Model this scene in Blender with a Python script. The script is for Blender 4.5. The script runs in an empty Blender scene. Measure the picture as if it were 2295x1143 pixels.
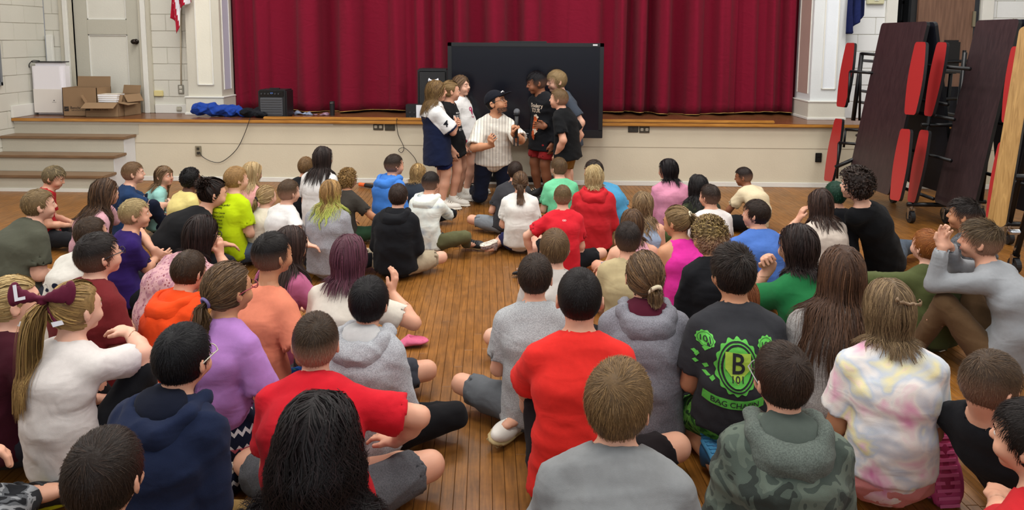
import bpy, bmesh, math, random
import numpy as np
from mathutils import Vector, Matrix
from mathutils.bvhtree import BVHTree

# ------------------------------------------------------------------ camera, world, lights, exposure
S = bpy.context.scene
COL = S.collection
F, CX, CY = 1657.0, 1147.5, 282.0
PITCH, YAW, ROLL, CAMH = math.radians(6.72), math.radians(1.5), math.radians(0.3), 1.65
RC = Matrix.Rotation(YAW, 3, 'Z') @ Matrix.Rotation(math.pi/2-PITCH, 3, 'X') @ Matrix.Rotation(ROLL, 3, 'Z')
cd = bpy.data.cameras.new('camera'); cam = bpy.data.objects.new('camera', cd); COL.objects.link(cam)
cam.matrix_world = Matrix.Translation((0, 0, CAMH)) @ RC.to_4x4()
cd.sensor_width = 36; cd.lens = F*36/2295; cd.shift_y = -(571.5-CY)/2295; cd.clip_start = 0.05
S.camera = cam
S.view_settings.view_transform = 'Standard'; S.view_settings.look = 'None'
S.view_settings.gamma = 1; S.view_settings.use_curve_mapping = False
S.view_settings.exposure = 0.0
w = bpy.data.worlds.new('world'); S.world = w; w.use_nodes = True
w.node_tree.nodes['Background'].inputs[0].default_value = (0.93, 0.95, 1.0, 1)
w.node_tree.nodes['Background'].inputs[1].default_value = 0.26

def lamp(name, loc, rot, sx, sy, power, col=(1, 1, 1)):
    l = bpy.data.lights.new(name, 'AREA'); l.shape = 'RECTANGLE'; l.size = sx; l.size_y = sy; l.energy = power; l.color = col
    o = bpy.data.objects.new(name, l); COL.objects.link(o); o.location = loc; o.rotation_euler = rot
    return o
for i, lx in enumerate((-3.4, 0, 3.4)):
    for j, ly in enumerate((1.5, 4.6, 7.0)):
        lamp('ceiling_lamp', (lx, ly, 4.6), (0, 0, 0), 1.3, 1.3, 84, (1.0, 0.96, 0.9))
# tall windows of the hall, on the left side wall and behind the photographer
lamp('window_daylight', (-6.0, 3.6, 2.9), (0, math.radians(-68), 0), 2.4, 4.5, 95, (0.9, 0.95, 1.0))
lamp('window_daylight', (6.6, 2.4, 2.9), (0, math.radians(68), 0), 2.4, 3.5, 85, (0.9, 0.95, 1.0))
lamp('window_daylight', (0, -3.5, 3.4), (math.radians(62), 0, 0), 6, 2.0, 120, (0.95, 0.97, 1.0))

def ray(px, py):
    return RC @ Vector(((px-CX)/F, -(py-CY)/F, -1.0))
def at_z(px, py, z):
    d = ray(px, py); t = (z-CAMH)/d.z
    return Vector((d.x*t, d.y*t, z))
def at_y(px, py, y):
    d = ray(px, py); t = y/d.y
    return Vector((d.x*t, y, CAMH+d.z*t))

# ------------------------------------------------------------------ colours and materials
def lin(c):
    if isinstance(c, str):
        c = c.lstrip('#'); c = [int(c[i:i+2], 16)/255 for i in (0, 2, 4)]
    return [x/12.92 if x <= 0.04045 else ((x+0.055)/1.055)**2.4 for x in c]
def rgba(c): return (*lin(c), 1)
MATS = {}
def newmat(name):
    m = bpy.data.materials.new(name); m.use_nodes = True
    return m, m.node_tree.nodes, m.node_tree.links, m.node_tree.nodes['Principled BSDF']
def plain(name, col, rough=0.5, metal=0, spec=0.5, noise=0.0, nscale=20, bump=0.0, bscale=200):
    key = (name, str(col), rough, metal)
    if key in MATS: return MATS[key]
    m, N, L, B = newmat(name)
    B.inputs['Base Color'].default_value = rgba(col); B.inputs['Roughness'].default_value = rough
    B.inputs['Metallic'].default_value = metal; B.inputs['Specular IOR Level'].default_value = spec
    tc = N.new('ShaderNodeTexCoord')
    if noise:
        t = N.new('ShaderNodeTexNoise'); t.inputs['Scale'].default_value = nscale; t.inputs['Detail'].default_value = 4
        L.new(tc.outputs['Object'], t.inputs['Vector'])
        mx = N.new('ShaderNodeMix'); mx.data_type = 'RGBA'
        c = lin(col)
        mx.inputs[6].default_value = (*[x*(1-noise) for x in c], 1); mx.inputs[7].default_value = (*[min(1, x*(1+noise)) for x in c], 1)
        L.new(t.outputs['Fac'], mx.inputs[0]); L.new(mx.outputs[2], B.inputs['Base Color'])
    if bump:
        t = N.new('ShaderNodeTexNoise'); t.inputs['Scale'].default_value = bscale; t.inputs['Detail'].default_value = 3
        L.new(tc.outputs['Object'], t.inputs['Vector'])
        b = N.new('ShaderNodeBump'); b.inputs['Strength'].default_value = bump; b.inputs['Distance'].default_value = 0.01
        L.new(t.outputs['Fac'], b.inputs['Height']); L.new(b.outputs['Normal'], B.inputs['Normal'])
    MATS[key] = m
    return m

def ramp(N, L, fac, stops, interp='LINEAR'):
    r = N.new('ShaderNodeValToRGB'); cr = r.color_ramp; cr.interpolation = interp
    while len(cr.elements) < len(stops): cr.elements.new(0.5)
    for e, (p, c) in zip(cr.elements, stops):
        e.position = p; e.color = rgba(c)
    L.new(fac, r.inputs[0]); return r.outputs[0]

def cloth(col, kind='plain', cols=None, scale=1.0, bump=0.22, rough=0.9):
    key = ('cloth', str(col), kind, str(cols), scale)
    if key in MATS: return MATS[key]
    m, N, L, B = newmat('cloth_'+kind)
    B.inputs['Roughness'].default_value = rough; B.inputs['Specular IOR Level'].default_value = 0.12
    B.inputs['Sheen Weight'].default_value = 0.03; B.inputs['Sheen Roughness'].default_value = 0.6
    tc = N.new('ShaderNodeTexCoord').outputs['Object']
    def noise(s, d=3, dist=0.0, vec=tc):
        t = N.new('ShaderNodeTexNoise'); t.inputs['Scale'].default_value = s; t.inputs['Detail'].default_value = d
        t.inputs['Distortion'].default_value = dist; L.new(vec, t.inputs['Vector']); return t.outputs['Fac']
    c = lin(col)
    dk = tuple(x*0.9 for x in c); lt = tuple(min(1, x*1.08) for x in c)
    def mixc(fac, a, b):
        mx = N.new('ShaderNodeMix'); mx.data_type = 'RGBA'; L.new(fac, mx.inputs[0])
        for i, v in ((6, a), (7, b)):
            if isinstance(v, tuple): mx.inputs[i].default_value = (*v, 1)
            else: L.new(v, mx.inputs[i])
        return mx.outputs[2]
    if kind == 'plain': out = mixc(noise(60), dk, lt)
    elif kind == 'heather':
        out = mixc(ramp(N, L, noise(260, 2), [(0.35, '000000'), (0.65, 'ffffff')]), tuple(x*0.72 for x in c), tuple(min(1, x*1.18) for x in c))
    elif kind == 'tiedye':
        out = ramp(N, L, noise(5.5*scale, 3, 0.6), [(0.3+0.4*i/(len(cols)-1), q) for i, q in enumerate(cols)])
    elif kind == 'camo':
        out = ramp(N, L, noise(9*scale, 2, 0.5), [(0.0, cols[0]), (0.43, cols[1]), (0.5, cols[2]), (0.58, cols[3])], 'CONSTANT')
    elif kind == 'specks':   # floral, leopard and other small prints
        v = N.new('ShaderNodeTexVoronoi'); v.inputs['Scale'].default_value = 45*scale; L.new(tc, v.inputs['Vector'])
        r1 = ramp(N, L, v.outputs['Distance'], [(0.0, cols[1]), (0.28, cols[0])], 'CONSTANT')
        n2 = ramp(N, L, noise(30*scale, 1), [(0, '000000'), (0.55, 'ffffff')], 'CONSTANT')
        mx = N.new('ShaderNodeMix'); mx.data_type = 'RGBA'; L.new(n2, mx.inputs[0]); L.new(r1, mx.inputs[6])
        mx.inputs[7].default_value = rgba(cols[0])
        r3 = ramp(N, L, v.outputs['Color'], [(0, cols[2]), (0.42, cols[0])], 'CONSTANT')
        m3 = N.new('ShaderNodeMix'); m3.data_type = 'RGBA'; m3.blend_type = 'MULTIPLY'; m3.inputs[0].default_value = 0.8
        L.new(mx.outputs[2], m3.inputs[6]); L.new(r3, m3.inputs[7]); out = m3.outputs[2]
    elif kind == 'stripes':  # vertical pinstripes around the body
        sp = N.new('ShaderNodeSeparateXYZ'); L.new(tc, sp.inputs[0])
        mu = N.new('ShaderNodeMath'); mu.operation = 'MULTIPLY'; L.new(sp.outputs[0], mu.inputs[0]); mu.inputs[1].default_value = 34*scale
        fr = N.new('ShaderNodeMath'); fr.operation = 'FRACT'; L.new(mu.outputs[0], fr.inputs[0])
        out = ramp(N, L, fr.outputs[0], [(0, cols[1]), (0.09, cols[0])], 'CONSTANT')
    elif kind == 'zigzag':
        sp = N.new('ShaderNodeSeparateXYZ'); L.new(tc, sp.inputs[0])
        def math_(op, a, b=None):
            q = N.new('ShaderNodeMath'); q.operation = op
            for i, v in enumerate((a, b)):
                if v is None: continue
                if isinstance(v, (int, float)): q.inputs[i].default_value = v
                else: L.new(v, q.inputs[i])
            return q.outputs[0]
        xy = math_('ADD', sp.outputs[0], math_('MULTIPLY', sp.outputs[1], 0.7))
        zz = math_('PINGPONG', math_('MULTIPLY', xy, 30.0), 0.5)
        hh = math_('FRACT', math_('ADD', math_('MULTIPLY', sp.outputs[2], 17.0), math_('MULTIPLY', zz, 0.55)))
        row = math_('FRACT', math_('MULTIPLY', sp.outputs[2], 5.6))
        a = ramp(N, L, hh, [(0, cols[1]), (0.24, cols[0])], 'CONSTANT')
        b = ramp(N, L, hh, [(0, cols[2]), (0.24, cols[0])], 'CONSTANT')
        sel = ramp(N, L, row, [(0, '000000'), (0.7, 'ffffff')], 'CONSTANT')
        mx = N.new('ShaderNodeMix'); mx.data_type = 'RGBA'; L.new(sel, mx.inputs[0]); L.new(a, mx.inputs[6]); L.new(b, mx.inputs[7]); out = mx.outputs[2]
    L.new(out, B.inputs['Base Color'])
    # creases and weave
    mp = N.new('ShaderNodeMapping'); mp.inputs['Scale'].default_value = (1, 1, 1.7); mp.inputs['Rotation'].default_value = (0.3, 0.4, 0); L.new(tc, mp.inputs[0])
    n1 = noise(7, 1.5, 1.2, mp.outputs[0])
    b1 = N.new('ShaderNodeBump'); b1.inputs['Strength'].default_value = bump; b1.inputs['Distance'].default_value = 0.035; L.new(n1, b1.inputs['Height'])
    b2 = N.new('ShaderNodeBump'); b2.inputs['Strength'].default_value = 0.25; b2.inputs['Distance'].default_value = 0.002
    L.new(noise(420, 2), b2.inputs['Height']); L.new(b1.outputs[0], b2.inputs['Normal']); L.new(b2.outputs[0], B.inputs['Normal'])
    MATS[key] = m
    return m

def skinmat(tone):
    key = ('skin', tone)
    if key in MATS: return MATS[key]
    m, N, L, B = newmat('skin')
    B.inputs['Roughness'].default_value = 0.52; B.inputs['Specular IOR Level'].default_value = 0.35
    B.inputs['Subsurface Weight'].default_value = 0.12; B.inputs['Subsurface Radius'].default_value = (0.012, 0.005, 0.003)
    B.inputs['Subsurface Scale'].default_value = 1.0
    tc = N.new('ShaderNodeTexCoord').outputs['Object']
    t = N.new('ShaderNodeTexNoise'); t.inputs['Scale'].default_value = 14; t.inputs['Detail'].default_value = 4; L.new(tc, t.inputs['Vector'])
    c = lin(tone)
    mx = N.new('ShaderNodeMix'); mx.data_type = 'RGBA'; L.new(t.outputs['Fac'], mx.inputs[0])
    mx.inputs[6].default_value = (c[0]*0.95, c[1]*0.86, c[2]*0.84, 1); mx.inputs[7].default_value = (min(1, c[0]*1.05), c[1]*1.08, c[2]*1.08, 1)
    L.new(mx.outputs[2], B.inputs['Base Color'])
    MATS[key] = m
    return m

def hairmat():
    if 'hair' in MATS: return MATS['hair']
    m, N, L, B = newmat('hair')
    a = N.new('ShaderNodeAttribute'); a.attribute_name = 'col'
    L.new(a.outputs['Color'], B.inputs['Base Color'])
    B.inputs['Roughness'].default_value = 0.5; B.inputs['Specular IOR Level'].default_value = 0.18
    tc = N.new('ShaderNodeTexCoord').outputs['Object']
    t = N.new('ShaderNodeTexNoise'); t.inputs['Scale'].default_value = 160; t.inputs['Detail'].default_value = 2; L.new(tc, t.inputs['Vector'])
    b = N.new('ShaderNodeBump'); b.inputs['Strength'].default_value = 0.35; b.inputs['Distance'].default_value = 0.003
    L.new(t.outputs['Fac'], b.inputs['Height']); L.new(b.outputs[0], B.inputs['Normal'])
    MATS['hair'] = m
    return m

# ------------------------------------------------------------------ object helpers
def tag(o, label=None, cat=None, group=None, kind=None):
    if label: o['label'] = label
    if cat: o['category'] = cat
    if group: o['group'] = group
    if kind: o['kind'] = kind
    return o
def empty(name, loc=(0, 0, 0), label=None, cat=None, group=None, kind=None, rz=0):
    o = bpy.data.objects.new(name, None); COL.objects.link(o); o.location = loc; o.rotation_euler = (0, 0, rz); o.empty_display_size = 0.1
    return tag(o, label, cat, group, kind)
def link(name, me, mat=None, parent=None, loc=None):
    o = bpy.data.objects.new(name, me); COL.objects.link(o)
    if mat is not None and not me.materials:
        for q in (mat if isinstance(mat, (list, tuple)) else [mat]): me.materials.append(q)
    if parent is not None: o.parent = parent
    if loc is not None: o.location = loc
    return o
def npmesh(name, V, faces, smooth=True, cols=None, midx=None):
    """faces: (M,4) or (M,3) int array"""
    me = bpy.data.meshes.new(name)
    V = np.ascontiguousarray(V, dtype=np.float32); faces = np.ascontiguousarray(faces, dtype=np.int32)
    n = faces.shape[1]
    me.vertices.add(len(V)); me.vertices.foreach_set('co', V.ravel())
    me.loops.add(faces.size); me.loops.foreach_set('vertex_index', faces.ravel())
    me.polygons.add(len(faces)); me.polygons.foreach_set('loop_start', np.arange(0, faces.size, n, dtype=np.int32))
    me.polygons.foreach_set('use_smooth', np.full(len(faces), bool(smooth)))
    if midx is not None: me.polygons.foreach_set('material_index', midx.astype(np.int32))
    me.update(calc_edges=True)
    if cols is not None:
        a = me.color_attributes.new('col', 'FLOAT_COLOR', 'POINT')
        c4 = np.ones((len(V), 4), dtype=np.float32); c4[:, :3] = cols; a.data.foreach_set('color', c4.ravel())
    return me
def bmobj(name, bm, mat, parent=None, loc=None, smooth=False):
    me = bpy.data.meshes.new(name); bmesh.ops.recalc_face_normals(bm, faces=bm.faces); bm.to_mesh(me); bm.free()
    if smooth:
        for p in me.polygons: p.use_smooth = True
    return link(name, me, mat, parent, loc)
def b_box(bm, c, s, M=None, bev=0, mi=0):
    r = bmesh.ops.create_cube(bm, size=1.0); vs = r['verts']
    bmesh.ops.scale(bm, vec=s, verts=vs)
    if bev:
        es = list({e for v in vs for e in v.link_edges}); rr = bmesh.ops.bevel(bm, geom=es, offset=bev, segments=2, affect='EDGES'); vs = list({v for f in rr['faces'] for v in f.verts} | {v for v in vs if v.is_valid})
    if M is not None: bmesh.ops.transform(bm, matrix=M, verts=vs)
    bmesh.ops.translate(bm, vec=c, verts=vs)
    if mi:
        for f in {f for v in vs for f in v.link_faces}: f.material_index = mi
    return vs
def b_cyl(bm, a, b, r1, r2=None, seg=16, cap=True):
    a, b = Vector(a), Vector(b); d = b-a
    r = bmesh.ops.create_cone(bm, cap_ends=cap, segments=seg, radius1=r1, radius2=r1 if r2 is None else r2, depth=d.length)
    M = Matrix.Translation((a+b)/2) @ d.to_track_quat('Z', 'Y').to_matrix().to_4x4()
    bmesh.ops.transform(bm, matrix=M, verts=r['verts']); return r['verts']
def b_tube(bm, pts, r, seg=8):
    """tube through points"""
    pts = [Vector(p) for p in pts]; rings = []
    up = Vector((0.13, 0.2, 1)).normalized()
    for i, p in enumerate(pts):
        t = (pts[min(i+1, len(pts)-1)]-pts[max(i-1, 0)]).normalized()
        x = t.cross(up); x = x.normalized() if x.length > 1e-4 else Vector((1, 0, 0)); y = t.cross(x)
        rr = r(i/(len(pts)-1)) if callable(r) else r
        rings.append([bm.verts.new(p+(x*math.cos(2*math.pi*k/seg)+y*math.sin(2*math.pi*k/seg))*rr) for k in range(seg)])
    for a, b in zip(rings, rings[1:]):
        for k in range(seg): bm.faces.new((a[k], a[(k+1) % seg], b[(k+1) % seg], b[k]))
    bm.faces.new(rings[0]); bm.faces.new(rings[-1][::-1])
def spline(pts, n=8):
    pts = [Vector(p) for p in pts]; P = [pts[0]]+pts+[pts[-1]]; out = []
    for i in range(1, len(P)-2):
        for j in range(n):
            t = j/n; a, b, c, d = P[i-1:i+3]
            out.append(0.5*((2*b)+(c-a)*t+(2*a-5*b+4*c-d)*t*t+(3*b-a-3*c+d)*t**3))
    return out+[pts[-1]]
def box_obj(name, lo, hi, mat, parent=None, bev=0.0):
    bm = bmesh.new(); lo, hi = Vector(lo), Vector(hi)
    b_box(bm, (lo+hi)/2, hi-lo, bev=bev)
    return bmobj(name, bm, mat, parent)

# ------------------------------------------------------------------ signed distance bodies
def v3(*a): return np.array(a, dtype=np.float32)
def unit(v): v = np.asarray(v, dtype=np.float32); return v/max(1e-6, float(np.linalg.norm(v)))
def d_cap(x, y, z, a, b, ra, rb):
    ab = b-a; L2 = max(1e-8, float(ab@ab))
    px, py, pz = x-a[0], y-a[1], z-a[2]
    t = np.clip((px*ab[0]+py*ab[1]+pz*ab[2])/L2, 0, 1)
    return np.sqrt((px-t*ab[0])**2+(py-t*ab[1])**2+(pz-t*ab[2])**2)-(ra+(rb-ra)*t)
def d_ecap(x, y, z, a, b, ra, rb, side, s, flat=False):
    ab = b-a; L2 = max(1e-8, float(ab@ab))
    px, py, pz = x-a[0], y-a[1], z-a[2]
    tt = (px*ab[0]+py*ab[1]+pz*ab[2])/L2
    t = np.clip(tt, 0, 1); tr = np.maximum(tt, 0) if flat else t
    qx, qy, qz = px-tr*ab[0], py-tr*ab[1], pz-tr*ab[2]
    qs = qx*side[0]+qy*side[1]+qz*side[2]
    qq = qx*qx+qy*qy+qz*qz-qs*qs*(1-1/(s*s))
    d = np.sqrt(np.maximum(qq, 0))-(ra+(rb-ra)*t)
    if flat: d = np.maximum(d, (tt-1)*math.sqrt(L2))
    return d
def d_ell(x, y, z, c, R, r):
    px, py, pz = x-c[0], y-c[1], z-c[2]
    if R is not None:
        px, py, pz = (px*R[0, 0]+py*R[1, 0]+pz*R[2, 0], px*R[0, 1]+py*R[1, 1]+pz*R[2, 1], px*R[0, 2]+py*R[1, 2]+pz*R[2, 2])
    k0 = np.sqrt((px/r[0])**2+(py/r[1])**2+(pz/r[2])**2)
    k1 = np.sqrt((px/r[0]**2)**2+(py/r[1]**2)**2+(pz/r[2]**2)**2)+1e-6
    return k0*(k0-1)/k1
def ev(p, x, y, z):
    t = p[1]
    if t == 'cap': return d_cap(x, y, z, *p[2])
    if t == 'ecap': return d_ecap(x, y, z, *p[2])
    if t == 'ell': return d_ell(x, y, z, *p[2])
    if t == 'plane': n, o = p[2]; return (x-o[0])*n[0]+(y-o[1])*n[1]+(z-o[2])*n[2]
def bounds(p):
    t, q = p[1], p[2]
    if t == 'cap': m = max(q[2], q[3]); return np.minimum(q[0], q[1])-m, np.maximum(q[0], q[1])+m
    if t == 'ecap': m = max(q[2], q[3])*max(1, q[5]); return np.minimum(q[0], q[1])-m, np.maximum(q[0], q[1])+m
    if t == 'ell': m = max(q[2]); return q[0]-m, q[0]+m
    return None
def A(t, *q, k=0.015): return ('+', t, q, k)
def C_(t, *q, k=0.006): return ('-', t, q, k)
def shape_bounds(sh, pad=0.02):
    lo = np.full(3, 9e9); hi = -lo
    for p in sh:
        if p[0] == '+':
            a, b = bounds(p); lo = np.minimum(lo, a); hi = np.maximum(hi, b)
    return lo-pad, hi+pad
def field(sh, lo, hi, h):
    ax = [np.arange(lo[i], hi[i]+h, h, dtype=np.float32) for i in range(3)]
    v = np.full([len(a) for a in ax], 0.08, dtype=np.float32)
    for p in sh:
        k = max(p[3], 1e-4); bb = bounds(p)
        if bb is None: sl = (slice(0, None),)*3
        else:
            m = k+2*h+0.01
            sl = tuple(slice(max(0, int((bb[0][i]-m-lo[i])/h)), min(len(ax[i]), int((bb[1][i]+m-lo[i])/h)+2)) for i in range(3))
            if any(s.stop <= s.start for s in sl): continue
        x, y, z = ax[0][sl[0]][:, None, None], ax[1][sl[1]][None, :, None], ax[2][sl[2]][None, None, :]
        d = ev(p, x, y, z); o = v[sl]
        if p[0] == '+': hh = np.maximum(k-np.abs(o-d), 0)/k; v[sl] = np.minimum(o, d)-hh*hh*k*0.25
        elif p[0] == '-': d = -d; hh = np.maximum(k-np.abs(o-d), 0)/k; v[sl] = np.maximum(o, d)+hh*hh*k*0.25
        else: hh = np.maximum(k-np.abs(o-d), 0)/k; v[sl] = np.maximum(o, d)+hh*hh*k*0.25   # '&' keep inside
    return v, ax
def sdf_at(sh, P):
    x, y, z = P[:, 0], P[:, 1], P[:, 2]; o = np.full(len(P), 0.3, dtype=np.float32)
    for p in sh:
        if p[0] != '+': continue
        k = max(p[3], 1e-4); d = ev(p, x, y, z); hh = np.maximum(k-np.abs(o-d), 0)/k; o = np.minimum(o, d)-hh*hh*k*0.25
    return o
def sdf_full(sh, P):
    x, y, z = P[:, 0], P[:, 1], P[:, 2]; o = np.full(len(P), 0.08, dtype=np.float32)
    for p in sh:
        k = max(p[3], 1e-4); d = ev(p, x, y, z)
        if p[0] == '+': hh = np.maximum(k-np.abs(o-d), 0)/k; o = np.minimum(o, d)-hh*hh*k*0.25
        else:
            d = -d if p[0] == '-' else d; hh = np.maximum(k-np.abs(o-d), 0)/k; o = np.maximum(o, d)+hh*hh*k*0.25
    return o
CORN = np.array([[i, j, k] for i in (0, 1) for j in (0, 1) for k in (0, 1)])
EDG = [(a, b) for a in range(8) for b in range(a+1, 8) if np.abs(CORN[a]-CORN[b]).sum() == 1]
def nets(v, ax):
    s = v < 0
    c = np.zeros([n-1 for n in v.shape], dtype=np.int8)
    for i, j, k in CORN: c += s[i:s.shape[0]-1+i, j:s.shape[1]-1+j, k:s.shape[2]-1+k]
    act = (c > 0) & (c < 8); I = np.argwhere(act)
    if len(I) == 0: return np.zeros((0, 3), np.float32), np.zeros((0, 4), np.int32)
    idx = np.full(c.shape, -1, dtype=np.int32); idx[act] = np.arange(len(I))
    cv = np.stack([v[I[:, 0]+i, I[:, 1]+j, I[:, 2]+k] for i, j, k in CORN], 1)
    acc = np.zeros((len(I), 3), np.float32); cnt = np.zeros(len(I), np.float32)
    for a, b in EDG:
        va, vb = cv[:, a], cv[:, b]; m = (va < 0) != (vb < 0)
        t = np.where(m, va/np.where(m, va-vb, 1), 0)
        acc += m[:, None]*(CORN[a]+(CORN[b]-CORN[a])*t[:, None]); cnt += m
    P = I+acc/cnt[:, None]
    h = ax[0][1]-ax[0][0]; P = P*h+np.array([a[0] for a in ax])
    quads = []
    for d in range(3):
        e1, e2 = [(1, 2), (2, 0), (0, 1)][d]
        sl0 = [slice(None)]*3; sl1 = [slice(None)]*3; sl0[d] = slice(0, -1); sl1[d] = slice(1, None)
        s0, s1 = s[tuple(sl0)], s[tuple(sl1)]
        E = np.argwhere(s0 != s1)
        ok = (E[:, e1] > 0) & (E[:, e2] > 0) & (E[:, e1] < v.shape[e1]-1) & (E[:, e2] < v.shape[e2]-1)
        E = E[ok]; fl = s0[E[:, 0], E[:, 1], E[:, 2]]
        def cell(o1, o2):
            q = E.copy(); q[:, e1] += o1; q[:, e2] += o2; return idx[q[:, 0], q[:, 1], q[:, 2]]
        Q = np.stack([cell(-1, -1), cell(0, -1), cell(0, 0), cell(-1, 0)], 1)
        Q[~fl] = Q[~fl][:, ::-1]; quads.append(Q)
    Q = np.concatenate(quads); Q = Q[(Q >= 0).all(1)]
    return P.astype(np.float32), Q
def compact(V, Q):
    used = np.zeros(len(V), bool); used[Q.ravel()] = True
    m = np.cumsum(used)-1
    return V[used], m[Q]
def solid(sh, h, boxes=(), pad=0.02):
    """mesh of a shape; boxes = [(lo, hi, fine_h)] are meshed finer"""
    lo, hi = shape_bounds(sh, pad)
    V, Q = nets(*field(sh, lo, hi, h))
    Vs, Qs, n = [], [], 0
    if boxes:
        cen = V[Q].mean(1); keep = np.ones(len(Q), bool)
        for bl, bh, _ in boxes: keep &= ~((cen > bl+h*0.7) & (cen < bh-h*0.7)).all(1)
        V, Q = compact(V, Q[keep])
        V = V-vnormals(V, Q)*np.clip(sdf_full(sh, V), -h*0.5, h*0.5)[:, None]
    Vs.append(V); Qs.append(Q); n = len(V)
    for bl, bh, fh in boxes:
        v, q = nets(*field(sh, bl, bh, fh))
        Vs.append(v); Qs.append(q+n); n += len(v)
    return np.concatenate(Vs), np.concatenate(Qs)
def vnormals(V, Q):
    a = V[Q[:, 2]]-V[Q[:, 0]]; b = V[Q[:, 3]]-V[Q[:, 1]]; fn = np.cross(a, b)
    N = np.zeros_like(V)
    for i in range(4):
        for c in range(3): N[:, c] += np.bincount(Q[:, i], fn[:, c], len(V)).astype(np.float32)
    return N/(np.linalg.norm(N, axis=1, keepdims=True)+1e-9)
def fold(V, Q, seed, amp, base=0.0):
    rs = np.random.RandomState(seed); N = vnormals(V, Q); d = np.zeros(len(V), np.float32)
    for i in range(6):
        az = rs.uniform(0, 6.28); el = rs.uniform(0.2, 1.3)
        dr = np.array([math.cos(az)*math.cos(el), math.sin(az)*math.cos(el), math.sin(el)]); fr = 2*math.pi/rs.uniform(0.07, 0.17)
        w1 = np.sin(V@rs.uniform(-14, 14, 3)+rs.uniform(0, 6))*1.6
        msk = 0.5+0.5*np.sin(V@rs.uniform(-11, 11, 3)+rs.uniform(0, 6))
        s = 1-np.abs(np.sin((V@dr)*fr*0.5+w1)); d += (s*s*msk).astype(np.float32)
    return V+N*((d[:, None]-0.9)*amp*0.6+base)
# ------------------------------------------------------------------ people
def ik(S_, W, l1, l2, pole):
    d = W-S_; L = float(np.linalg.norm(d)); mx = (l1+l2)*0.985
    if L > mx: d = d*mx/L; L = mx
    mn = abs(l1-l2)+0.03
    if L < mn: d = d*(mn/max(L, 1e-4)); L = mn
    a = (l1*l1-l2*l2+L*L)/(2*L); hh = math.sqrt(max(0, l1*l1-a*a)); u = d/L
    p = pole-u*float(pole@u); p = unit(p)
    return S_+u*a+p*hh, S_+d
ARMS = {  # wrist in the body frame (right/out, forward, up), elbow pole, hand direction, palm normal; for the right arm
    'lap': ((0.07, 0.18, 0.20), (0.75, -0.9, -0.5), (-0.5, 0.8, -0.2), (0, -0.2, -1)),
    'knee': ((0.21, 0.25, 0.22), (1, -0.5, -0.4), (0.1, 1, -0.3), (0, -0.2, -1)),
    'hug': ((0.05, 0.36, 0.33), (1, -0.2, -0.6), (-1, 0.3, 0), (0, -1, -0.3)),
    'back': ((0.24, -0.20, 0.045), (0.5, -1, 0.2), (0.4, -0.9, -0.1), (0, 0, -1)),
    'side': ((0.27, 0.02, 0.045), (0.8, -0.8, 0.1), (0.6, 0.6, -0.1), (0, 0, -1)),
    'floorf': ((0.17, 0.30, 0.05), (1, -0.2, 0.2), (0.1, 1, -0.1), (0, 0, -1)),
    'chin': ((0.07, 0.17, 0.50), (0.8, 0.5, -1), (-0.4, 0.0, 1), (-0.5, -0.8, 0)),
    'cheek': ((0.11, 0.15, 0.52), (0.9, 0.6, -1), (-0.3, -0.1, 1), (-1, -0.3, 0)),
    'akimbo': ((0.16, 0.02, 0.10), (1, 0.1, 0.3), (-0.6, 0.7, -0.2), (0, 0, -1)),
    'rest': ((0.19, 0.14, 0.17), (0.8, -1, -0.2), (-0.2, 0.9, -0.3), (0, 0, -1)),
    'down': ((0.17, 0.03, 0.55), (0.6, -1, 0), (0, 0.1, -1), (-1, 0, 0)),
    'chest': ((-0.03, 0.17, 0.80), (1, 0, -0.9), (-1, 0.1, 0.15), (0, -1, 0)),
}
LEGS = {  # ankle, knee pole, toe direction; for the right leg (the left is mirrored unless given)
    'cross': (((0.0, 0.27, 0.06), (1, 0.25, 0.12), (-1, 0.1, 0)), ((0.03, 0.19, 0.05), (1, 0.3, 0.15), (-1, 0.15, 0))),
    'knees': (((0.10, 0.34, 0.075), (0.25, 0.3, 1), (0.15, 1, -0.1)),)*2,
    'kneel': (((0.09, -0.07, 0.055), (0.12, 1, -0.25), (-0.15, -1, -0.1)),)*2,
    'wsit': (((0.25, -0.02, 0.05), (0.1, 1, -0.2), (0.5, -0.8, 0)),)*2,
    'long': (((0.13, 0.60, 0.06), (0.1, 0.2, 1), (0.15, 0.4, 1)),)*2,
    'stand': (((0.085, 0.0, 0.065), (0.1, 1, 0), (0.25, 1, 0)),)*2,
    'sideR': (((0.36, -0.02, 0.05), (0.3, 1, -0.1), (0.9, -0.5, 0)), ((-0.16, 0.16, 0.05), (1, 0.5, 0.1), (-1, -0.3, 0))),
}
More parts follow.
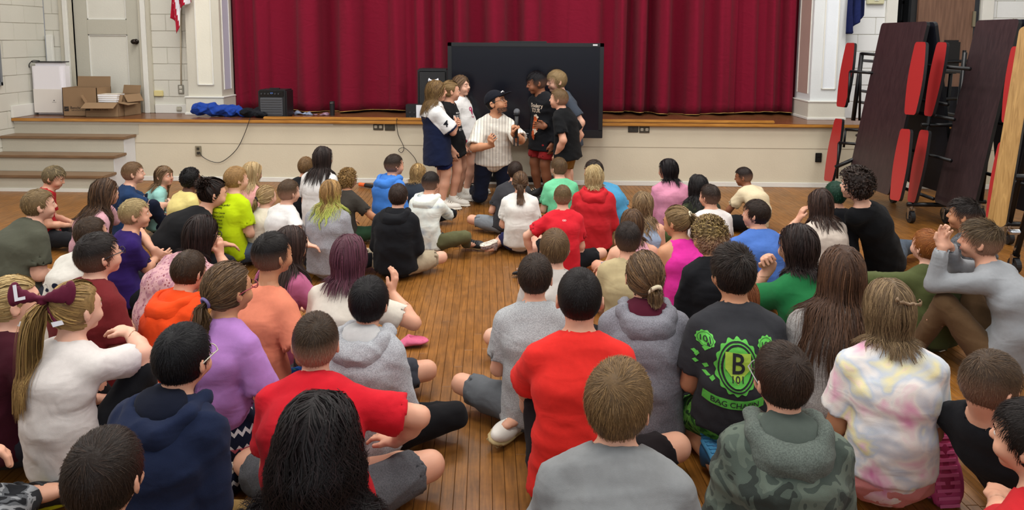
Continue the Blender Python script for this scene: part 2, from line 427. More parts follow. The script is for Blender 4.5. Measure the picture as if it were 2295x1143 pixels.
def add_hand(sh, W, d, n, k, side, curl=0.5, spread=0.4):
    d = unit(d); n = unit(n-d*float(n@d)); s = np.cross(d, n)*side   # s towards the thumb
    kk = k
    K = W+d*0.062*kk
    sh.append(A('ecap', W+d*0.01*kk, K, 0.0145*kk, 0.0115*kk, s, 2.3, k=0.012))
    for i, (off, L) in enumerate(((0.021, 0.052), (0.0075, 0.058), (-0.006, 0.054), (-0.019, 0.043))):
        b = K+s*off*kk-d*0.004*kk; c1 = curl*0.9; L1 = L*0.55*kk; L2 = L*0.5*kk
        fan = s*(off*1.2*spread)*kk
        m = b+(d*math.cos(c1)+n*math.sin(c1))*L1+fan*0.5
        e = m+(d*math.cos(c1*2.2)+n*math.sin(c1*2.2))*L2+fan*0.4
        sh.append(A('cap', b, m, 0.0085*kk, 0.0078*kk, k=0.003)); sh.append(A('cap', m, e, 0.0077*kk, 0.0066*kk, k=0.002))
    t0 = W+d*0.018*kk+s*0.016*kk; t1 = t0+(d*0.6+s*0.75+n*0.25)*0.032*kk; t2 = t1+(d*0.9+s*0.1+n*(0.2+0.5*curl))*0.026*kk
    sh.append(A('cap', t0, t1, 0.0115*kk, 0.0095*kk, k=0.008)); sh.append(A('cap', t1, t2, 0.0092*kk, 0.0078*kk, k=0.003))
    c = W+d*0.06*kk; r = 0.085*kk
    return c-r, c+r

def loc_px(q, Hw, base):
    if q[0] == 'y': p = at_y(q[1], q[2], Hw[1]+q[3])
    else: p = at_z(q[1], q[2], q[3])
    return np.array(p)-base
def hairline(x, y, z, hl):
    """positive where hair grows (head frame, unit scale)"""
    t = np.clip((y+0.002)/0.046, 0, 1); t = t*t*(3-2*t)
    zh = hl[0]*(1-t)+hl[1]*t
    ear = np.maximum(0, 1-((y+0.006)**2/0.024**2+(z+0.012)**2/0.036**2))
    return (z-zh)-0.03*(ear > 0)*(np.abs(x) > 0.05)
HC, HRAD = v3(0, -0.008, 0.015), v3(0.073, 0.091, 0.089)
def jit(rs, n, s): return rs.normal(0, s, (n, 3)).astype(np.float32)
def nrm(v): return v/(np.linalg.norm(v, axis=-1, keepdims=True)+1e-9)
def ellpush(P, r):
    q = (P-HC)/HRAD; L = np.linalg.norm(q, axis=1, keepdims=True)
    return np.where(L < r, HC+q/np.maximum(L, 1e-6)*r*HRAD, P)
def ribbons(paths, width, cols, face=None, taper=0.35):
    """paths (N,S,3), width (N,), cols (N,S,3); flat locks that face away from the head"""
    N_, S_, _ = paths.shape
    T = np.gradient(paths, axis=1); T = nrm(T)
    out = nrm(face)
    sd = nrm(np.cross(T, out)); wv = np.linspace(1, taper, S_)[None, :, None]*width[:, None, None]*0.5
    wv = wv*np.minimum(1, np.linspace(0.6, 3, S_))[None, :, None]
    A_, B_ = paths-sd*wv, paths+sd*wv
    V = np.stack([A_, B_], 2).reshape(-1, 3)
    base = (np.arange(N_)*S_*2)[:, None]+(np.arange(S_-1)*2)[None, :]
    Q = np.stack([base, base+1, base+3, base+2], -1).reshape(-1, 4)
    return V, Q, np.repeat(cols.reshape(-1, 3), 2, 0)

def make_hair(h, Hc, HR, k, torso, rs, lod, ox):
    """h: dict(style, col, col2, len ...). returns V, Q, colours in local space"""
    st = h['s']; c1 = np.array(lin(h['c']))*0.74; c2 = np.array(lin(h.get('c2', h['c'])))*0.78; tip = np.array(lin(h.get('tip', h['c']))) if 'tip' in h else None
    hl = h.get('hl', (-0.068, 0.056)); tk = h.get('t', {'buzz': 0.006, 'short': 0.013, 'curly': 0.018, 'afro': 0.022}.get(st, 0.012))
    rr = (HRAD+tk)/HRAD
    # scalp cap
    sh = [A('ell', HC, None, HRAD+tk*0.8)]
    key = ('cap', st, tk, hl, lod)
    if key not in CAPS:
        hg = (0.008, 0.010, 0.013)[lod]
        lo, hi = HC-HRAD-tk-0.02, HC+HRAD+tk+0.02
        v, ax = field(sh, lo, hi, hg)
        x, y, z = ax[0][:, None, None], ax[1][None, :, None], ax[2][None, None, :]
        inner = d_ell(x, y, z, HC, None, HRAD-0.012)
        v = np.maximum(np.maximum(v, -hairline(x, y, z, hl)), -inner)
        CAPS[key] = nets(v, ax)
    V, Q = CAPS[key]
    # pigment: faded sides are cropped closer and look lighter
    fade = h.get('fade', 0)
    def shade(P, c):
        if fade:
            f = np.clip((-P[..., 2]+0.035)/0.06, 0, 1)*fade*np.clip((np.abs(P[..., 0])/0.05+np.clip(-P[..., 1]/0.06, 0, 1)), 0, 1)
            c = c*(1-f[..., None])+(np.array(lin(h.get('skin', '#b98a70')))*0.55)*f[..., None]
        return c
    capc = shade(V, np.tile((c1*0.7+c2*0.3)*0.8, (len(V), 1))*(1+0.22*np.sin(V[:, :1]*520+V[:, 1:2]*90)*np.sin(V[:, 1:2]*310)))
    parts = [(V.copy(), Q, capc)]
    big = (1.0, 0.43, 0.2)[lod]
    whorl = nrm(v3(h.get('wx', 0.12), -0.62, 0.78))*HRAD+HC
    n = int({'buzz': 4200, 'short': 4600, 'curly': 2600, 'afro': 3000, 'long': 2100, 'bob': 2000, 'tie': 1700}.get(st, 1500)*big*h.get('n', 1))
    D = nrm(rs.normal(0, 1, (n*2, 3))); D[:, 2] = np.where((D[:, 2] < -0.8), -D[:, 2], D[:, 2])
    if st in ('long', 'bob', 'tie'):   # denser along the parting
        m = n//4; a_ = rs.uniform(-0.5, 2.3, m); D[:m] = np.stack([rs.normal(h.get('part', 0)*0.4, 0.13, m), np.cos(a_)*0.9, np.sin(a_)], 1); D[:m] = nrm(D[:m]); D = D[rs.permutation(len(D))]
    else:
        m = n//7; D[:m] = nrm(nrm(v3(h.get('wx', 0.12), -0.62, 0.78))+rs.normal(0, 0.16, (m, 3))); D = D[rs.permutation(len(D))]
    R = D*HRAD+HC
    R = R[hairline(R[:, 0], R[:, 1], R[:, 2], hl) > 0][:n]; n = len(R)
    cm = rs.uniform(0, 1, (n, 1))
    mixf = np.clip(rs.normal(0.35, 0.3, (n, 1)), 0, 1)*(1 if 'c2' in h else 0)
    if h.get('top2'): mixf = np.where(R[:, 2:3] > 0.055, np.maximum(mixf, 0.75*rs.uniform(0.5, 1, (n, 1))), mixf*0.25)
    base = (c1*(1-mixf)+c2*mixf)*(0.82+0.4*cm)
    wid = rs.uniform(0.7, 1.3, n)
    if st in ('buzz', 'short', 'curly', 'afro'):
        S_ = 3 if st in ('buzz',) else (4 if st == 'short' else 6)
        L = h.get('len', {'buzz': 0.012, 'short': 0.034, 'curly': 0.05, 'afro': 0.03}[st])*rs.uniform(0.6, 1.25, n)
        if st == 'short':
            side = np.clip((0.045-R[:, 2])/0.05, 0, 1); L = L*(1-side*h.get('crop', 0.45))
        top = np.clip((R[:, 2]-0.03)/0.05, 0, 1)
        P = HC+(R-HC)*(1+tk*0.72/0.085); path = [P.copy()]
        dj = jit(rs, n, h.get('mess', 0.17))
        lift = rs.uniform(0.3, 1.0, n)
        for s in range(1, S_):
            nr = nrm((P-HC)/HRAD**2)
            t = nrm(P-whorl); dw = np.linalg.norm(P-whorl, axis=1, keepdims=True); t = t+np.cross(nr, t)*np.exp(-(dw/0.03)**2)*1.2+np.array([h.get('sx', 0), h.get('fw', 0.35), 0])*top[:, None]+np.array([0, 0, -0.9])*(1-top)[:, None]+dj
            if st == 'curly' or st == 'afro':
                ph = rs.uniform(0, 6.28, n)[:, None] if s == 1 else ph
                a1 = np.cross(nr, nrm(t)); t = t*0.5+(a1*np.cos(ph+s*1.5)+nr*np.sin(ph+s*1.5))*1.3
                P = P+nrm(t)*(L/(S_-1))[:, None]
                P = ellpush(P, 1.0+(tk*0.8/0.085)); q_ = (P-HC)/HRAD; ql_ = np.linalg.norm(q_, axis=1, keepdims=True); P = HC+q_/ql_*np.minimum(ql_, 1+tk*1.9/0.085)*HRAD
            else:
                t = t-nr*np.sum(t*nr, 1, keepdims=True)
                P = P+nrm(t)*(L/(S_-1))[:, None]
                f = s/(S_-1); rad = 1+(tk*(0.35+0.65*lift)*(0.45+0.75*f**0.7)+h.get('puff', 0.0)*f*top)/0.085
                q = (P-HC)/HRAD; P = HC+q/np.linalg.norm(q, axis=1, keepdims=True)*rad[:, None]*HRAD
            path.append(P.copy())
        path = np.stack(path, 1)
        wd = wid*{'buzz': 0.0017, 'short': 0.0021, 'curly': 0.0058, 'afro': 0.0030}[st]/math.sqrt(big)
        cc = np.repeat(base[:, None], S_, 1); cc = shade(path, cc)
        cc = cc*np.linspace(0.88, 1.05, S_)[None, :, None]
        fv = (path-HC)/HRAD**2+np.repeat(jit(rs, n, 0.25)[:, None]*10, S_, 1)
        parts.append(ribbons(path, wd, cc, fv, taper=0.3))
        V = np.concatenate([p[0] for p in parts])
        W = V*k@HR.T+Hc
    else:
        Ln = h['len']*rs.uniform(0.86, 1.04, n)
        S_ = 12 if Ln.max() > 0.3 else 9
        part = h.get('part', 0.0); px_ = part*0.05
        tiept = h.get('tie')     # tie point direction
        lay = rs.uniform(0.15, 1, n); nbk = n//9; lay[:nbk] = 0.05
        P = R.copy(); path = []; dj = jit(rs, n, 0.035); wav = h.get('wave', 0.0)
        gl = HR.T@np.array([0, 0, -1.0])   # gravity in the head frame
        tor = None
        path.append((HC+(R-HC)*(1+tk*0.75/0.085))*k@HR.T+Hc)
        if tiept is not None:
            tp = nrm(v3(*tiept))*(HRAD+0.012)+HC
            keepdown = rs.uniform(0, 1, n) < h.get('loose', 0.0)
            s1 = 7; d0 = nrm((R-HC)/HRAD); dt = nrm((tp-HC)/HRAD)
            for s in range(1, s1+1):
                f = s/s1; q = d0*(1-f)+dt*f; q = nrm(q)*(1+(tk*(0.3+0.8*lay[:, None])*math.sin(math.pi*min(f, 0.75))+0.004)/0.085)
                path.append((HC+q*HRAD)*k@HR.T+Hc)
            P = path[-1]+jit(rs, n, 0.004*k)
            bd = nrm(HR@(nrm((tp-HC))))
            vel = np.tile(bd*0.8+np.array([0, 0, 0.1]), (n, 1))
            st2 = 10; ds = Ln*k/st2; pw = rs.uniform(0, 6.28, n); rad = h.get('rad', 0.022)*k
            offd = nrm(jit(rs, n, 1.0))*rs.uniform(0.2, 1, (n, 1))
            Cn = Hc+HR@(tp*k)
            for s in range(1, st2+1):
                vel = nrm(vel*0.62+np.array([0, 0, -0.55])+dj*0.6)
                P = P+vel*ds[:, None]
                if s <= 2: P = P+offd*rad*0.55
                if torso is not None:
                    d_ = sdf_at(torso, P.astype(np.float32)); eps = 0.01
                    m = d_ < 0.012
                    if m.any():
                        g = np.stack([sdf_at(torso, (P[m]+e).astype(np.float32)) for e in np.eye(3)*eps], 1)-d_[m][:, None]
                        P[m] += nrm(g)*(0.012-d_[m])[:, None]
                q = P+(nrm(np.cross(vel, [0, 0, 1.0]))*np.sin(s*1.3+pw[:, None]*0.3)*wav)
                path.append(q.copy())
            kd = np.zeros(n, bool)
        else:
            ds = Ln*k/(S_-1); pw = rs.uniform(0, 6.28, n)[:, None]; Pw = R*k@HR.T+Hc; head0 = None
            flow = np.array(h.get('flow', (0, -0.35, 0)))
            vel = None
            for s in range(1, S_):
                Pl = (Pw-Hc)@HR/k
                nr = nrm((Pl-HC)/HRAD**2)
                sx = np.where(Pl[:, 0]-px_ >= 0, 1.0, -1.0)
                topz = np.clip((Pl[:, 2]-0.02)/0.06, 0, 1)[:, None]
                t = gl*1.0+topz*(np.stack([sx*np.clip(0.9+Pl[:, 1]*9, 0.25, 0.9), np.full(n, -0.5), np.zeros(n)], 1))+flow*np.clip((Pl[:, 1:2]+0.03)/0.06, 0, 1)*1.6+dj
                q = np.linalg.norm((Pl-HC)/HRAD, axis=1, keepdims=True)
                near = q < 1.35
                tt = t-nr*np.sum(t*nr, 1, keepdims=True)*(near & (Pl[:, 2:3] > -0.03))
                tw = nrm(tt)@HR.T
                vel = tw if vel is None else nrm(vel*0.35+tw*0.65)
                Pw = Pw+vel*ds[:, None]
                Pl = (Pw-Hc)@HR/k
                lo_ = 1.0+(tk*(0.3+0.9*lay))/0.085
                ql = (Pl-HC)/HRAD; qn = np.linalg.norm(ql, axis=1)
                need = lo_+h.get('vol', 0.0)*np.clip((0.03-Pl[:, 2])/0.08, 0, 1)
                # keep off the head and, at the back, off the neck too
                f2 = np.where(qn < need, need/np.maximum(qn, 1e-5), 1.0)
                low = Pl[:, 2] < HC[2]
                qx = ql.copy(); qx[:, 2] = np.where(low, qx[:, 2]*0.55, qx[:, 2]); qxn = np.linalg.norm(qx, axis=1)
                f2 = np.where(low, np.where(qxn < need*0.93, need*0.93/np.maximum(qxn, 1e-5), 1.0), f2)
                ql2 = ql*f2[:, None]; ql2[:, 2] = np.where(low, ql[:, 2], ql2[:, 2])
                q3 = np.linalg.norm(ql2, axis=1); hug = ql2*(need/np.maximum(q3, 1e-4))[:, None]   # hair lies on the skull down to ear level
                rh = np.sqrt(ql2[:, 0]**2+ql2[:, 1]**2); mxr = need+0.02+np.clip(-0.02-Pl[:, 2], 0, 1)*(1.0+5*h.get('vol', 0))+np.clip(-0.085-Pl[:, 2], 0, 1)*14
                sc_ = np.minimum(1, mxr/np.maximum(rh, 1e-4)); lowc = ql2.copy(); lowc[:, 0] *= sc_; lowc[:, 1] *= sc_
                wz = np.clip((Pl[:, 2:3]-HC[2]+0.02)/0.03, 0, 1); ql2 = hug*wz+lowc*(1-wz)
                Pl = ql2*HRAD+HC
                Pw = Pl*k@HR.T+Hc
                if torso is not None and s > 3:
                    d_ = sdf_at(torso, Pw.astype(np.float32)); off = 0.006+0.012*lay; m = d_ < off
                    if m.any():
                        g = np.stack([sdf_at(torso, (Pw[m]+e).astype(np.float32)) for e in np.eye(3)*0.01], 1)-d_[m][:, None]
                        g = nrm(g); Pw[m] += g*(off[m]-d_[m])[:, None]
                        vel[m] = nrm(vel[m]-g*np.sum(vel[m]*g, 1, keepdims=True)+np.array([-ox[2]*0.3, -ox[3]*0.3, -0.45]))
                sidev = nrm(np.cross(nrm((Pw-Hc)*np.array([1, 1, 0.0])), [0, 0, 1.0]))
                grp = (np.arctan2(R[:, 0], -R[:, 1])*6+1.2*np.sin(R[:, 2]*70))[:, None]
                path.append(Pw+sidev*np.sin(s*h.get('wf', 1.1)+grp+pw*0.12)*wav*0.75*k*min(1, s/6))
        path = np.stack(path, 1); S_ = path.shape[1]
        f = np.linspace(0, 1, S_)[None, :, None]
        cc = np.repeat(base[:, None], S_, 1)
        if tip is not None:
            ts = h.get('tips', 0.45); g = np.clip((f-ts)/(0.9-ts)*1.2+rs.normal(0, 0.15, (n, 1, 1)), 0, 1); cc = cc*(1-g)+tip*(0.75+0.5*cm[:, None])*g
        wd = wid*0.0038*k/math.sqrt(big)*h.get('w', 1)
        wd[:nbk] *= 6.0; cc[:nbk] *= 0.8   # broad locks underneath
        ctr = np.tile((Hc+np.array([0, 0, -0.05]))[None, None], (n, S_, 1)); ctr[..., 2] = np.minimum(path[..., 2], Hc[2]+0.02)
        if torso is not None: ctr[..., :2] = ctr[..., :2]+(np.array([ox[0], ox[1]])-ctr[..., :2])*np.clip((Hc[2]-0.08-path[..., 2:3])/0.25, 0, 1)*0.5
        fv = path-ctr+np.repeat(jit(rs, n, 0.02)[:, None], S_, 1)
        rb = ribbons(path, wd, cc, fv, taper=0.12)
        capW = parts[0][0]*k@HR.T+Hc
        W = np.concatenate([capW, rb[0]]); parts.append(rb)
    nV = 0; Qs = []; Cs = []
    for v, q, c in parts: Qs.append(q+nV); nV += len(v); Cs.append(c)
    return W, np.concatenate(Qs), np.concatenate(Cs)
CAPS = {}; SHARED = {}

def eye_mesh(col):
    key = ('eye', col)
    if key in SHARED: return SHARED[key]
    bm = bmesh.new(); bmesh.ops.create_uvsphere(bm, u_segments=12, v_segments=8, radius=0.0118)
    bmesh.ops.rotate(bm, cent=(0, 0, 0), matrix=Matrix.Rotation(-math.pi/2, 3, 'X'), verts=bm.verts)
    for f in bm.faces:
        c = f.calc_center_median().normalized(); a = math.acos(max(-1, min(1, c.y)))
        f.material_index = 2 if a < 0.25 else (1 if a < 0.55 else 0); f.smooth = True
    me = bpy.data.meshes.new('eye'); bm.to_mesh(me); bm.free()
    for m in (plain('eye_white', '#e8e2dc', 0.2), plain('iris_'+col, col, 0.2), plain('pupil', '#0a0808', 0.1)): me.materials.append(m)
    SHARED[key] = me; return me
def shoe_meshes(style):
    key = ('shoe', style)
    if key in SHARED: return SHARED[key]
    # shoe points along +Y, sole on z=0, ankle at (0,-0.045,0.07)
    if style == 'sandal':
        up = [A('ell', v3(0, 0.045, 0.032), None, (0.042, 0.045, 0.024)), C_('ell', v3(0, 0.04, 0.022), None, (0.036, 0.08, 0.02))]
        so = [A('ell', v3(0, 0.06, 0.012), None, (0.045, 0.075, 0.014)), A('ell', v3(0, -0.045, 0.012), None, (0.035, 0.06, 0.014), k=0.03)]
    else:
        fatk = 1.12 if style == 'croc' else 1.0
        up = [A('ell', v3(0, 0.06, 0.03), None, (0.041*fatk, 0.082, 0.034)), A('ell', v3(0, -0.035, 0.042), None, (0.036*fatk, 0.056, 0.045), k=0.03),
              A('cap', v3(0, -0.045, 0.05), v3(0, -0.045, 0.088), 0.036, 0.037, k=0.03), C_('ell', v3(0, -0.042, 0.105), None, (0.03, 0.034, 0.03), k=0.008)]
        so = [A('ell', v3(0, 0.065, 0.012), None, (0.047*fatk, 0.085, 0.02)), A('ell', v3(0, -0.04, 0.012), None, (0.04*fatk, 0.062, 0.022), k=0.03),
              ('&', 'plane', (v3(0, 0, 1), v3(0, 0, 0.021)), 0.003), ('&', 'plane', (v3(0, 0, -1), v3(0, 0, 0.0)), 0.003)]
    if style == 'sandal': so.append(('&', 'plane', (v3(0, 0, -1), v3(0, 0, 0.0)), 0.003))
    r = []
    for s_, nm in ((up, 'shoe'), (so, 'sole')):
        V, Q = solid(s_, 0.0115); r.append(npmesh(nm, V, Q))
    if style != 'sandal':
        bm = bmesh.new()
        for i in range(5):
            y = 0.065-i*0.019; z = 0.062+i*0.0072
            b_tube(bm, [(-0.021, y, z-0.006), (0, y+0.004, z+0.004), (0.021, y, z-0.006)], 0.0032, 5)
        me = bpy.data.meshes.new('laces'); bm.to_mesh(me); bm.free(); r.append(me)
    bm = bmesh.new()
    for i in range(11):
        y = -0.085+i*0.021; w = 0.034 if y < 0 else 0.040-abs(y-0.06)*0.12
        b_box(bm, (0, y, -0.0012), (w*1.7, 0.009, 0.004))
    me = bpy.data.meshes.new('tread'); bm.to_mesh(me); bm.free(); r.append(me)
    SHARED[key] = r; return r
def add_shoe(root, pos, d, up, k, style, mu, ms, ml=None, mt=None, label=None):
    d = unit(d); up = unit(up-d*float(up@d)); r = np.cross(d, up)
    M = Matrix(((r[0], d[0], up[0], pos[0]), (r[1], d[1], up[1], pos[1]), (r[2], d[2], up[2], pos[2]), (0, 0, 0, 1))) @ Matrix.Scale(k, 4)
    me = shoe_meshes(style)
    def use(mesh, mat, name):
        kk = (mesh.name, mat.name); 
        if kk not in SHARED: q = mesh.copy(); q.name = name; q.materials.append(mat); SHARED[kk] = q
        return SHARED[kk]
    s = bpy.data.objects.new('shoe', use(me[0], mu, 'shoe')); COL.objects.link(s); s.parent = root; s.matrix_local = M
    if label: s['label'] = label
    o = bpy.data.objects.new('sole', use(me[1], ms, 'sole')); COL.objects.link(o); o.parent = s
    if style == 'sneaker':
        o = bpy.data.objects.new('laces', use(me[2], ml or ms, 'laces')); COL.objects.link(o); o.parent = s
    o = bpy.data.objects.new('tread', use(me[-1], mt or ms, 'tread')); COL.objects.link(o); o.parent = s
    return s

def person(label, hx, hy, z=0.685, k=1.0, f=0, h=None, p=0, r=0, ln=(0, 0.07), sl=0.06, pz=0.105, legs='cross', arms=('lap', 'lap'),
           hair=None, top=None, bot=None, shoe=None, skin='#d9a78c', fat=1.0, y=None, eyes='#4a3424', hands='', glasses=None, mouth=0, lodmax=2,
           group=None, seed=None, xy=None, barefoot=False, arml=1.0, hood=None, collar=True, nk=1.0, necklen=1.0, hem=-0.03):
    """hx,hy = head centre in the photograph; z = its height; f,h,p,r = body yaw, head yaw, nod, roll in degrees (0 = facing the stage, + = to the right)"""
    if legs != 'stand' and z < 0.9 and y is None:   # the smaller children sit in front
        q_ = min(1, max(0, (hy-430)/130)); q_ = 0.865+0.135*q_; z *= q_; k *= 0.4+0.6*q_; z /= (0.4+0.6*q_)
    kh = k*0.94
    H = np.array(at_y(hx, hy, y) if y is not None else at_z(hx, hy, z*k if z < 0.9 else z), dtype=np.float64)
    seed = seed if seed is not None else (hash((round(hx), round(hy))) & 0xffff)
    rs = np.random.RandomState(seed)
    h = f if h is None else h
    fr, hr = math.radians(f), math.radians(h)
    bf = np.array([math.sin(fr), math.cos(fr), 0.0]); br = np.array([math.cos(fr), -math.sin(fr), 0.0]); bu = np.array([0, 0, 1.0])
    B = np.stack([br, bf, bu], 1)
    HR = np.array(Matrix.Rotation(-hr, 3, 'Z') @ Matrix.Rotation(math.radians(-p), 3, 'X') @ Matrix.Rotation(math.radians(r), 3, 'Y'))
    base = H-(br*ln[0]+bf*ln[1])*k; base[2] = 0
    if xy is not None: base[:2] = xy
    dist = float(np.hypot(H[0], H[1])); lod = min(lodmax, 0 if dist < 2.9 else (1 if dist < 4.4 else 2))
    root = empty('person', base, label, 'person', group)
    H = H-base
    Pv = np.array([0, 0, pz*k])
    SB = H+HR@np.array([0, -0.022, -0.055])*kh
    NB = SB+np.array([0, 0, -0.090*necklen])*k-bf*0.012*k; NB[:2] += (Pv-SB)[:2]*0.14
    mid = (Pv+NB)/2; ctl = mid-bf*sl*k*2+np.array([0, 0, 0.03*k])
    def sp(t): return ((1-t)**2*Pv+2*t*(1-t)*ctl+t*t*NB)
    T = [sp(t).astype(np.float32) for t in (0.0, 0.36, 0.7, 0.93)]
    ut = unit(NB-sp(0.8)); br_ = br.astype(np.float32)
    kf = k*fat
    trad = [(0.094, 1.36), (0.086*(0.5+0.5*fat), 1.26), (0.091, 1.32), (0.07, 1.55)]
    def torso(inf, flat=False, hem=None):
        out = []
        for i in range(3):
            (ra, s0), (rb, s1) = trad[i], trad[i+1]
            out.append(A('ecap', T[i], T[i+1], ra*kf+inf, rb*kf+inf, br_, (s0+s1)/2, k=0.02))
        return out
    # joints
    Sh = [(NB-ut*0.055*k+br*sd*0.124*k*(0.5+0.5*fat)+bf*0.005*k).astype(np.float32) for sd in (1, -1)]
    Hp = [(Pv+br*sd*0.072*k).astype(np.float32) for sd in (1, -1)]
    if isinstance(arms, str): arms = (arms, arms)
    arm = []
    for i, sd in enumerate((1, -1)):
        a = arms[i]
        if isinstance(a, str): a = ARMS[a]
        m = np.array([sd, 1, 1])
        W = B@(np.array(a[0])*m)*k if not isinstance(a[0][0], str) else loc_px(a[0], H+base, base)
        pole = B@(np.array(a[1])*m); hd = B@(np.array(a[2])*m); n = B@(np.array(a[3])*m)
        E, W = ik(Sh[i].astype(np.float64), W, 0.225*k*arml, 0.195*k*arml, pole)
        arm.append((Sh[i], E.astype(np.float32), W.astype(np.float32), hd, n, a[4] if len(a) > 4 else 0.45))
    L = LEGS[legs] if isinstance(legs, str) else legs
    leg = []; LU, LL = (0.33, 0.32)
    for i, sd in enumerate((1, -1)):
        a = L[i]; m = np.array([sd, 1, 1])
        An = B@(np.array(a[0])*m)*k if not isinstance(a[0][0], str) else loc_px(a[0], H+base, base)
        pole = B@(np.array(a[1])*m); td = B@(np.array(a[2])*m)
        lu, ll = LU*k, LL*k
        if legs == 'stand': lu = ll = max(0.2, (Pv[2]-0.065*k)/1.97)
        K, An = ik(Hp[i].astype(np.float64), An, lu, ll, pole)
        if K[2] < 0.055*k: K[2] = 0.055*k
        leg.append((Hp[i], K.astype(np.float32), An.astype(np.float32), td))
    # ---- body
    f32 = lambda v: np.asarray(v, dtype=np.float32)
    sh = torso(0.0)
    neck0 = f32(SB); neck1 = f32(NB-ut*0.01*k)
    sh.append(A('cap', neck1, neck0, 0.046*k*nk, 0.043*k*nk, k=0.025))
    for i, sd in enumerate((1, -1)):
        sh.append(A('cap', f32(NB-ut*0.035*k+br*sd*0.03*k), Sh[i], 0.042*k*fat, 0.043*k, k=0.03))
        sh.append(A('cap', f32(NB+ut*0.02*k+br*sd*0.015*k), f32(Sh[i]+ut*0.012*k), 0.03*k, 0.03*k, k=0.03))
        a = arm[i]; af = (0.5+0.5*fat)*k
        sh.append(A('cap', a[0], a[1], 0.0435*af, 0.034*af, k=0.02)); sh.append(A('cap', a[1], f32(a[1]*0.6+a[2]*0.4), 0.034*af, 0.034*af, k=0.012))
        sh.append(A('cap', f32(a[1]*0.6+a[2]*0.4), a[2], 0.034*af, 0.0215*k, k=0.015))
        q = leg[i]
        sh.append(A('cap', q[0], q[1], 0.073*af, 0.047*af, k=0.025)); sh.append(A('cap', q[1], f32(q[1]*0.62+q[2]*0.38), 0.046*af, 0.045*af, k=0.015))
        sh.append(A('cap', f32(q[1]*0.62+q[2]*0.38), q[2], 0.044*af, 0.029*k, k=0.02))
        td = unit(q[3]); fb = q[2]+f32([0, 0, -0.028*k]) if legs in ('stand',) else q[2]-f32(td*0.01)
        sh.append(A('cap', f32(q[2]), f32(fb+td*0.055*k), 0.029*k, 0.024*k, k=0.02)); sh.append(A('ecap', f32(fb+td*0.05*k), f32(fb+td*0.135*k), 0.021*k, 0.014*k, f32(unit(np.cross(td, [0, 0, 1.0])+1e-4)), 1.6, k=0.02))
    def hp(*c): return f32(H+HR@np.array(c)*kh)
    HRf = f32(HR); hrad = lambda *q: f32(np.array(q)*kh)
    sh += [A('ell', hp(0, -0.008, 0.015), HRf, hrad(0.072, 0.09, 0.088), k=0.02), A('ell', hp(0, 0.022, -0.033), HRf, hrad(0.054+0.02*(fat-1), 0.060, 0.066), k=0.025),
           A('ell', hp(0, 0.061, -0.084), HRf, hrad(0.021, 0.018, 0.016), k=0.02), A('ell', hp(0, 0.068, 0.022), HRf, hrad(0.044, 0.016, 0.014), k=0.015),
           A('ell', hp(0, 0.070, -0.05), HRf, hrad(0.024, 0.016, 0.022), k=0.012)]
    for sx in (1, -1):
        sh += [A('ell', hp(sx*0.034, 0.056, -0.038), HRf, hrad(0.026, 0.026, 0.026), k=0.015), C_('ell', hp(sx*0.031, 0.096, 0.004), HRf, hrad(0.017, 0.014, 0.011), k=0.01)]
        sh += [A('ell', hp(sx*0.031, 0.0685, 0.002), HRf, hrad(0.016, 0.0152, 0.0142), k=0.005), C_('ell', hp(sx*0.031, 0.09, 0.002), HRf, hrad(0.0135, 0.0175, 0.0056), k=0.002)]
        er = f32(HR@np.array(Matrix.Rotation(sx*0.35, 3, 'Z')@Matrix.Rotation(0.15, 3, 'X')))
        sh += [A('ell', hp(sx*0.077, -0.010, -0.012), er, hrad(0.0085, 0.019, 0.030), k=0.007), C_('ell', hp(sx*0.087, -0.004, -0.008), er, hrad(0.008, 0.011, 0.018), k=0.005)]
    sh += [A('cap', hp(0, 0.082, 0.008), hp(0, 0.099, -0.02), 0.0075*kh, 0.0095*kh, k=0.01), A('ell', hp(0.009, 0.09, -0.024), HRf, hrad(0.007, 0.008, 0.006), k=0.006), A('ell', hp(-0.009, 0.09, -0.024), HRf, hrad(0.007, 0.008, 0.006), k=0.006)]
    if mouth: sh.append(C_('ell', hp(0, 0.092, -0.054), HRf, hrad(0.011, 0.016, 0.007+0.004*mouth), k=0.004))
    else: sh.append(C_('ell', hp(0, 0.1, -0.054), HRf, hrad(0.018, 0.014, 0.0016), k=0.004))
    hb = []
    fv_ = -float((HR@np.array([0, 1.0, 0]))@(np.array([base[0], base[1], 0])/np.hypot(base[0], base[1])))   # does the face show?
    hgf = ((0.0052, 0.0062, 0.0072)[lod] if fv_ > -0.2 else (0.0085, 0.0105, 0.013)[lod])*k
    hc = hp(0, 0.004, -0.008); hb.append((hc-0.118*k, hc+0.118*k, hgf))
    for i, sd in enumerate((1, -1)):
        a = arm[i]; fine = 'RL'[i] in hands
        lo, hi = add_hand(sh, a[2], a[3], a[4], k*1.04, sd, a[5])
        hb.append((f32(lo), f32(hi), (0.0042 if lod == 0 else 0.005) if fine else 0.0115))
    if lod == 0 and bot and bot[0] in ('shorts', 'bike'):
        for q in leg: hb.append((q[1]-0.095*k, q[1]+0.095*k, 0.0105))
    hbody = (0.0175, 0.021, 0.025)[lod]
    V, Q = solid(sh, hbody, hb)
    ob = link('body', npmesh('body', V, Q), skinmat(skin), root)
    # ---- face
    for sx in (1, -1):
        e = link('eye', eye_mesh(eyes), None, root)
        e.matrix_local = Matrix.Translation(Vector(hp(sx*0.031, 0.069, 0.002))) @ Matrix(HR.tolist()).to_4x4() @ Matrix.Scale(kh*1.04, 4)
    hcv = np.array(lin(hair['c'])) if hair else np.array(lin('#3a2a20'))
    nb = 26; u = rs.uniform(-1, 1, nb); vz = rs.uniform(-1, 1, nb)
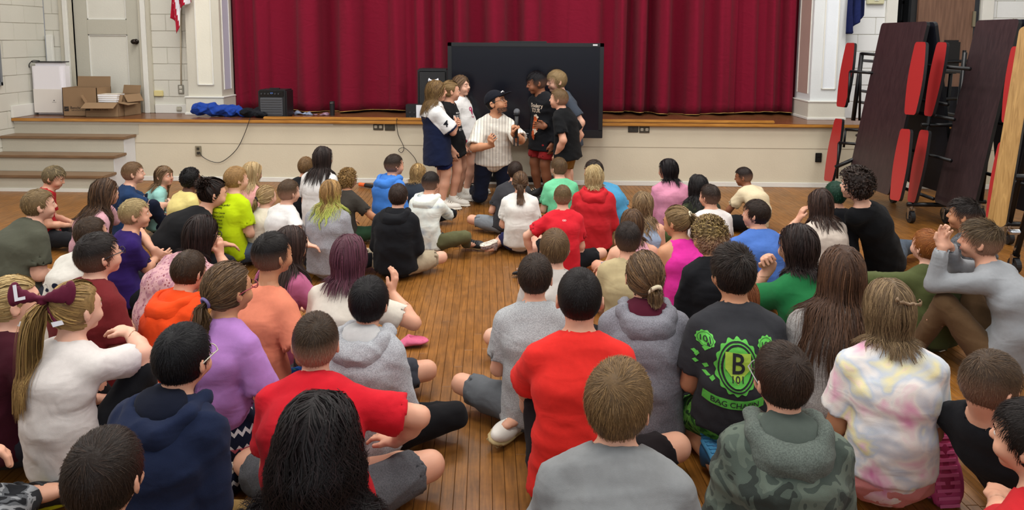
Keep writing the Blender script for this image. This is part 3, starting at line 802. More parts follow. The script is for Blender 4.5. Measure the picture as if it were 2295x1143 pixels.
    for sx in (1, -1):
        pts = []; x0 = sx*(0.032+0.017*u); z0 = 0.0225-0.006*np.abs(u+0.15*sx)**2+vz*0.0022; y0 = 0.0868-0.011*((np.abs(x0)-0.012)/0.035)**2*1.2
        a0 = np.stack([x0-sx*0.004, y0, z0], 1); a1 = np.stack([x0+sx*0.005, y0-0.0012, z0+0.001], 1); pts.append(np.stack([a0, (a0+a1)/2+[0, 0.0012, 0], a1], 1))
        pts = np.concatenate(pts); bv, bq, bc = ribbons(pts, np.full(len(pts), 0.0034), np.tile(hcv*0.7, (len(pts)*3, 1)).reshape(len(pts), 3, 3), np.tile([0, 1.0, 0.1], (len(pts), 3, 1)))
        link('eyebrow', npmesh('eyebrow', bv*kh@HR.T+H, bq, cols=bc), hairmat(), root)
    sk = lin(skin)
    lv, lq = lips_mesh(mouth)
    link('lips', npmesh('lips', lv*kh@HR.T+H, lq), plain('lips'+skin, (sk and '#%02x%02x%02x' % tuple(int(max(0, min(255, q))) for q in (int(skin[1:3], 16)*0.86, int(skin[3:5], 16)*0.66, int(skin[5:7], 16)*0.66))), 0.45), root)
    hrad = lambda *q: f32(np.array(q)*k)
    # ---- clothes
    out = {'root': root, 'H': H, 'HR': HR, 'k': k, 'kh': kh, 'B': B, 'NB': NB, 'T': T, 'arm': arm, 'leg': leg, 'base': base, 'ut': ut, 'bf': bf, 'br': br, 'Pv': Pv, 'Sh': Sh}
    hsh = (0.0125, 0.0155, 0.019)[lod]
    tsh = None
    if top:
        kind, mat = top[0], top[1]; loose = top[2] if len(top) > 2 else 1.0
        thick = {'tee': 0.012, 'long': 0.013, 'hoodie': 0.021, 'tank': 0.008, 'jersey': 0.02}[kind]*k*loose
        ts = torso(thick)
        hemz = hem*k if legs != 'stand' else top[3]*-1 if len(top) > 3 else -0.10*k
        hemp = Pv+(Pv-sp(0.25))*0.0+np.array([0, 0, hemz])-bf*0.012*k
        ts.append(A('ecap', T[1], f32(hemp), 0.085*kf+thick, (0.101 if legs != 'stand' else 0.108)*kf+thick*1.5, br_, 1.36 if legs != 'stand' else 1.55, True, k=0.02))
        cyl = []
        for i, sd in enumerate((1, -1)):
            a = arm[i]; af = (0.5+0.5*fat)*k
            if kind != 'tank':
                ts.append(A('cap', f32(NB-ut*0.035*k+br*sd*0.03*k), Sh[i], 0.042*kf+thick, 0.045*k+thick*0.8, k=0.03))
                ts.append(A('cap', f32(NB+ut*0.012*k+br*sd*0.02*k), f32(Sh[i]+ut*0.012*k), 0.03*k+thick*0.6, 0.03*k+thick*0.6, k=0.03))
            else:
                ts.append(A('cap', f32(NB-ut*0.03*k+br*sd*0.05*k), f32(NB-ut*0.05*k+br*sd*0.07*k), 0.042*k+thick, 0.04*k+thick, k=0.02))
            if kind in ('tee', 'jersey'):
                q = 0.72 if kind == 'tee' else 0.9
                e = a[0]+(a[1]-a[0])*q
                sag = f32([0, 0, -0.006*k])
                ts.append(A('ecap', a[0], f32(e+sag), 0.046*af+thick*0.7, 0.047*af+thick*1.7, br_, 1.0, True, k=0.008)); cyl.append((e-(a[1]-a[0])*0.06, e+(a[1]-a[0])*0.2, 0.038*af+0.005))
            elif kind in ('long', 'hoodie'):
                e = a[2]-unit(a[2]-a[1])*0.0
                ts.append(A('cap', a[0], a[1], 0.047*af+thick*0.7, 0.038*af+thick*0.9, k=0.009))
                ts.append(A('ecap', a[1], f32(e), 0.037*af+thick*0.9, 0.026*af+thick*0.8, br_, 1.0, True, k=0.015)); cyl.append((e-(a[2]-a[1])*0.05, e+(a[2]-a[1])*0.2, 0.024*af+0.002))
        tsh = list(ts)
        # neck opening and sleeve mouths
        nr = {'tank': 0.062, 'hoodie': 0.052}.get(kind, 0.053)*k*nk
        ts.append(C_('cap', f32(NB+ut*0.026*k+bf*0.012*k), f32(SB+ut*0.05*k), nr, nr*1.2, k=0.006))
        for c in cyl: ts.append(C_('cap', f32(c[0]), f32(c[1]), c[2], c[2]*1.02, k=0.004))
        ts.append(('&', 'plane', (v3(0, 0, -1), v3(0, 0, 0.006)), 0.004))
        V, Q = solid(ts, hsh)
        V = fold(V, Q, seed, (0.0065 if kind != 'hoodie' else 0.010)*k)
        o = link({'tee': 'shirt', 'long': 'shirt', 'hoodie': 'sweatshirt', 'tank': 'tank_top', 'jersey': 'jersey'}[kind], npmesh('shirt', V, Q), mat, root)
        out['shirt'] = o; out['SV'] = V; out['SQ'] = Q; out['ts'] = ts; out['seed'] = seed
        if collar and lod == 0 and kind in ('tee', 'long', 'jersey') and hood is None:
            bm = bmesh.new(); c0 = NB+ut*0.009*k+bf*0.006*k; x_ = br; y_ = unit(np.cross(ut, br)); nn = 20
            ring = [Vector(c0+x_*math.cos(q)*0.0535*k*nk+y_*math.sin(q)*0.056*k*nk+ut*(-0.006*k*math.cos(2*q)-0.010*k*math.sin(q))) for q in [2*math.pi*j/nn for j in range(nn+1)]]
            b_tube(bm, ring, 0.0095*k, 6); bmobj('collar', bm, mat, o, smooth=True)
    if hood is not None:
        hsd = [A('ell', f32(NB-bf*0.058*k-ut*0.045*k), f32(np.stack([br, np.cross(ut, br), ut], 1)), hrad(0.112, 0.062, 0.085), k=0.03), A('ell', f32(NB-bf*0.03*k-ut*0.005*k), f32(np.stack([br, np.cross(ut, br), ut], 1)), hrad(0.092, 0.045, 0.05), k=0.02)]
        pr = [NB+bf*0.06*k-ut*0.0*k+br*0.035*k, NB+bf*0.02*k+ut*0.03*k+br*0.078*k, NB-bf*0.06*k+ut*0.026*k+br*0.092*k, NB-bf*0.112*k-ut*0.015*k+br*0.05*k,
              NB-bf*0.120*k-ut*0.018*k, NB-bf*0.112*k-ut*0.015*k-br*0.05*k, NB-bf*0.06*k+ut*0.026*k-br*0.092*k, NB+bf*0.02*k+ut*0.03*k-br*0.078*k, NB+bf*0.06*k-br*0.035*k]
        for a_, b_ in zip(pr, pr[1:]): hsd.append(A('cap', f32(a_), f32(b_), 0.021*k, 0.021*k, k=0.045))
        hsd.append(C_('ell', f32(NB-bf*0.066*k+ut*0.034*k), f32(np.stack([br, np.cross(ut, br), ut], 1)), hrad(0.080, 0.044, 0.062), k=0.010)); hsd.append(C_('cap', f32(NB), f32(NB+ut*0.12*k), 0.05*k, 0.06*k, k=0.008))
        V, Q = solid(hsd, hsh*0.9); V = fold(V, Q, seed+5, 0.009*k)
        ho = link('hood', npmesh('hood', V, Q), hood[0], out['shirt'])
        Rh = f32(np.stack([br, np.cross(ut, br), ut], 1)); pn = f32(unit(ut*0.72-bf*0.69))
        lsh = [A('ell', f32(NB-bf*0.066*k+ut*0.034*k), Rh, hrad(0.088, 0.056, 0.072)), ('&', 'plane', (pn, f32(NB-bf*0.105*k+ut*0.022*k)), 0.006)]
        V, Q = solid(lsh, hsh*0.8); link('hood_lining', npmesh('hood_lining', fold(V, Q, seed+6, 0.006*k), Q), hood[1] if len(hood) > 1 else hood[0], ho)
        if len(hood) > 1 and lod < 2:
            lo, hi = shape_bounds(lsh, 0.01); v, ax = field(ts, lo, hi, 0.009); x, y, z_ = ax[0][:, None, None], ax[1][None, :, None], ax[2][None, None, :]
            reg = d_ell(x, y, z_, *lsh[0][2]); V, Q = nets(np.maximum(v-0.006, reg), ax)
            if len(Q): link('hood_lining', npmesh('hood_lining', V, Q), hood[1], ho)
        tsh = (tsh or [])+[q for q in hsd if q[0] == '+']
    if bot:
        kind, mat = bot[0], bot[1]
        bs = [A('ell', f32(Pv+np.array([0, 0, 0.0])), f32(B), (0.130*kf, 0.104*kf, 0.102*k), k=0.02)]
        if legs == 'stand': bs = [A('ecap', f32(Pv+np.array([0, 0, 0.0])), f32(Pv-np.array([0, 0, 0.06*k])), 0.074*kf, 0.084*kf, br_, 1.36, k=0.02)]
        cut = []
        if kind == 'skirt':
            kn = (leg[0][1]+leg[1][1])/2
            for i in (0, 1): bs.append(A('cap', leg[i][0], f32(leg[i][1]*0.85+leg[i][0]*0.15), 0.1*k, 0.085*k, k=0.05)); bs.append(A('cap', leg[i][1]*0.8, leg[i][2], 0.07*k, 0.06*k, k=0.05))
        else:
            for i in (0, 1):
                q = leg[i]; af = (0.5+0.5*fat)*k; tf = {'shorts': 0.013, 'pants': 0.012, 'leggings': 0.006, 'bike': 0.007}[kind]*k
                if kind in ('shorts', 'bike'):
                    e = q[0]+(q[1]-q[0])*(0.84 if kind == 'shorts' else 0.55)
                    q0_ = q[0] if legs != 'stand' else f32(q[0]-np.array([0, 0, 0.055*k]))
                    bs.append(A('ecap', q0_, f32(e), 0.074*af+tf, (0.055 if kind == 'shorts' else 0.058)*af+tf*1.3, br_, 1.0, True, k=0.025)); cut.append((e-(q[1]-q[0])*0.08, e+(q[1]-q[0])*0.15, 0.053*af))
                else:
                    e = q[2]-unit(q[2]-q[1])*0.02*k
                    bs.append(A('cap', q[0], q[1], 0.074*af+tf, 0.048*af+tf, k=0.025)); bs.append(A('ecap', q[1], f32(e), 0.047*af+tf, 0.036*af+tf, br_, 1.0, True, k=0.012))
            for c in cut: bs.append(C_('cap', f32(c[0]), f32(c[1]), c[2], c[2], k=0.004))
        bs.append(('&', 'plane', (v3(0, 0, -1), v3(0, 0, 0.004)), 0.006))
        V, Q = solid(bs, hsh*1.08); V = fold(V, Q, seed+9, 0.010*k if kind != 'leggings' else 0.004)
        V[:, 2] = np.maximum(V[:, 2], 0.002)
        o = link({'shorts': 'shorts', 'bike': 'shorts', 'pants': 'trousers', 'leggings': 'leggings', 'skirt': 'skirt'}[kind], npmesh('trousers', V, Q), mat, root)
        out['bot'] = o
    if shoe:
        for i, sd in enumerate((1, -1)):
            q = leg[i]; td = unit(q[3]+np.array([0, 0, 0 if legs != 'long' else 0])); kn = unit(q[1]-q[2])
            up = np.array([0, 0, 1.0]) if legs in ('stand', 'knees') or abs(td[2]) > 0.8 else unit(kn*0.6+np.array([0, 0, 0.35])+1e-3)
            if legs in ('kneel', 'wsit'): up = np.array([0, 0.0, -1.0])
            if len(L[i]) > 3: up = np.array(L[i][3], dtype=float)
            if legs == 'long': up = unit(-bf)
            up = unit(up-td*float(up@td))
            pos = q[2]+td*0.045*k-up*0.07*k
            if legs in ('stand', 'knees'): pos[2] = 0.003
            else: pos[2] = max(pos[2], 0.006+0.045*k*math.sqrt(max(0, 1-up[2]**2)))
            add_shoe(root, pos, td, up, k*(shoe[5] if len(shoe) > 5 else 1.0), shoe[0], shoe[1], shoe[2], shoe[3] if len(shoe) > 3 else None, shoe[4] if len(shoe) > 4 else None)
    # ---- hair
    if hair:
        V, Q, Cc = make_hair(hair, H, HR, kh, tsh if hair['s'] in ('long', 'bob', 'tie') else None, rs, lod, (NB[0], NB[1], bf[0], bf[1]))
        V[:, 2] = np.maximum(V[:, 2], 0.004)
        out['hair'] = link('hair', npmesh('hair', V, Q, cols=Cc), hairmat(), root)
        if hair.get('tie') and hair.get('band'):
            tp = nrm(v3(*hair['tie']))*(HRAD+0.016)+HC; c = H+HR@(tp*kh)
            bm = bmesh.new(); ax_ = unit(HR@nrm(v3(*hair['tie']))); a1 = unit(np.cross(ax_, [0.3, 0.2, 1.0])); a2 = np.cross(ax_, a1)
            rr_ = hair.get('brad', 0.018)*k
            b_tube(bm, [Vector(c+(a1*math.cos(q)+a2*math.sin(q))*rr_*(1+0.12*math.sin(9*q))) for q in [2*math.pi*j/18 for j in range(19)]], hair.get('bw', 0.0065)*k, 6)
            bmobj('hair_band', bm, cloth(hair['band']), root, smooth=True)
    if glasses:
        bm = bmesh.new()
        def G(*c): return Vector(H+HR@np.array(c)*kh)
        for sx in (1, -1):
            b_tube(bm, [G(sx*0.032+0.0225*math.cos(q), 0.098, 0.001+0.0165*math.sin(q)) for q in [2*math.pi*j/14 for j in range(15)]], 0.0020*kh, 5)
            b_tube(bm, [G(sx*0.054, 0.097, 0.006), G(sx*0.070, 0.080, 0.006), G(sx*0.084, 0.01, 0.004), G(sx*0.085, -0.018, -0.003)], 0.0023*kh, 5)
        b_tube(bm, [G(-0.0095, 0.098, 0.004), G(0, 0.102, 0.007), G(0.0095, 0.098, 0.004)], 0.002*kh, 5)
        bmobj('glasses', bm, plain('glasses'+glasses, glasses, 0.3), root, smooth=True)
    return out

def lips_mesh(mouth):
    key = ('lips', mouth)
    if key in SHARED: return SHARED[key]
    o = 0.0035*mouth
    sh = [A('ell', v3(0, 0.0835, -0.049+o), None, (0.019, 0.0095, 0.0042)), A('ell', v3(0, 0.0835, -0.0575-o), None, (0.016, 0.0095, 0.0052), k=0.001)]
    SHARED[key] = solid(sh, 0.0048, pad=0.008); return SHARED[key]

def text_print(out, txt, u0, v0, size, mat, side=-1, name='print', bend=0.0, parent=None, target=None, du=1.0, font_shear=0.0, extr=0.0):
    """flat print laid on a shirt: u right as read from that side, v up from the neck base; side -1 = back, 1 = front"""
    cu = bpy.data.curves.new('t', 'FONT'); cu.body = txt; cu.size = size; cu.align_x = 'CENTER'; cu.align_y = 'CENTER'; cu.shear = font_shear; cu.resolution_u = 3
    cu.offset = size*0.012
    o = bpy.data.objects.new('t', cu); COL.objects.link(o); bpy.context.view_layer.update()
    me = bpy.data.meshes.new_from_object(o.evaluated_get(bpy.context.evaluated_depsgraph_get()))
    bpy.data.objects.remove(o)
    return lay(out, me, u0, v0, mat, side, name, bend, du)
def lay(out, me, u0, v0, mat, side=-1, name='print', bend=0.0, du=1.0, dirv=None, off=0.0025, upv=None, org=None):
    bm = bmesh.new(); bm.from_mesh(me); bpy.data.meshes.remove(me)
    bmesh.ops.triangulate(bm, faces=bm.faces)
    xs = [v.co.x for v in bm.verts]; ys = [v.co.y for v in bm.verts]
    st = 0.016
    for ax_, (lo, hi) in ((0, (min(xs), max(xs))), (1, (min(ys), max(ys)))):
        q = lo+st
        while q < hi:
            n = Vector((1, 0, 0)) if ax_ == 0 else Vector((0, 1, 0))
            bmesh.ops.bisect_plane(bm, geom=bm.verts[:]+bm.edges[:]+bm.faces[:], plane_co=n*q, plane_no=n); q += st
    V, Q = out['SV'], out['SQ']
    tree = BVHTree.FromPolygons([Vector(v) for v in V], Q.tolist())
    bf, br, ut = (Vector(out['bf']), Vector(out['br']), Vector(out['ut'])); NB = Vector(out['NB']); k = out['k']
    if dirv is None: d = -bf*side; rt = br*(1 if side < 0 else -1)
    else: d = -Vector(dirv); rt = d.cross(Vector((0, 0, 1))).normalized()
    up = Vector((0, 0, 1)); d = (d-up*0.0).normalized(); o0 = NB if org is None else Vector(org)
    bad = []
    for v in bm.verts:
        x = v.co.x*du*k+u0*k; y = v.co.y*k+v0*k+bend*(v.co.x**2)*k
        p0 = o0+rt*x+up*y-d*0.6
        hit = tree.ray_cast(p0, d)
        if hit[0] is None: bad.append(v)
        else: v.co = hit[0]-d*off
    bmesh.ops.delete(bm, geom=bad, context='VERTS')
    m2 = bpy.data.meshes.new(name); bm.to_mesh(m2); bm.free()
    return link(name, m2, mat, out['shirt'])
def patch(pts=None, n=24, rx=0.03, ry=0.04, inner=0.0, fn=None):
    """flat shape for a print: an ellipse, a ring or a polygon"""
    bm = bmesh.new()
    if pts is not None: bm.faces.new([bm.verts.new((a, b, 0)) for a, b in pts])
    else:
        f_ = fn or (lambda q: 1.0)
        o = [bm.verts.new((rx*f_(2*math.pi*i/n)*math.cos(2*math.pi*i/n), ry*f_(2*math.pi*i/n)*math.sin(2*math.pi*i/n), 0)) for i in range(n)]
        if inner:
            i_ = [bm.verts.new((v.co.x*inner, v.co.y*inner, 0)) for v in o]
            for j in range(n): bm.faces.new((o[j], o[(j+1) % n], i_[(j+1) % n], i_[j]))
        else: bm.faces.new(o)
    me = bpy.data.meshes.new('p'); bm.to_mesh(me); bm.free(); return me
# ------------------------------------------------------------------ the hall
HS = 0.72; SY = 8.3; WY = 8.95; XL, XR = -5.95, 6.15
def paint(col, name='paint', rough=0.55, mott=0.06):
    return plain(name+str(col), col, rough, noise=mott, nscale=3.5, bump=0.12, bscale=60)
CREAM = paint('#cfc6b0'); WHITE = paint('#d8d6cc'); BRICKP = paint('#cdcbc0', 'block'); TRIMW = paint('#dcdbd4', 'trim'); GREIGE = paint('#bdb8a8', 'greige')
MORT = paint('#b5b2a6', 'mortar')
BLACK = plain('black_plastic', '#16171a', 0.45); BLACKM = plain('black_metal', '#101114', 0.35, 0.3); CHROME = plain('chrome', '#b8bcc0', 0.2, 1.0)
def woodmat(name, c1, c2, rough, stretch=(18, 18, 1.2), attr=False, spec=0.5, coat=0.0, ds=0.4):
    m, N, L, B = newmat(name)
    tc = N.new('ShaderNodeTexCoord').outputs['Object']; vec = tc
    if attr:
        a = N.new('ShaderNodeAttribute'); a.attribute_name = 'col'
        sc = N.new('ShaderNodeVectorMath'); sc.operation = 'SCALE'; L.new(a.outputs['Vector'], sc.inputs[0]); sc.inputs[3].default_value = 9.0
        ad = N.new('ShaderNodeVectorMath'); ad.operation = 'ADD'; L.new(tc, ad.inputs[0]); L.new(sc.outputs[0], ad.inputs[1]); vec = ad.outputs[0]
    mp = N.new('ShaderNodeMapping'); mp.inputs['Scale'].default_value = stretch; L.new(vec, mp.inputs[0])
    t = N.new('ShaderNodeTexNoise'); t.inputs['Scale'].default_value = 3; t.inputs['Detail'].default_value = 6; t.inputs['Distortion'].default_value = ds; L.new(mp.outputs[0], t.inputs['Vector'])
    col = ramp(N, L, t.outputs['Fac'], [(0.3, c1), (0.7, c2)])
    if attr:
        sep = N.new('ShaderNodeSeparateXYZ'); L.new(a.outputs['Vector'], sep.inputs[0])
        hs = N.new('ShaderNodeHueSaturation'); L.new(col, hs.inputs['Color']); mr = N.new('ShaderNodeMapRange'); L.new(sep.outputs[0], mr.inputs[0]); mr.inputs[3].default_value = 0.9; mr.inputs[4].default_value = 1.06
        L.new(mr.outputs[0], hs.inputs['Value']); col = hs.outputs[0]
        # worn and dull patches in the varnish
        n2 = N.new('ShaderNodeTexNoise'); n2.inputs['Scale'].default_value = 2.2; n2.inputs['Detail'].default_value = 6; L.new(tc, n2.inputs['Vector'])
        r2 = N.new('ShaderNodeMapRange'); L.new(n2.outputs['Fac'], r2.inputs[0]); r2.inputs[1].default_value = 0.35; r2.inputs[2].default_value = 0.7; r2.inputs[3].default_value = rough-0.02; r2.inputs[4].default_value = rough+0.1
        L.new(r2.outputs[0], B.inputs['Roughness'])
        n3 = N.new('ShaderNodeTexNoise'); n3.inputs['Scale'].default_value = 7; n3.inputs['Detail'].default_value = 8; n3.inputs['Roughness'].default_value = 0.7; L.new(tc, n3.inputs['Vector'])
        f3 = ramp(N, L, n3.outputs['Fac'], [(0.3, '6e6e6e'), (0.62, 'ffffff')])
        mx = N.new('ShaderNodeMix'); mx.data_type = 'RGBA'; mx.blend_type = 'MULTIPLY'; mx.inputs[0].default_value = 0.45; L.new(col, mx.inputs[6]); L.new(f3, mx.inputs[7]); col = mx.outputs[2]
    else: B.inputs['Roughness'].default_value = rough
    L.new(col, B.inputs['Base Color']); B.inputs['Specular IOR Level'].default_value = spec; B.inputs['Coat Weight'].default_value = coat; B.inputs['Coat Roughness'].default_value = 0.15
    b = N.new('ShaderNodeBump'); b.inputs['Strength'].default_value = 0.04 if attr else 0.12; b.inputs['Distance'].default_value = 0.004; L.new(t.outputs['Fac'], b.inputs['Height']); L.new(b.outputs[0], B.inputs['Normal'])
    return m
FLOORM = woodmat('floor_boards', '#73491a', '#98642a', 0.36, (30, 2.2, 30), True, 0.5)
STAGEM = woodmat('stage_boards', '#5a3722', '#7a4c30', 0.25, (2, 30, 30)); NOSE = woodmat('stage_nosing', '#9a6524', '#c08a40', 0.35, (1.5, 20, 20)); TREAD = woodmat('step_tread', '#6a5038', '#87694c', 0.35, (1.5, 20, 20))
rsf = np.random.RandomState(4)

# floor: strip boards, slightly askew to the stage
fl = empty('floor', (0, 0, 0), kind='structure', rz=math.radians(3.5))
sub = box_obj('subfloor', (-8.5, -3.5, -0.06), (8.5, 9.4, -0.008), plain('gap', '#2a1a0c', 0.7), fl)
bw = 0.047; boards = []
for i in range(-165, 166):
    y = -3.0+rsf.uniform(0, 1.6)
    while y < 9.0:
        L_ = rsf.uniform(0.7, 2.3); y1 = min(y+L_, 9.3)
        boards.append((i*bw, y, y1)); y = y1
c35, s35 = math.cos(math.radians(3.5)), math.sin(math.radians(3.5))
def brank(b):
    x = b[0]; y = max((b[1]+b[2])/2, b[1]); xw = x*c35-y*s35; yw = x*s35+y*c35
    if yw < 1.2 or abs(xw) > yw*0.72+0.1: return 99
    # the open aisle between the two halves of the crowd shows the most floor
    vis = 0.0 if -0.85 < xw+0.03*yw < 0.15 else (0.5 if (xw > 1.2 and yw < 4.6) or (xw > 2.3) else (1.2 if yw > 6.2 else 2.0))
    return yw*0.3+vis
boards.sort(key=brank)
def board_geo(x, y0, y1, tone):
    g = 0.0007; c = 0.0012; w = bw/2
    V = [(x-w+g, y0+g, -0.008), (x+w-g, y0+g, -0.008), (x+w-g, y1-g, -0.008), (x-w+g, y1-g, -0.008),
         (x-w+g, y0+g, -0.0012), (x+w-g, y0+g, -0.0012), (x+w-g, y1-g, -0.0012), (x-w+g, y1-g, -0.0012),
         (x-w+g+c, y0+g+c, 0), (x+w-g-c, y0+g+c, 0), (x+w-g-c, y1-g-c, 0), (x-w+g+c, y1-g-c, 0)]
    Q = [(8, 9, 10, 11)]+[(a, b, b+4, a+4) for a, b in ((0, 1), (1, 2), (2, 3))]+[(3, 0, 4, 7)]+[(4, 5, 9, 8), (5, 6, 10, 9), (6, 7, 11, 10), (7, 4, 8, 11)]
    return V, Q
for n_, (x, y0, y1) in enumerate(boards[:295]):
    V, Q = board_geo(x, y0, y1, 0); t = rsf.uniform(0, 1, 3)
    link('floor_board', npmesh('floor_board', V, Q, False, np.tile(t, (12, 1))), FLOORM, fl)
Vs, Qs, Cs = [], [], []
for n_, (x, y0, y1) in enumerate(boards[295:]):
    V, Q = board_geo(x, y0, y1, 0); Vs.append(V); Qs.append(np.array(Q)+12*n_); Cs.append(np.tile(rsf.uniform(0, 1, 3), (12, 1)))
o = link('floor_boards', npmesh('floor_boards', np.concatenate(Vs), np.concatenate(Qs), False, np.concatenate(Cs)), FLOORM, fl); o['kind'] = 'stuff'

# stage front, boards, nosing
st = empty('stage_front', (0, SY, 0), kind='structure')
box_obj('upper_panel', (-4.556, 0, 0.44), (XR, 0.08, HS-0.04), CREAM, st, 0.002)
box_obj('lower_panel', (-4.556, 0.004, 0.0), (XR, 0.08, 0.4385), CREAM, st, 0.002)
box_obj('core', (-4.556, 0.02, 0.0), (XR, 0.09, HS-0.03), plain('seam', '#6b6350', 0.8), st)
box_obj('baseboard', (-4.55, -0.016, 0.0), (XR, 0.0, 0.055), TRIMW, st, 0.004)
box_obj('moulding', (XL, -0.012, HS-0.062), (-2.25, 0.0, HS-0.036), TRIMW, st, 0.004)
sf = empty('stage_floor', (0, SY, HS), kind='structure')
for j in range(20):
    y0 = -0.03+j*0.068; box_obj('stage_board', (XL, y0, -0.035), (XR, y0+0.0665, 0), STAGEM, sf, 0.0015)
box_obj('edge_nosing', (XL, -0.05, -0.036), (XR, -0.031, -0.002), NOSE, sf, 0.006)
box_obj('curb_strip', (-3.05, -0.02, 0.0), (2.72, 0.03, 0.034), NOSE, sf, 0.008)
# steps on the left
for i in range(3):
    zt = HS*(3-i)/4; y1 = SY-0.22*i; y0 = SY-0.22*(i+1)
    s_ = empty('step', (0, 0, 0), kind='structure')
    box_obj('riser', (XL, y0, 0 if i == 2 else zt-HS/4-0.001), (-4.56, y1, zt-0.03), GREIGE, s_, 0.002)
    box_obj('step_tread', (XL, y0-0.03, zt-0.03), (-4.53, y1, zt), TREAD, s_, 0.005)
box_obj('trim_1', (XL, SY-0.672, 0), (-4.56, SY-0.66, 0.035), TRIMW)['kind'] = 'structure'
sp_ = empty('stair_side', (0, 0, 0), kind='structure')
bm = bmesh.new()
pr_ = [(SY, 0), (SY-0.66, 0), (SY-0.66, HS/4-0.03), (SY-0.44, HS/4-0.03), (SY-0.44, HS/2-0.03), (SY-0.22, HS/2-0.03), (SY-0.22, HS*.75-0.03), (SY, HS*.75-0.03)]
a_ = [bm.verts.new((-4.56, y, z)) for y, z in pr_]; b_ = [bm.verts.new((-4.552, y, z)) for y, z in pr_]
bm.faces.new(a_); bm.faces.new(b_[::-1])
for i in range(8): bm.faces.new((a_[i], a_[(i+1) % 8], b_[(i+1) % 8], b_[i]))
bmobj('side_panel', bm, paint('#cfd0d2', 'stairside'), sp_)
box_obj('fascia', (XL, SY-0.004, HS*.75), (-4.5, SY+0.02, HS-0.04), GREIGE, sp_)

# walls of painted block
def block_wall(name, o0, ud, length, z0, z1, nrm_, mat=BRICKP, start=0.0, holes=(), thick=0.2):
    """running-bond blocks 0.4 x 0.2 on a backing"""
    root = empty(name, (0, 0, 0), kind='structure'); ud = Vector(ud); nn = Vector(nrm_); o0 = Vector(o0)
    def bx(u0, u1, za, zb, d0, d1, bev, nm, m):
        bm = bmesh.new(); b_box(bm, ((u0+u1)/2, (d0+d1)/2, (za+zb)/2), (u1-u0, d1-d0, zb-za), bev=bev)
        M = Matrix(((ud.x, nn.x, 0, o0.x), (ud.y, nn.y, 0, o0.y), (0, 0, 1, 0), (0, 0, 0, 1))); bmesh.ops.transform(bm, matrix=M, verts=bm.verts)
        return bmobj(nm, bm, m, root)
    segs = [(0, length)]
    for h0, h1, hz in holes:
        segs = [q for s in segs for q in ((s[0], min(s[1], h0)), (max(s[0], h1), s[1])) if q[1]-q[0] > 0.02]
    for s in segs: bx(s[0], s[1], z0, z1, -thick, -0.006, 0, 'backing', MORT)
    for h0, h1, hz in holes:
        if hz < z1: bx(h0, h1, hz, z1, -thick, -0.006, 0, 'backing', MORT)
    r = 0; z = z0; start -= 0.4
    while z < z1-0.02:
        ze = min(z+0.2, z1); u = start-(0.2 if r % 2 else 0)
        while u < length:
            a, b = max(u, 0), min(u+0.4, length); u += 0.4
            pcs = [(a, b)]
            for h0, h1, hz in holes:
                if z < hz-0.05: pcs = [q for s in pcs for q in ((s[0], min(s[1], h0)), (max(s[0], h1), s[1])) if q[1]-q[0] > 0.03]
            for a, b in pcs:
                if b-a > 0.03: bx(a+0.003, b-0.003, z+0.003, ze-0.003, -0.05, rsf.uniform(-0.002, 0.002), 0.004, 'block', mat)
        z = ze; r += 1
    return root
HZ = 2.75; DX0, DX1 = -5.60, -4.78     # left door opening
block_wall('wall_back', (XL, WY, 0), (1, 0, 0), 1.9, HS, HZ, (0, -1, 0), holes=((DX0-XL, DX1-XL, 3.0),), start=0.1)
block_wall('wall_left', (XL, WY, 0), (0, -1, 0), 1.2, 0, HZ, (1, 0, 0), start=0.15)
wl = box_obj('wall_left', (XL-0.2, -3.2, 0), (XL, WY-1.2, 3.4), BRICKP); wl['kind'] = 'structure'
wl = box_obj('wall_left', (XL-0.2, WY-1.2, HZ), (XL, WY, 3.4), BRICKP); wl['kind'] = 'structure'
RX0 = 3.62; DR0, DR1 = 4.30, 5.28
block_wall('wall_back', (RX0, WY, 0), (1, 0, 0), XR-RX0, HS, HZ, (0, -1, 0), start=0.25, holes=((DR0-RX0, DR1-RX0, 3.0),), mat=paint('#e2e4e4', 'block_r'))
wr = box_obj('wall_right', (XR, -3.2, 0), (XR+0.2, WY+0.2, 3.4), paint('#c8c6be', 'wr')); wr['kind'] = 'structure'
for a, b in ((XL, -4.05), (RX0, XR)):
    o = box_obj('wall_back', (a, WY, HZ), (b, WY+0.2, 3.4), BRICKP); o['kind'] = 'structure'
o = box_obj('baseboard_back', (XL, WY-0.03, HS), (DX0-0.16, WY, HS+0.11), TRIMW, None, 0.004); o['kind'] = 'structure'
o = box_obj('baseboard_back', (DX1+0.16, WY-0.03, HS), (-4.13, WY, HS+0.11), TRIMW, None, 0.004); o['kind'] = 'structure'
o = box_obj('baseboard_left', (XL, 8.25, HS), (XL+0.03, WY, HS+0.14), TRIMW, None, 0.004); o['kind'] = 'structure'
o = box_obj('trim_2', (-5.92, WY-0.05, HS+0.1), (-5.84, WY-0.004, HS+0.95), TRIMW, None, 0.01); o['kind'] = 'structure'
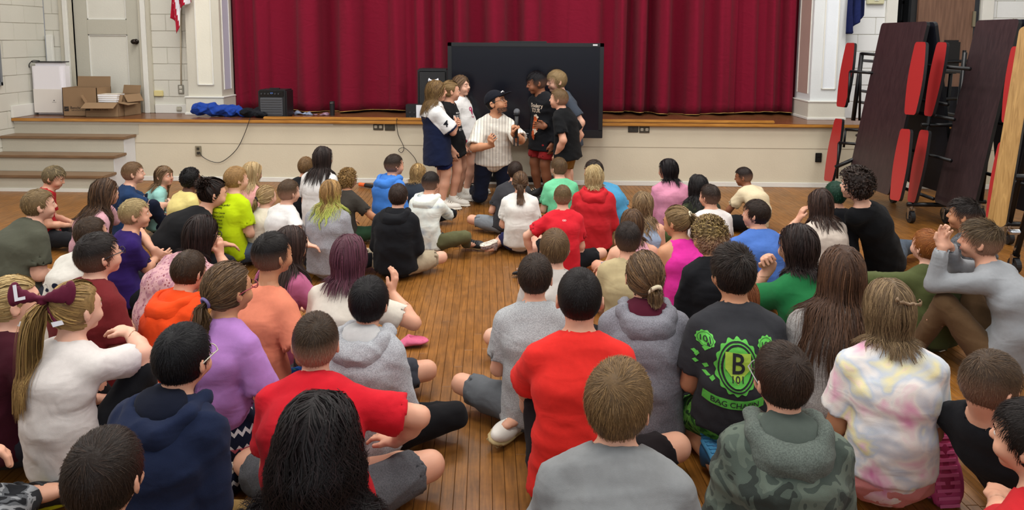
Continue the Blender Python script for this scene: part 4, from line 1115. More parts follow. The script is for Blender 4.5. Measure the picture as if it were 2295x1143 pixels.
# left door with recessed panels
d1 = empty('door_1', (0, 0, 0), kind='structure')
dmat = paint('#b9b6a8', 'door'); pmat = paint('#d3d1c6', 'doorpanel')
yb = WY+0.03
box_obj('stile', (DX0, yb, HS), (DX0+0.16, yb+0.045, 3.0), dmat, d1, 0.003); box_obj('stile', (DX1-0.17, yb, HS), (DX1, yb+0.045, 3.0), dmat, d1, 0.003)
for za, zb in ((HS, HS+0.2), (HS+0.955, HS+1.135), (HS+2.05, HS+2.28)): box_obj('rail', (DX0+0.16, yb, za), (DX1-0.17, yb+0.045, zb), dmat, d1, 0.003)
for za, zb in ((HS+0.2, HS+0.955), (HS+1.135, HS+2.05)):
    pn = box_obj('door_panel', (DX0+0.16, yb+0.022, za), (DX1-0.17, yb+0.04, zb), pmat, d1)
    for lo, hi in (((DX0+0.16, yb+0.008, za), (DX0+0.176, yb+0.024, zb)), ((DX1-0.186, yb+0.008, za), (DX1-0.17, yb+0.024, zb)), ((DX0+0.16, yb+0.008, za), (DX1-0.17, yb+0.024, za+0.015)), ((DX0+0.16, yb+0.008, zb-0.015), (DX1-0.17, yb+0.024, zb))): box_obj('bead', lo, hi, TRIMW, pn, 0.003)
bm = bmesh.new(); r_ = bmesh.ops.create_uvsphere(bm, u_segments=16, v_segments=10, radius=0.036); bmesh.ops.scale(bm, vec=(1, 0.8, 0.85), verts=r_['verts']); bmesh.ops.translate(bm, vec=(0, -0.06, 0), verts=r_['verts'])
b_cyl(bm, (0, 0.0, 0), (0, -0.05, 0), 0.014); b_cyl(bm, (0, 0, 0), (0, -0.012, 0), 0.033)
bmobj('doorknob', bm, plain('knob', '#2a211c', 0.35, 0.6), d1, (DX1-0.06, yb, HS+0.87), True)
for a, b, dy in ((DX0-0.15, DX0-0.095, 0.03), (DX0-0.095, DX0-0.04, 0.045), (DX0-0.04, DX0, 0.02), (DX1, DX1+0.04, 0.02), (DX1+0.04, DX1+0.1, 0.045), (DX1+0.1, DX1+0.15, 0.03)):
    box_obj('casing', (a, WY-dy, HS), (b, WY+0.05, 3.15), TRIMW if dy > 0.03 else GREIGE, d1, 0.005)
# right door opening: brown door ajar, dark shelves beyond
d2 = empty('door_2', (0, 0, 0), kind='structure')
box_obj('casing', (DR0-0.13, WY-0.04, HS), (DR0, WY+0.2, 3.1), TRIMW, d2, 0.005); box_obj('casing', (DR1, WY-0.04, HS), (DR1+0.13, WY+0.2, 3.1), TRIMW, d2, 0.005)
box_obj('door_leaf', (DR0+0.27, WY+0.02, HS+0.01), (DR1-0.06, WY+0.065, 2.85), woodmat('door_brown', '#5f4334', '#7b5a47', 0.5, (12, 12, 1)), d2, 0.003)
box_obj('door_edge', (DR0+0.2, WY+0.06, HS), (DR0+0.27, WY+0.12, 2.85), BLACK, d2)
box_obj('jamb', (DR1-0.06, WY+0.03, HS), (DR1, WY+0.2, 3.0), plain('jamb', '#23262d', 0.5), d2)
box_obj('lock_plate', (DR1-0.085, WY-0.004, 1.82), (DR1-0.05, WY+0.02, 2.0), plain('brass', '#8c8570', 0.35, 0.7), d2, 0.003)
box_obj('closet_back', (DR0, WY+0.9, HS), (DR1, WY+0.95, 3.0), plain('closet', '#2c2e33', 0.8), d2)
sh_ = empty('closet_shelf', (DR0+0.1, WY+0.5, 0), 'dark metal shelf unit seen through the doorway at top right', 'shelf')
for z in (1.86, 2.1): box_obj('shelf_board', (-0.1, -0.15, z), (0.16, 0.15, z+0.035), BLACKM, sh_)
for x in (-0.09, 0.15): box_obj('upright', (x-0.01, -0.15, HS), (x+0.01, -0.13, 2.6), BLACKM, sh_)
for i in range(3):
    bm = bmesh.new(); b_cyl(bm, (0, 0, 0), (0, 0, 0.09), 0.018); b_cyl(bm, (0, 0, 0.09), (0, 0, 0.12), 0.008)
    o = bmobj('bottle', bm, plain('bottle%d' % i, ['#c8c4ba', '#9a948a', '#d0ccc0'][i], 0.4), None, (DR0+0.05+i*0.055, WY+0.45, 1.895)); tag(o, ['leftmost of three small bottles on the dark shelf behind the doorway', 'greyer middle bottle of three on the dark shelf behind the doorway', 'rightmost of three small bottles on the dark shelf behind the doorway'][i], 'bottle', 'bottles on the closet shelf')
# pilasters of the stage opening
def pilaster(name, x0, x1, inner, y0=8.78, y1=9.3):
    r = empty(name, (0, 0, 0), kind='structure')
    side = 1 if inner > 0 else -1
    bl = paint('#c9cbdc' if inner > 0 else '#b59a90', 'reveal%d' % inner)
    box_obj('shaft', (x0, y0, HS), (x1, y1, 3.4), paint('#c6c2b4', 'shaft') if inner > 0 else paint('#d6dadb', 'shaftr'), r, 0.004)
    w_ = x1-x0
    box_obj('recess_panel', (x0+0.13*1, y0-0.003, HS+0.37), (x1-0.10, y0+0.001, 3.3), paint('#dfdccd', 'panelface') if inner > 0 else paint('#e2e8ee', 'panelr'), r)
    for a, b in ((x0+0.12, x0+0.135), (x1-0.105, x1-0.09)): box_obj('bead', (a, y0-0.014, HS+0.36), (b, y0, 3.3), TRIMW, r, 0.003)
    box_obj('bead', (x0+0.12, y0-0.014, HS+0.355), (x1-0.09, y0, HS+0.37), TRIMW, r, 0.003)
    box_obj('plinth', (x0-0.025, y0-0.03, HS), (x1+0.025, y1, HS+0.215), paint('#cfccbf', 'plinth'), r, 0.006)
    box_obj('plinth_cap', (x0-0.035, y0-0.04, HS+0.205), (x1+0.035, y1, HS+0.222), TRIMW, r, 0.004)
    box_obj('plinth_foot', (x0-0.035, y0-0.042, HS), (x1+0.035, y1, HS+0.03), TRIMW, r, 0.004)
    xi = x1 if inner > 0 else x0
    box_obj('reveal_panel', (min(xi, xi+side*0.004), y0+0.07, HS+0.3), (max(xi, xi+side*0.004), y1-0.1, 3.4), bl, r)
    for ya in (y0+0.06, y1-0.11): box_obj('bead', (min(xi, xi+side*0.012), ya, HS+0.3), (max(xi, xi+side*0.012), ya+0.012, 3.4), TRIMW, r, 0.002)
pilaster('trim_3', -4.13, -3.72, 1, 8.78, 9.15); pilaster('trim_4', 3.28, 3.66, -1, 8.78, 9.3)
for a, b in ((-4.3, -3.9), (3.4, 3.9)):
    o = box_obj('wall_back', (a, 9.2, HS), (b, 9.4, 3.4), WHITE); o['kind'] = 'structure'

# stage curtain: hanging folds
CUR = cloth('#741028', 'plain', bump=0.2, rough=0.95)
def curtain(x0, x1, y, seed, wob=0.09, zt=3.35, parent=None, dens=1.0):
    rs = np.random.RandomState(seed); nx, nz = int((x1-x0)/0.011), 26
    x = np.linspace(x0, x1, nx); ph = np.zeros(nx); p_ = rs.uniform(0, 6); acc = 0
    fr = 2*math.pi/(0.40/dens)*(1+0.45*np.sin(x*2.3+rs.uniform(0, 6))+0.35*np.sin(x*5.1+rs.uniform(0, 6)))
    ph = np.cumsum(fr)*(x[1]-x[0])+p_
    amp = wob*(0.75+0.35*np.sin(x*3.1+rs.uniform(0, 6)))
    Z = np.linspace(0, 1, nz); V = np.zeros((nx, nz, 3))
    for j, t in enumerate(Z):
        dr = 0.35*np.sin(x*1.7+t*1.5)*(1-t); s = np.sin(ph+dr); s2 = np.sign(s)*np.abs(s)**0.6
        V[:, j, 0] = x; V[:, j, 1] = y-amp*s2*(0.85+0.15*(1-t))-0.012*np.sin(ph*2.3+t*3)
        V[:, j, 2] = HS+0.028+0.014*np.sin(x*4.2+seed)+0.008*np.sin(ph)+(zt-HS)*t
    I = np.arange(nx*nz).reshape(nx, nz)
    Q = np.stack([I[:-1, :-1], I[1:, :-1], I[1:, 1:], I[:-1, 1:]], -1).reshape(-1, 4)
    o = link('curtain_panel', npmesh('curtain_panel', V.reshape(-1, 3), Q), CUR, parent)
    md = o.modifiers.new('thickness', 'SOLIDIFY'); md.thickness = 0.006
    # pale hem tape
    Vh = V[:, :2].copy(); Vh[:, 0, 2] = V[:, 0, 2]-0.004; Vh[:, 1, 2] = V[:, 0, 2]+0.003; Vh[..., 1] -= 0.005
    I = np.arange(nx*2).reshape(nx, 2); Q = np.stack([I[:-1, 0], I[1:, 0], I[1:, 1], I[:-1, 1]], -1)
    link('hem_tape', npmesh('hem_tape', Vh.reshape(-1, 3), Q), plain('hem', '#b08a4a', 0.8), o)
cu = empty('stage_curtain', (0, 0, 0), 'tall deep red stage curtain hanging in heavy folds across the opening', 'curtain')
curtain(-3.8, 2.52, 9.16, 3, 0.15, parent=cu); curtain(2.44, 3.36, 9.26, 8, 0.10, parent=cu, dens=1.3)
bk = box_obj('wall_back', (-3.9, 9.6, HS), (3.9, 9.7, 3.4), plain('dark_back', '#1c0a0e', 0.9)); bk['kind'] = 'structure'

# outlets and fittings
def outlet(px, py, y, cols=('#4a463c', '#b9b2a0'), w=0.115, h=0.075, double=True, label='', kind='outlet', nrmy=-1):
    c = at_y(px, py, y); o = empty('wall_outlet', c, label, 'outlet')
    box_obj('cover_plate', (-w/2, -0.012, -h/2), (w/2, 0, h/2), plain('plate'+cols[0], cols[0], 0.4, 0.3), o, 0.003)
    for dx in ((-w*0.24, w*0.24) if w > h else (0,)):
        for dz in ((0,) if w > h else (-h*0.22, h*0.22)):
            s_ = box_obj('socket', (dx-0.016, -0.017, dz-0.016), (dx+0.016, -0.010, dz+0.016), plain('sock'+cols[1], cols[1], 0.4), o, 0.003)
            for q in (-0.006, 0.006): box_obj('slot', (dx+q-0.0015, -0.0185, dz-0.006), (dx+q+0.0015, -0.0165, dz+0.006), BLACK, s_)
    return o
outlet(848, 284, SY, label='brown double outlet plate on the stage front, left of its twin below the pale paper')
outlet(874, 285, SY, ('#4a463c', '#4a463c'), label='plain brown cover plate beside the double outlet left of the screen')
outlet(1419, 289, SY, ('#3d3a35', '#3d3a35'), label='plain brown cover plate right of the screen')
outlet(1444, 290, SY, label='brown double outlet plate right of the plain cover plate beyond the screen')
outlet(445, 338, SY, ('#8f8873', '#3a362e'), 0.07, 0.115, label='tan upright outlet low on the stage front with a black cord plugged in')
outlet(1834, 353, SY, ('#1f1d1b', '#1f1d1b'), 0.07, 0.105, label='black upright outlet on the stage front beside the red table seats')
outlet(406, 200, WY-0.004, ('#8d8a80', '#d8d4c8'), 0.07, 0.11, label='grey outlet at the foot of the wall conduit left of the pilaster')
outlet(402, 244, WY-0.032, ('#a8a493', '#c8c4b4'), 0.06, 0.055, label='small cream outlet in the baseboard left of the pilaster')
c = at_y(357, 209, WY); o = box_obj('chime_box', c+Vector((-0.055, -0.03, -0.035)), c+Vector((0.055, 0, 0.035)), plain('chime', '#d6c98f', 0.5), None, 0.006); tag(o, 'small yellowed plastic box on the block wall right of the door', 'box')
bm = bmesh.new(); a0, a1 = at_y(404, -40, WY-0.012), at_y(406, 190, WY-0.012); b_cyl(bm, a0, (a1.x, a1.y, a1.z), 0.009)
tag(bmobj('conduit', bm, CREAM, None, smooth=True), 'thin cream conduit pipe running down the block wall to an outlet', 'pipe')
c = at_y(1960, 2, WY); o = empty('light_switch', c, 'cream light switch box high on the wall beside the blue flag', 'switch'); box_obj('switch_plate', (-0.1, -0.04, -0.04), (0.1, 0, 0.2), plain('swp', '#c9c6a4', 0.5), o, 0.008); box_obj('toggle', (-0.02, -0.05, 0.0), (0.03, -0.038, 0.06), plain('tg', '#f0f0ea', 0.4), o, 0.003)

# bulletin board on the left wall, edge only in view
o = empty('bulletin_board', (XL, 8.05, 0), 'black framed bulletin board with scalloped border at the left edge', 'board')
box_obj('board_face', (0.0, -1.1, 1.14), (0.02, 0.04, 2.6), plain('bb', '#1b1c1e', 0.7), o); box_obj('frame', (0.0, 0.04, 1.10), (0.035, 0.075, 2.6), plain('bbf', '#8a8f94', 0.4, 0.5), o, 0.003); box_obj('frame', (0.0, -1.1, 1.10), (0.035, 0.075, 1.14), plain('bbf', '#8a8f94', 0.4, 0.5), o, 0.003)
bm = bmesh.new()
for i in range(12): bmesh.ops.create_uvsphere(bm, u_segments=10, v_segments=6, radius=0.035, matrix=Matrix.Translation((0.021, 0.0, 1.2+i*0.06)) @ Matrix.Diagonal((0.12, 1, 1, 1)))
bmobj('scalloped_border', bm, plain('scal', '#9aa09e', 0.8), o)['kind'] = 'stuff'
bm = bmesh.new(); b_box(bm, (0.023, -0.03, 1.52), (0.004, 0.08, 0.13)); bmobj('paper_cutout', bm, plain('redpaper', '#c03038', 0.7), o)

# air purifier
c = at_z(110, 258, HS); o = empty('air_purifier', c, 'tall white air purifier standing on the stage beside the door', 'air purifier')
bm = bmesh.new(); b_box(bm, (0, 0.09, 0.315), (0.4, 0.18, 0.62), bev=0.045); bmobj('body', bm, plain('ap', '#e9e6ea', 0.3), o, smooth=False)
bm = bmesh.new(); b_box(bm, (0, 0.09, 0.628), (0.37, 0.15, 0.012), bev=0.004); bmobj('top_grille', bm, BLACK, o)
bm = bmesh.new(); b_box(bm, (0.0, -0.0015, 0.17), (0.34, 0.004, 0.28), bev=0.001); bmobj('front_cover', bm, plain('ap2', '#dcd6cf', 0.35), o)
bm = bmesh.new(); b_cyl(bm, (0.075, -0.005, 0.175), (0.075, -0.001, 0.175), 0.008); b_box(bm, (0.075, -0.004, 0.155), (0.05, 0.002, 0.004)); bmobj('badge', bm, plain('badge', '#6b6668', 0.4), o)
bm = bmesh.new(); b_tube(bm, spline([(-0.1, 0.05, 0.64), (-0.15, 0.0, 0.645), (-0.21, 0.02, 0.6), (-0.215, 0.03, 0.56)], 5), 0.005); bmobj('handle_strap', bm, BLACK, o)

# cardboard boxes
CARD = plain('cardboard', '#8d7153', 0.8, noise=0.08, nscale=12); CARDD = plain('cardboard_in', '#7a6045', 0.85); INK = plain('ink', '#2b231d', 0.8)
def flat_text(txt, size, mat, parent, M, name='lettering', bold=0.0, sx=1.0):
    cu_ = bpy.data.curves.new('t', 'FONT'); cu_.body = txt; cu_.size = size; cu_.align_x = 'CENTER'; cu_.align_y = 'CENTER'; cu_.offset = bold; cu_.resolution_u = 3; cu_.extrude = 0.0003
    t_ = bpy.data.objects.new('t', cu_); COL.objects.link(t_); bpy.context.view_layer.update()
    me = bpy.data.meshes.new_from_object(t_.evaluated_get(bpy.context.evaluated_depsgraph_get())); bpy.data.objects.remove(t_)
    me.transform(M @ Matrix.Diagonal((sx, 1, 1, 1))); me.name = name
    return link(name, me, mat, parent)
RXF = Matrix.Rotation(math.pi/2, 4, 'X')
def carton(loc, rz, w, d, h, label, flaps, logo=True):
    o = empty('cardboard_box', loc, label, 'box', rz=rz); t = 0.006
    for nm, lo, hi in (('wall', (-w/2, -d/2, 0), (w/2, -d/2+t, h)), ('wall', (-w/2, d/2-t, 0), (w/2, d/2, h)), ('wall', (-w/2, -d/2, 0), (-w/2+t, d/2, h)), ('wall', (w/2-t, -d/2, 0), (w/2, d/2, h)), ('base', (-w/2, -d/2, 0), (w/2, d/2, t))):
        box_obj('box_'+nm, lo, hi, CARD, o)
    for side, ang, ln_ in flaps:
        bm = bmesh.new(); ww = (w if side in 'fb' else d)-0.01
        b_box(bm, (0, ln_/2, 0), (ww, ln_, t))
        R = Matrix.Rotation(math.radians(ang), 4, 'X')
        rot = {'f': math.pi, 'b': 0, 'l': math.pi/2, 'r': -math.pi/2}[side]; off = {'f': (0, -d/2, h), 'b': (0, d/2, h), 'l': (-w/2, 0, h), 'r': (w/2, 0, h)}[side]
        bmesh.ops.transform(bm, matrix=Matrix.Translation(off) @ Matrix.Rotation(rot, 4, 'Z') @ R, verts=bm.verts); bmobj('flap', bm, CARD, o)
    if logo:
        x0 = -w*0.12
        bm = bmesh.new(); b_box(bm, (x0-0.115, -d/2-0.0008, h*0.26 if h > 0.25 else h*0.62), (0.055, 0.0012, 0.055)); q = bmobj('logo_square', bm, INK, o)
        zc = h*0.26 if h > 0.25 else h*0.62
        bm = bmesh.new(); b_tube(bm, spline([(x0-0.14, -d/2-0.0018, zc-0.01), (x0-0.115, -d/2-0.0018, zc+0.0), (x0-0.09, -d/2-0.0018, zc+0.012)], 4), 0.0018, 4); bmobj('logo_swoosh', bm, CARD, q)
        flat_text('Benchmark', 0.044, INK, o, Matrix.Translation((x0+0.03, -d/2-0.001, zc+0.012)) @ RXF, bold=0.0006)
        flat_text('E D U C A T I O N', 0.021, INK, o, Matrix.Translation((x0+0.03, -d/2-0.001, zc-0.018)) @ RXF, bold=0.0006)
    return o
def at_z2(px, py): q = at_z(px, py, HS); return q
q = at_z2(180, 261); carton((q.x, q.y+0.16, HS), 0.0, 0.41, 0.30, 0.335, 'tall open cardboard box behind the low one, left of the stack of books', (('b', 85, 0.12),))
q = at_z2(229, 262); carton((q.x, q.y+0.12, HS), 0.05, 0.38, 0.26, 0.165, 'low cardboard box in front with its flap folded out and books on top', (('f', -28, 0.12), ('l', 60, 0.1), ('r', -12, 0.12)))
q = at_z2(283, 256); carton((q.x, WY-0.24, HS), -0.25, 0.26, 0.26, 0.25, 'cardboard box at the right of the three with drooping flap', (('f', -70, 0.11), ('b', 75, 0.1), ('r', -60, 0.1)), False)
q = at_z2(236, 262)
for i in range(4):
    bm = bmesh.new(); b_box(bm, (0, 0, 0.011), (0.23, 0.17, 0.019)); b_box(bm, (0, 0, 0.0012), (0.235, 0.175, 0.0024), mi=1); b_box(bm, (0, 0, 0.0215), (0.235, 0.175, 0.0024), mi=1)
    o = bmobj('book', bm, [plain('pages', '#ececf0', 0.7), plain('cover', '#d9cfc0', 0.6)], None, (q.x+0.003*(i % 2), q.y+0.14, HS+0.167+0.0232*i)); o.rotation_euler = (0, 0, 0.04*(i-1.5))
    tag(o, ['white paperback at the bottom of the book stack on the cardboard box', 'second white paperback from the bottom of the stack on the box', 'third white paperback from the bottom of the stack on the box', 'topmost paperback of the stack with a brown picture cover'][i], 'book', 'books on the cardboard box')

# flags
def flag(name, label, x0, x1, ztop, zlow, y, stripes, seed):
    rs = np.random.RandomState(seed); nx, nz = 40, 30; V = np.zeros((nx, nz, 3)); u = np.linspace(0, 1, nx)[:, None]; t = np.linspace(0, 1, nz)[None, :]
    zb = zlow(u)
    V[..., 0] = x0+(x1-x0)*u+0.02*np.sin(u*9+t*2); V[..., 1] = y+0.035*np.sin(u*16+t*3)+0.01*np.sin(u*33); V[..., 2] = zb+(ztop-zb)*t
    I = np.arange(nx*nz).reshape(nx, nz); Q = np.stack([I[:-1, :-1], I[1:, :-1], I[1:, 1:], I[:-1, 1:]], -1).reshape(-1, 4)
    mi = np.zeros(len(Q), int)
    if stripes: uu, tt = np.meshgrid(np.arange(nx-1)/(nx-1), np.arange(nz-1)/(nz-1), indexing='ij'); mi = (np.floor((uu*1.0+ (1-tt)*-0.25)*6.2+10) % 2).astype(int).ravel()
    o = link(name, npmesh(name, V.reshape(-1, 3), Q, midx=mi), [cloth('#a3152e'), cloth('#e0dfe4')] if stripes else [cloth('#1a2350')])
    md = o.modifiers.new('thickness', 'SOLIDIFY'); md.thickness = 0.003
    return tag(o, label, 'flag')
a, b = at_y(384, 50, 8.7), at_y(430, 50, 8.7)
flag('striped_flag', 'red and white striped flag hanging folded above the left pilaster', a.x, b.x, 2.5, lambda u: at_y(384, 8, 8.7).z-0.16+0.0*u-0.19*np.exp(-((u-0.3)/0.18)**2)+0.19*u*(u > 0.45), 8.68, True, 1)
a, b = at_y(1894, 50, 8.7), at_y(1930, 50, 8.7)
flag('blue_flag', 'dark blue flag hanging in folds right of the right pilaster', a.x, b.x, 2.5, lambda u: at_y(1900, 76, 8.7).z+0.28*np.clip(u-0.25, 0, 1), 8.66, False, 2)

# interactive screen on a wheeled stand
sc0, sc1 = at_y(1003, 95, 8.0), at_y(1350, 300, 8.0)
o = empty('display_screen', (0, 8.0, 0), 'large black flat screen standing on wheels in front of the curtain', 'screen')
x0, x1, z1 = sc0.x, sc1.x, sc0.z; z0 = at_y(1150, 308, 8.0).z
SCRB = plain('bezel', '#131518', 0.35); 
bz = box_obj('housing', (x0, 0.012, z0), (x1, 0.09, z1), SCRB, o, 0.008)
for lo, hi in (((x0, -0.004, z0), (x0+0.045, 0.014, z1)), ((x1-0.045, -0.004, z0), (x1, 0.014, z1)), ((x0, -0.004, z1-0.042), (x1, 0.014, z1)), ((x0, -0.008, z0), (x1, 0.014, z0+0.085))): box_obj('bezel', lo, hi, SCRB, o, 0.004)
box_obj('glass', (x0+0.045, 0.004, z0+0.085), (x1-0.045, 0.012, z1-0.042), plain('screen_glass', '#0d0f18', 0.17, spec=0.6), o)
box_obj('top_bar', (x0+0.55, 0.01, z1), (x0+1.07, 0.06, z1+0.018), SCRB, o, 0.004)
box_obj('label_strip', (x1-0.12, -0.006, z1-0.028), (x1-0.07, -0.003, z1-0.012), plain('lbl', '#d8dadc', 0.4), o)
box_obj('pen_tray', (x0+0.35, -0.04, z0+0.0), (x1-0.6, 0.01, z0+0.018), SCRB, o, 0.004)
box_obj('logo', ((x0+x1)/2-0.04, -0.0095, z0+0.04), ((x0+x1)/2+0.04, -0.0075, z0+0.05), plain('lbl2', '#9a9ca0', 0.4), o)
for px in (1110, 1222):
    xc = at_y(px, 350, 8.0).x; box_obj('column', (xc-0.03, 0.09, 0.1), (xc+0.03, 0.13, z0+0.5), BLACKM, o, 0.004)
xa, xb = at_y(1062, 415, 8.0).x, at_y(1240, 415, 8.0).x
box_obj('base_bar', (xa, 0.06, 0.07), (xb, 0.15, 0.125), BLACKM, o, 0.008)
for xc in (xa+0.02, xb-0.02):
    box_obj('foot_beam', (xc-0.03, -0.30, 0.085), (xc+0.03, 0.22, 0.125), BLACKM, o, 0.008)
    for yy in (-0.26, 0.18):
        bm = bmesh.new(); b_cyl(bm, (xc-0.014, yy, 0.037), (xc+0.014, yy, 0.037), 0.036, seg=18); w_ = bmobj('caster', bm, BLACK, o)
        box_obj('fork', (xc-0.02, yy-0.012, 0.04), (xc+0.02, yy+0.03, 0.086), BLACKM, w_)

# loudspeakers and things on the stage
def speaker_box(px0, px1, pt, pb, y, d, label, face=None, knobs=False):
    a, b = at_y(px0, pt, y), at_y(px1, pb, y); w_ = b.x-a.x; h_ = a.z-HS
    o = empty('loudspeaker', ((a.x+b.x)/2, y, HS), label, 'speaker')
    box_obj('cabinet', (-w_/2, 0, 0.0), (w_/2, d, h_), BLACK, o, 0.015)
    return o, w_, h_
o, w_, h_ = speaker_box(577, 643, 201, 258, 8.52, 0.26, 'small black portable loudspeaker with grey ribbed grille on the stage edge')
GR = plain('grille', '#55575c', 0.5, 0.2); g = box_obj('grille', (-w_/2+0.03, -0.012, 0.02), (w_/2-0.045, 0.002, h_*0.72), GR, o, 0.006)
for i in range(7): box_obj('grille_rib', (-w_/2+0.04, -0.018, 0.04+i*0.028), (w_/2-0.055, -0.011, 0.046+i*0.028), plain('rib', '#3b3d42', 0.5), g)
pnl = box_obj('control_panel', (-w_/2+0.02, -0.008, h_*0.76), (w_/2-0.03, 0.002, h_*0.97), plain('cp', '#0b0c0e', 0.25), o, 0.004)
for i in range(6):
    bm = bmesh.new(); xk = -w_/2+0.05+i*0.04; b_cyl(bm, (xk, -0.02, h_*0.86), (xk, -0.008, h_*0.86), 0.009, seg=12); bmobj('knob', bm, plain('knobk', '#3a3c40', 0.3), pnl)
bm = bmesh.new(); b_box(bm, (0.0, -0.0095, h_*0.88), (0.03, 0.001, 0.012)); bmobj('display_light', bm, plain('blue_led', '#4a78d0', 0.3), pnl)
box_obj('handle', (-0.06, 0.08, h_), (0.06, 0.12, h_+0.016), BLACK, o, 0.005)
o, w_, h_ = speaker_box(935, 1003, 154, 256, 8.7, 0.3, 'tall black loudspeaker behind the three girls left of the screen')
box_obj('grille', (-w_/2+0.02, -0.01, 0.03), (w_/2-0.02, 0.002, h_-0.03), plain('grille_dark', '#1c1d20', 0.7, bump=0.3, bscale=600), o, 0.006)
a, b = at_y(909, 234, 8.45), at_y(958, 260, 8.45)
o = empty('mixer_box', ((a.x+b.x)/2, 8.45, HS), 'small black mixer box behind the girls, a white paper on it', 'mixer'); w_ = b.x-a.x; h_ = a.z-HS
box_obj('case', (-w_/2, 0, 0), (w_/2, 0.12, h_), BLACK, o, 0.006)
for i in range(2):
    for j in range(2): bm = bmesh.new(); b_cyl(bm, (-w_*0.3+i*0.05, -0.008, 0.03+j*0.05), (-w_*0.3+i*0.05, 0, 0.03+j*0.05), 0.009, seg=10); bmobj('dial', bm, plain('knobk', '#3a3c40', 0.3), o)
tag(box_obj('paper_sheet', ((a.x+b.x)/2+0.0, 8.425, HS+0.01), (b.x+0.06, 8.43, HS+h_-0.004), plain('paper', '#dfe3ea', 0.7)), 'white sheet of paper leaning on the black mixer box', 'paper')
c = at_z(745, 259, HS); o = empty('tumbler', (c.x, c.y, HS), 'slim black drinking tumbler with a silver rim standing on the stage edge', 'tumbler')
bm = bmesh.new(); b_cyl(bm, (0, 0, 0), (0, 0, 0.15), 0.027, 0.032, 24); bmobj('cup', bm, BLACK, o, smooth=False)
bm = bmesh.new(); b_cyl(bm, (0, 0, 0.15), (0, 0, 0.157), 0.0325, 0.0325, 24); bmobj('rim', bm, CHROME, o)
bm = bmesh.new(); b_cyl(bm, (0, 0, 0.157), (0, 0, 0.172), 0.031, 0.029, 24); bmobj('lid', bm, BLACK, o)
def heap(name, label, cat, px, py, size, mat, seed, lumps=9, z=HS, h=0.0075, y=None, amp=0.02, mats=None):
    rs = np.random.RandomState(seed); c = at_z(px, py, z) if y is None else at_y(px, py, y); sh = []
    for i in range(lumps):
        q = rs.uniform(-1, 1, 3); p0 = v3(q[0]*size[0]*0.8, q[1]*size[1]*0.7, size[2]*0.35*abs(q[2])+size[2]*0.3)
        R = np.array(Matrix.Rotation(rs.uniform(-0.6, 0.6), 3, 'Z') @ Matrix.Rotation(rs.uniform(-0.3, 0.3), 3, 'Y'), dtype=np.float32)
        sh.append(A('ell', p0, R, (size[0]*rs.uniform(0.3, 0.5), size[1]*rs.uniform(0.35, 0.6), size[2]*rs.uniform(0.3, 0.55)), k=0.02))
    sh.append(('&', 'plane', (v3(0, 0, -1), v3(0, 0, 0.001)), 0.003))
    V, Q = solid(sh, h); V = fold(V, Q, seed, amp); V[:, 2] = np.maximum(V[:, 2], 0.001)
    o = link(name, npmesh(name, V, Q), mat, None, (c.x, c.y+size[1]*0.6, z)); return tag(o, label, cat)
heap('blue_jacket', 'crumpled royal blue jacket lying on the stage edge', 'jacket', 488, 263, (0.30, 0.12, 0.15), cloth('#1f3f92', bump=0.8), 3, 11)
heap('black_bag', 'black cloth bag with pale zip teeth beside the small loudspeaker', 'bag', 562, 264, (0.2, 0.12, 0.1), cloth('#14161c', bump=0.8), 5, 9)
heap('plastic_bag', 'clear crumpled plastic bag on the stage next to the small loudspeaker', 'bag', 678, 258, (0.12, 0.06, 0.035), plain('clearbag', '#7f8ba3', 0.25, noise=0.4, nscale=40), 7, 8, amp=0.03)
heap('plastic_bag', 'flat pinkish plastic bag beside the black tumbler', 'bag', 716, 259, (0.09, 0.06, 0.018), plain('clearbag2', '#8f6f80', 0.25, noise=0.4, nscale=40), 9, 6, amp=0.02)
def cable(name, label, pts, r=0.004, mat=None, n=6):
    bm = bmesh.new(); b_tube(bm, spline(pts, n), r, 6); return tag(bmobj(name, bm, mat or BLACK, None, smooth=True), label, 'cable')
F_ = lambda px, py, y=SY-0.02: tuple(at_y(px, py, y))
cable('power_cord', 'black cord looping from the black bag down to the tan outlet', [(at_y(562, 262, 8.3).x, 8.28, HS+0.02), F_(558, 272, 8.22), F_(548, 300), F_(530, 335), F_(500, 361), F_(478, 363), F_(455, 352), F_(447, 340)], 0.004)
cable('speaker_cable', 'thin black cable dropping from the stage edge with a small loop', [(at_y(891, 258, 8.3).x, 8.3, HS+0.01), F_(889, 268, 8.22), F_(892, 300), F_(905, 330), F_(900, 342), F_(893, 336), F_(905, 331), F_(922, 345), F_(934, 365), F_(940, 412)], 0.0035)
fz = lambda px, py, z=0.006: tuple(at_z(px, py, z))
cable('screen_cable', 'tangle of black cable on the floor by the screen wheels', [F_(1036, 330), F_(1046, 375), F_(1062, 392, 8.1), fz(1066, 418), fz(1050, 428), fz(1040, 416), fz(1055, 408), fz(1072, 414), fz(1062, 426), fz(1046, 420), fz(1070, 409), fz(1090, 412)], 0.004)
bm = bmesh.new(); a, b = at_z(806, 413, 0.03), at_z(838, 418, 0.03); m_ = a.lerp(b, 0.4)
o = empty('foam_bat', (0, 0, 0), 'orange and black tube lying on the floor along the stage front', 'tube')
b_cyl(bm, a, m_, 0.022); bmobj('orange_end', bm, plain('orange', '#e0632a', 0.6), o); bm = bmesh.new(); b_cyl(bm, m_, b+(b-a)*0.9, 0.022); bmobj('black_end', bm, BLACK, o)
hp_ = at_z(930, 775, 0.0)
bm = bmesh.new()
V_, Q_ = solid([A('ell', v3(0, 0, 0.03), None, (0.085, 0.06, 0.03)), A('ell', v3(-0.06, -0.03, 0.022), None, (0.06, 0.035, 0.022)), C_('ell', v3(0.02, 0.005, 0.055), None, (0.05, 0.028, 0.02), k=0.01)], 0.006)
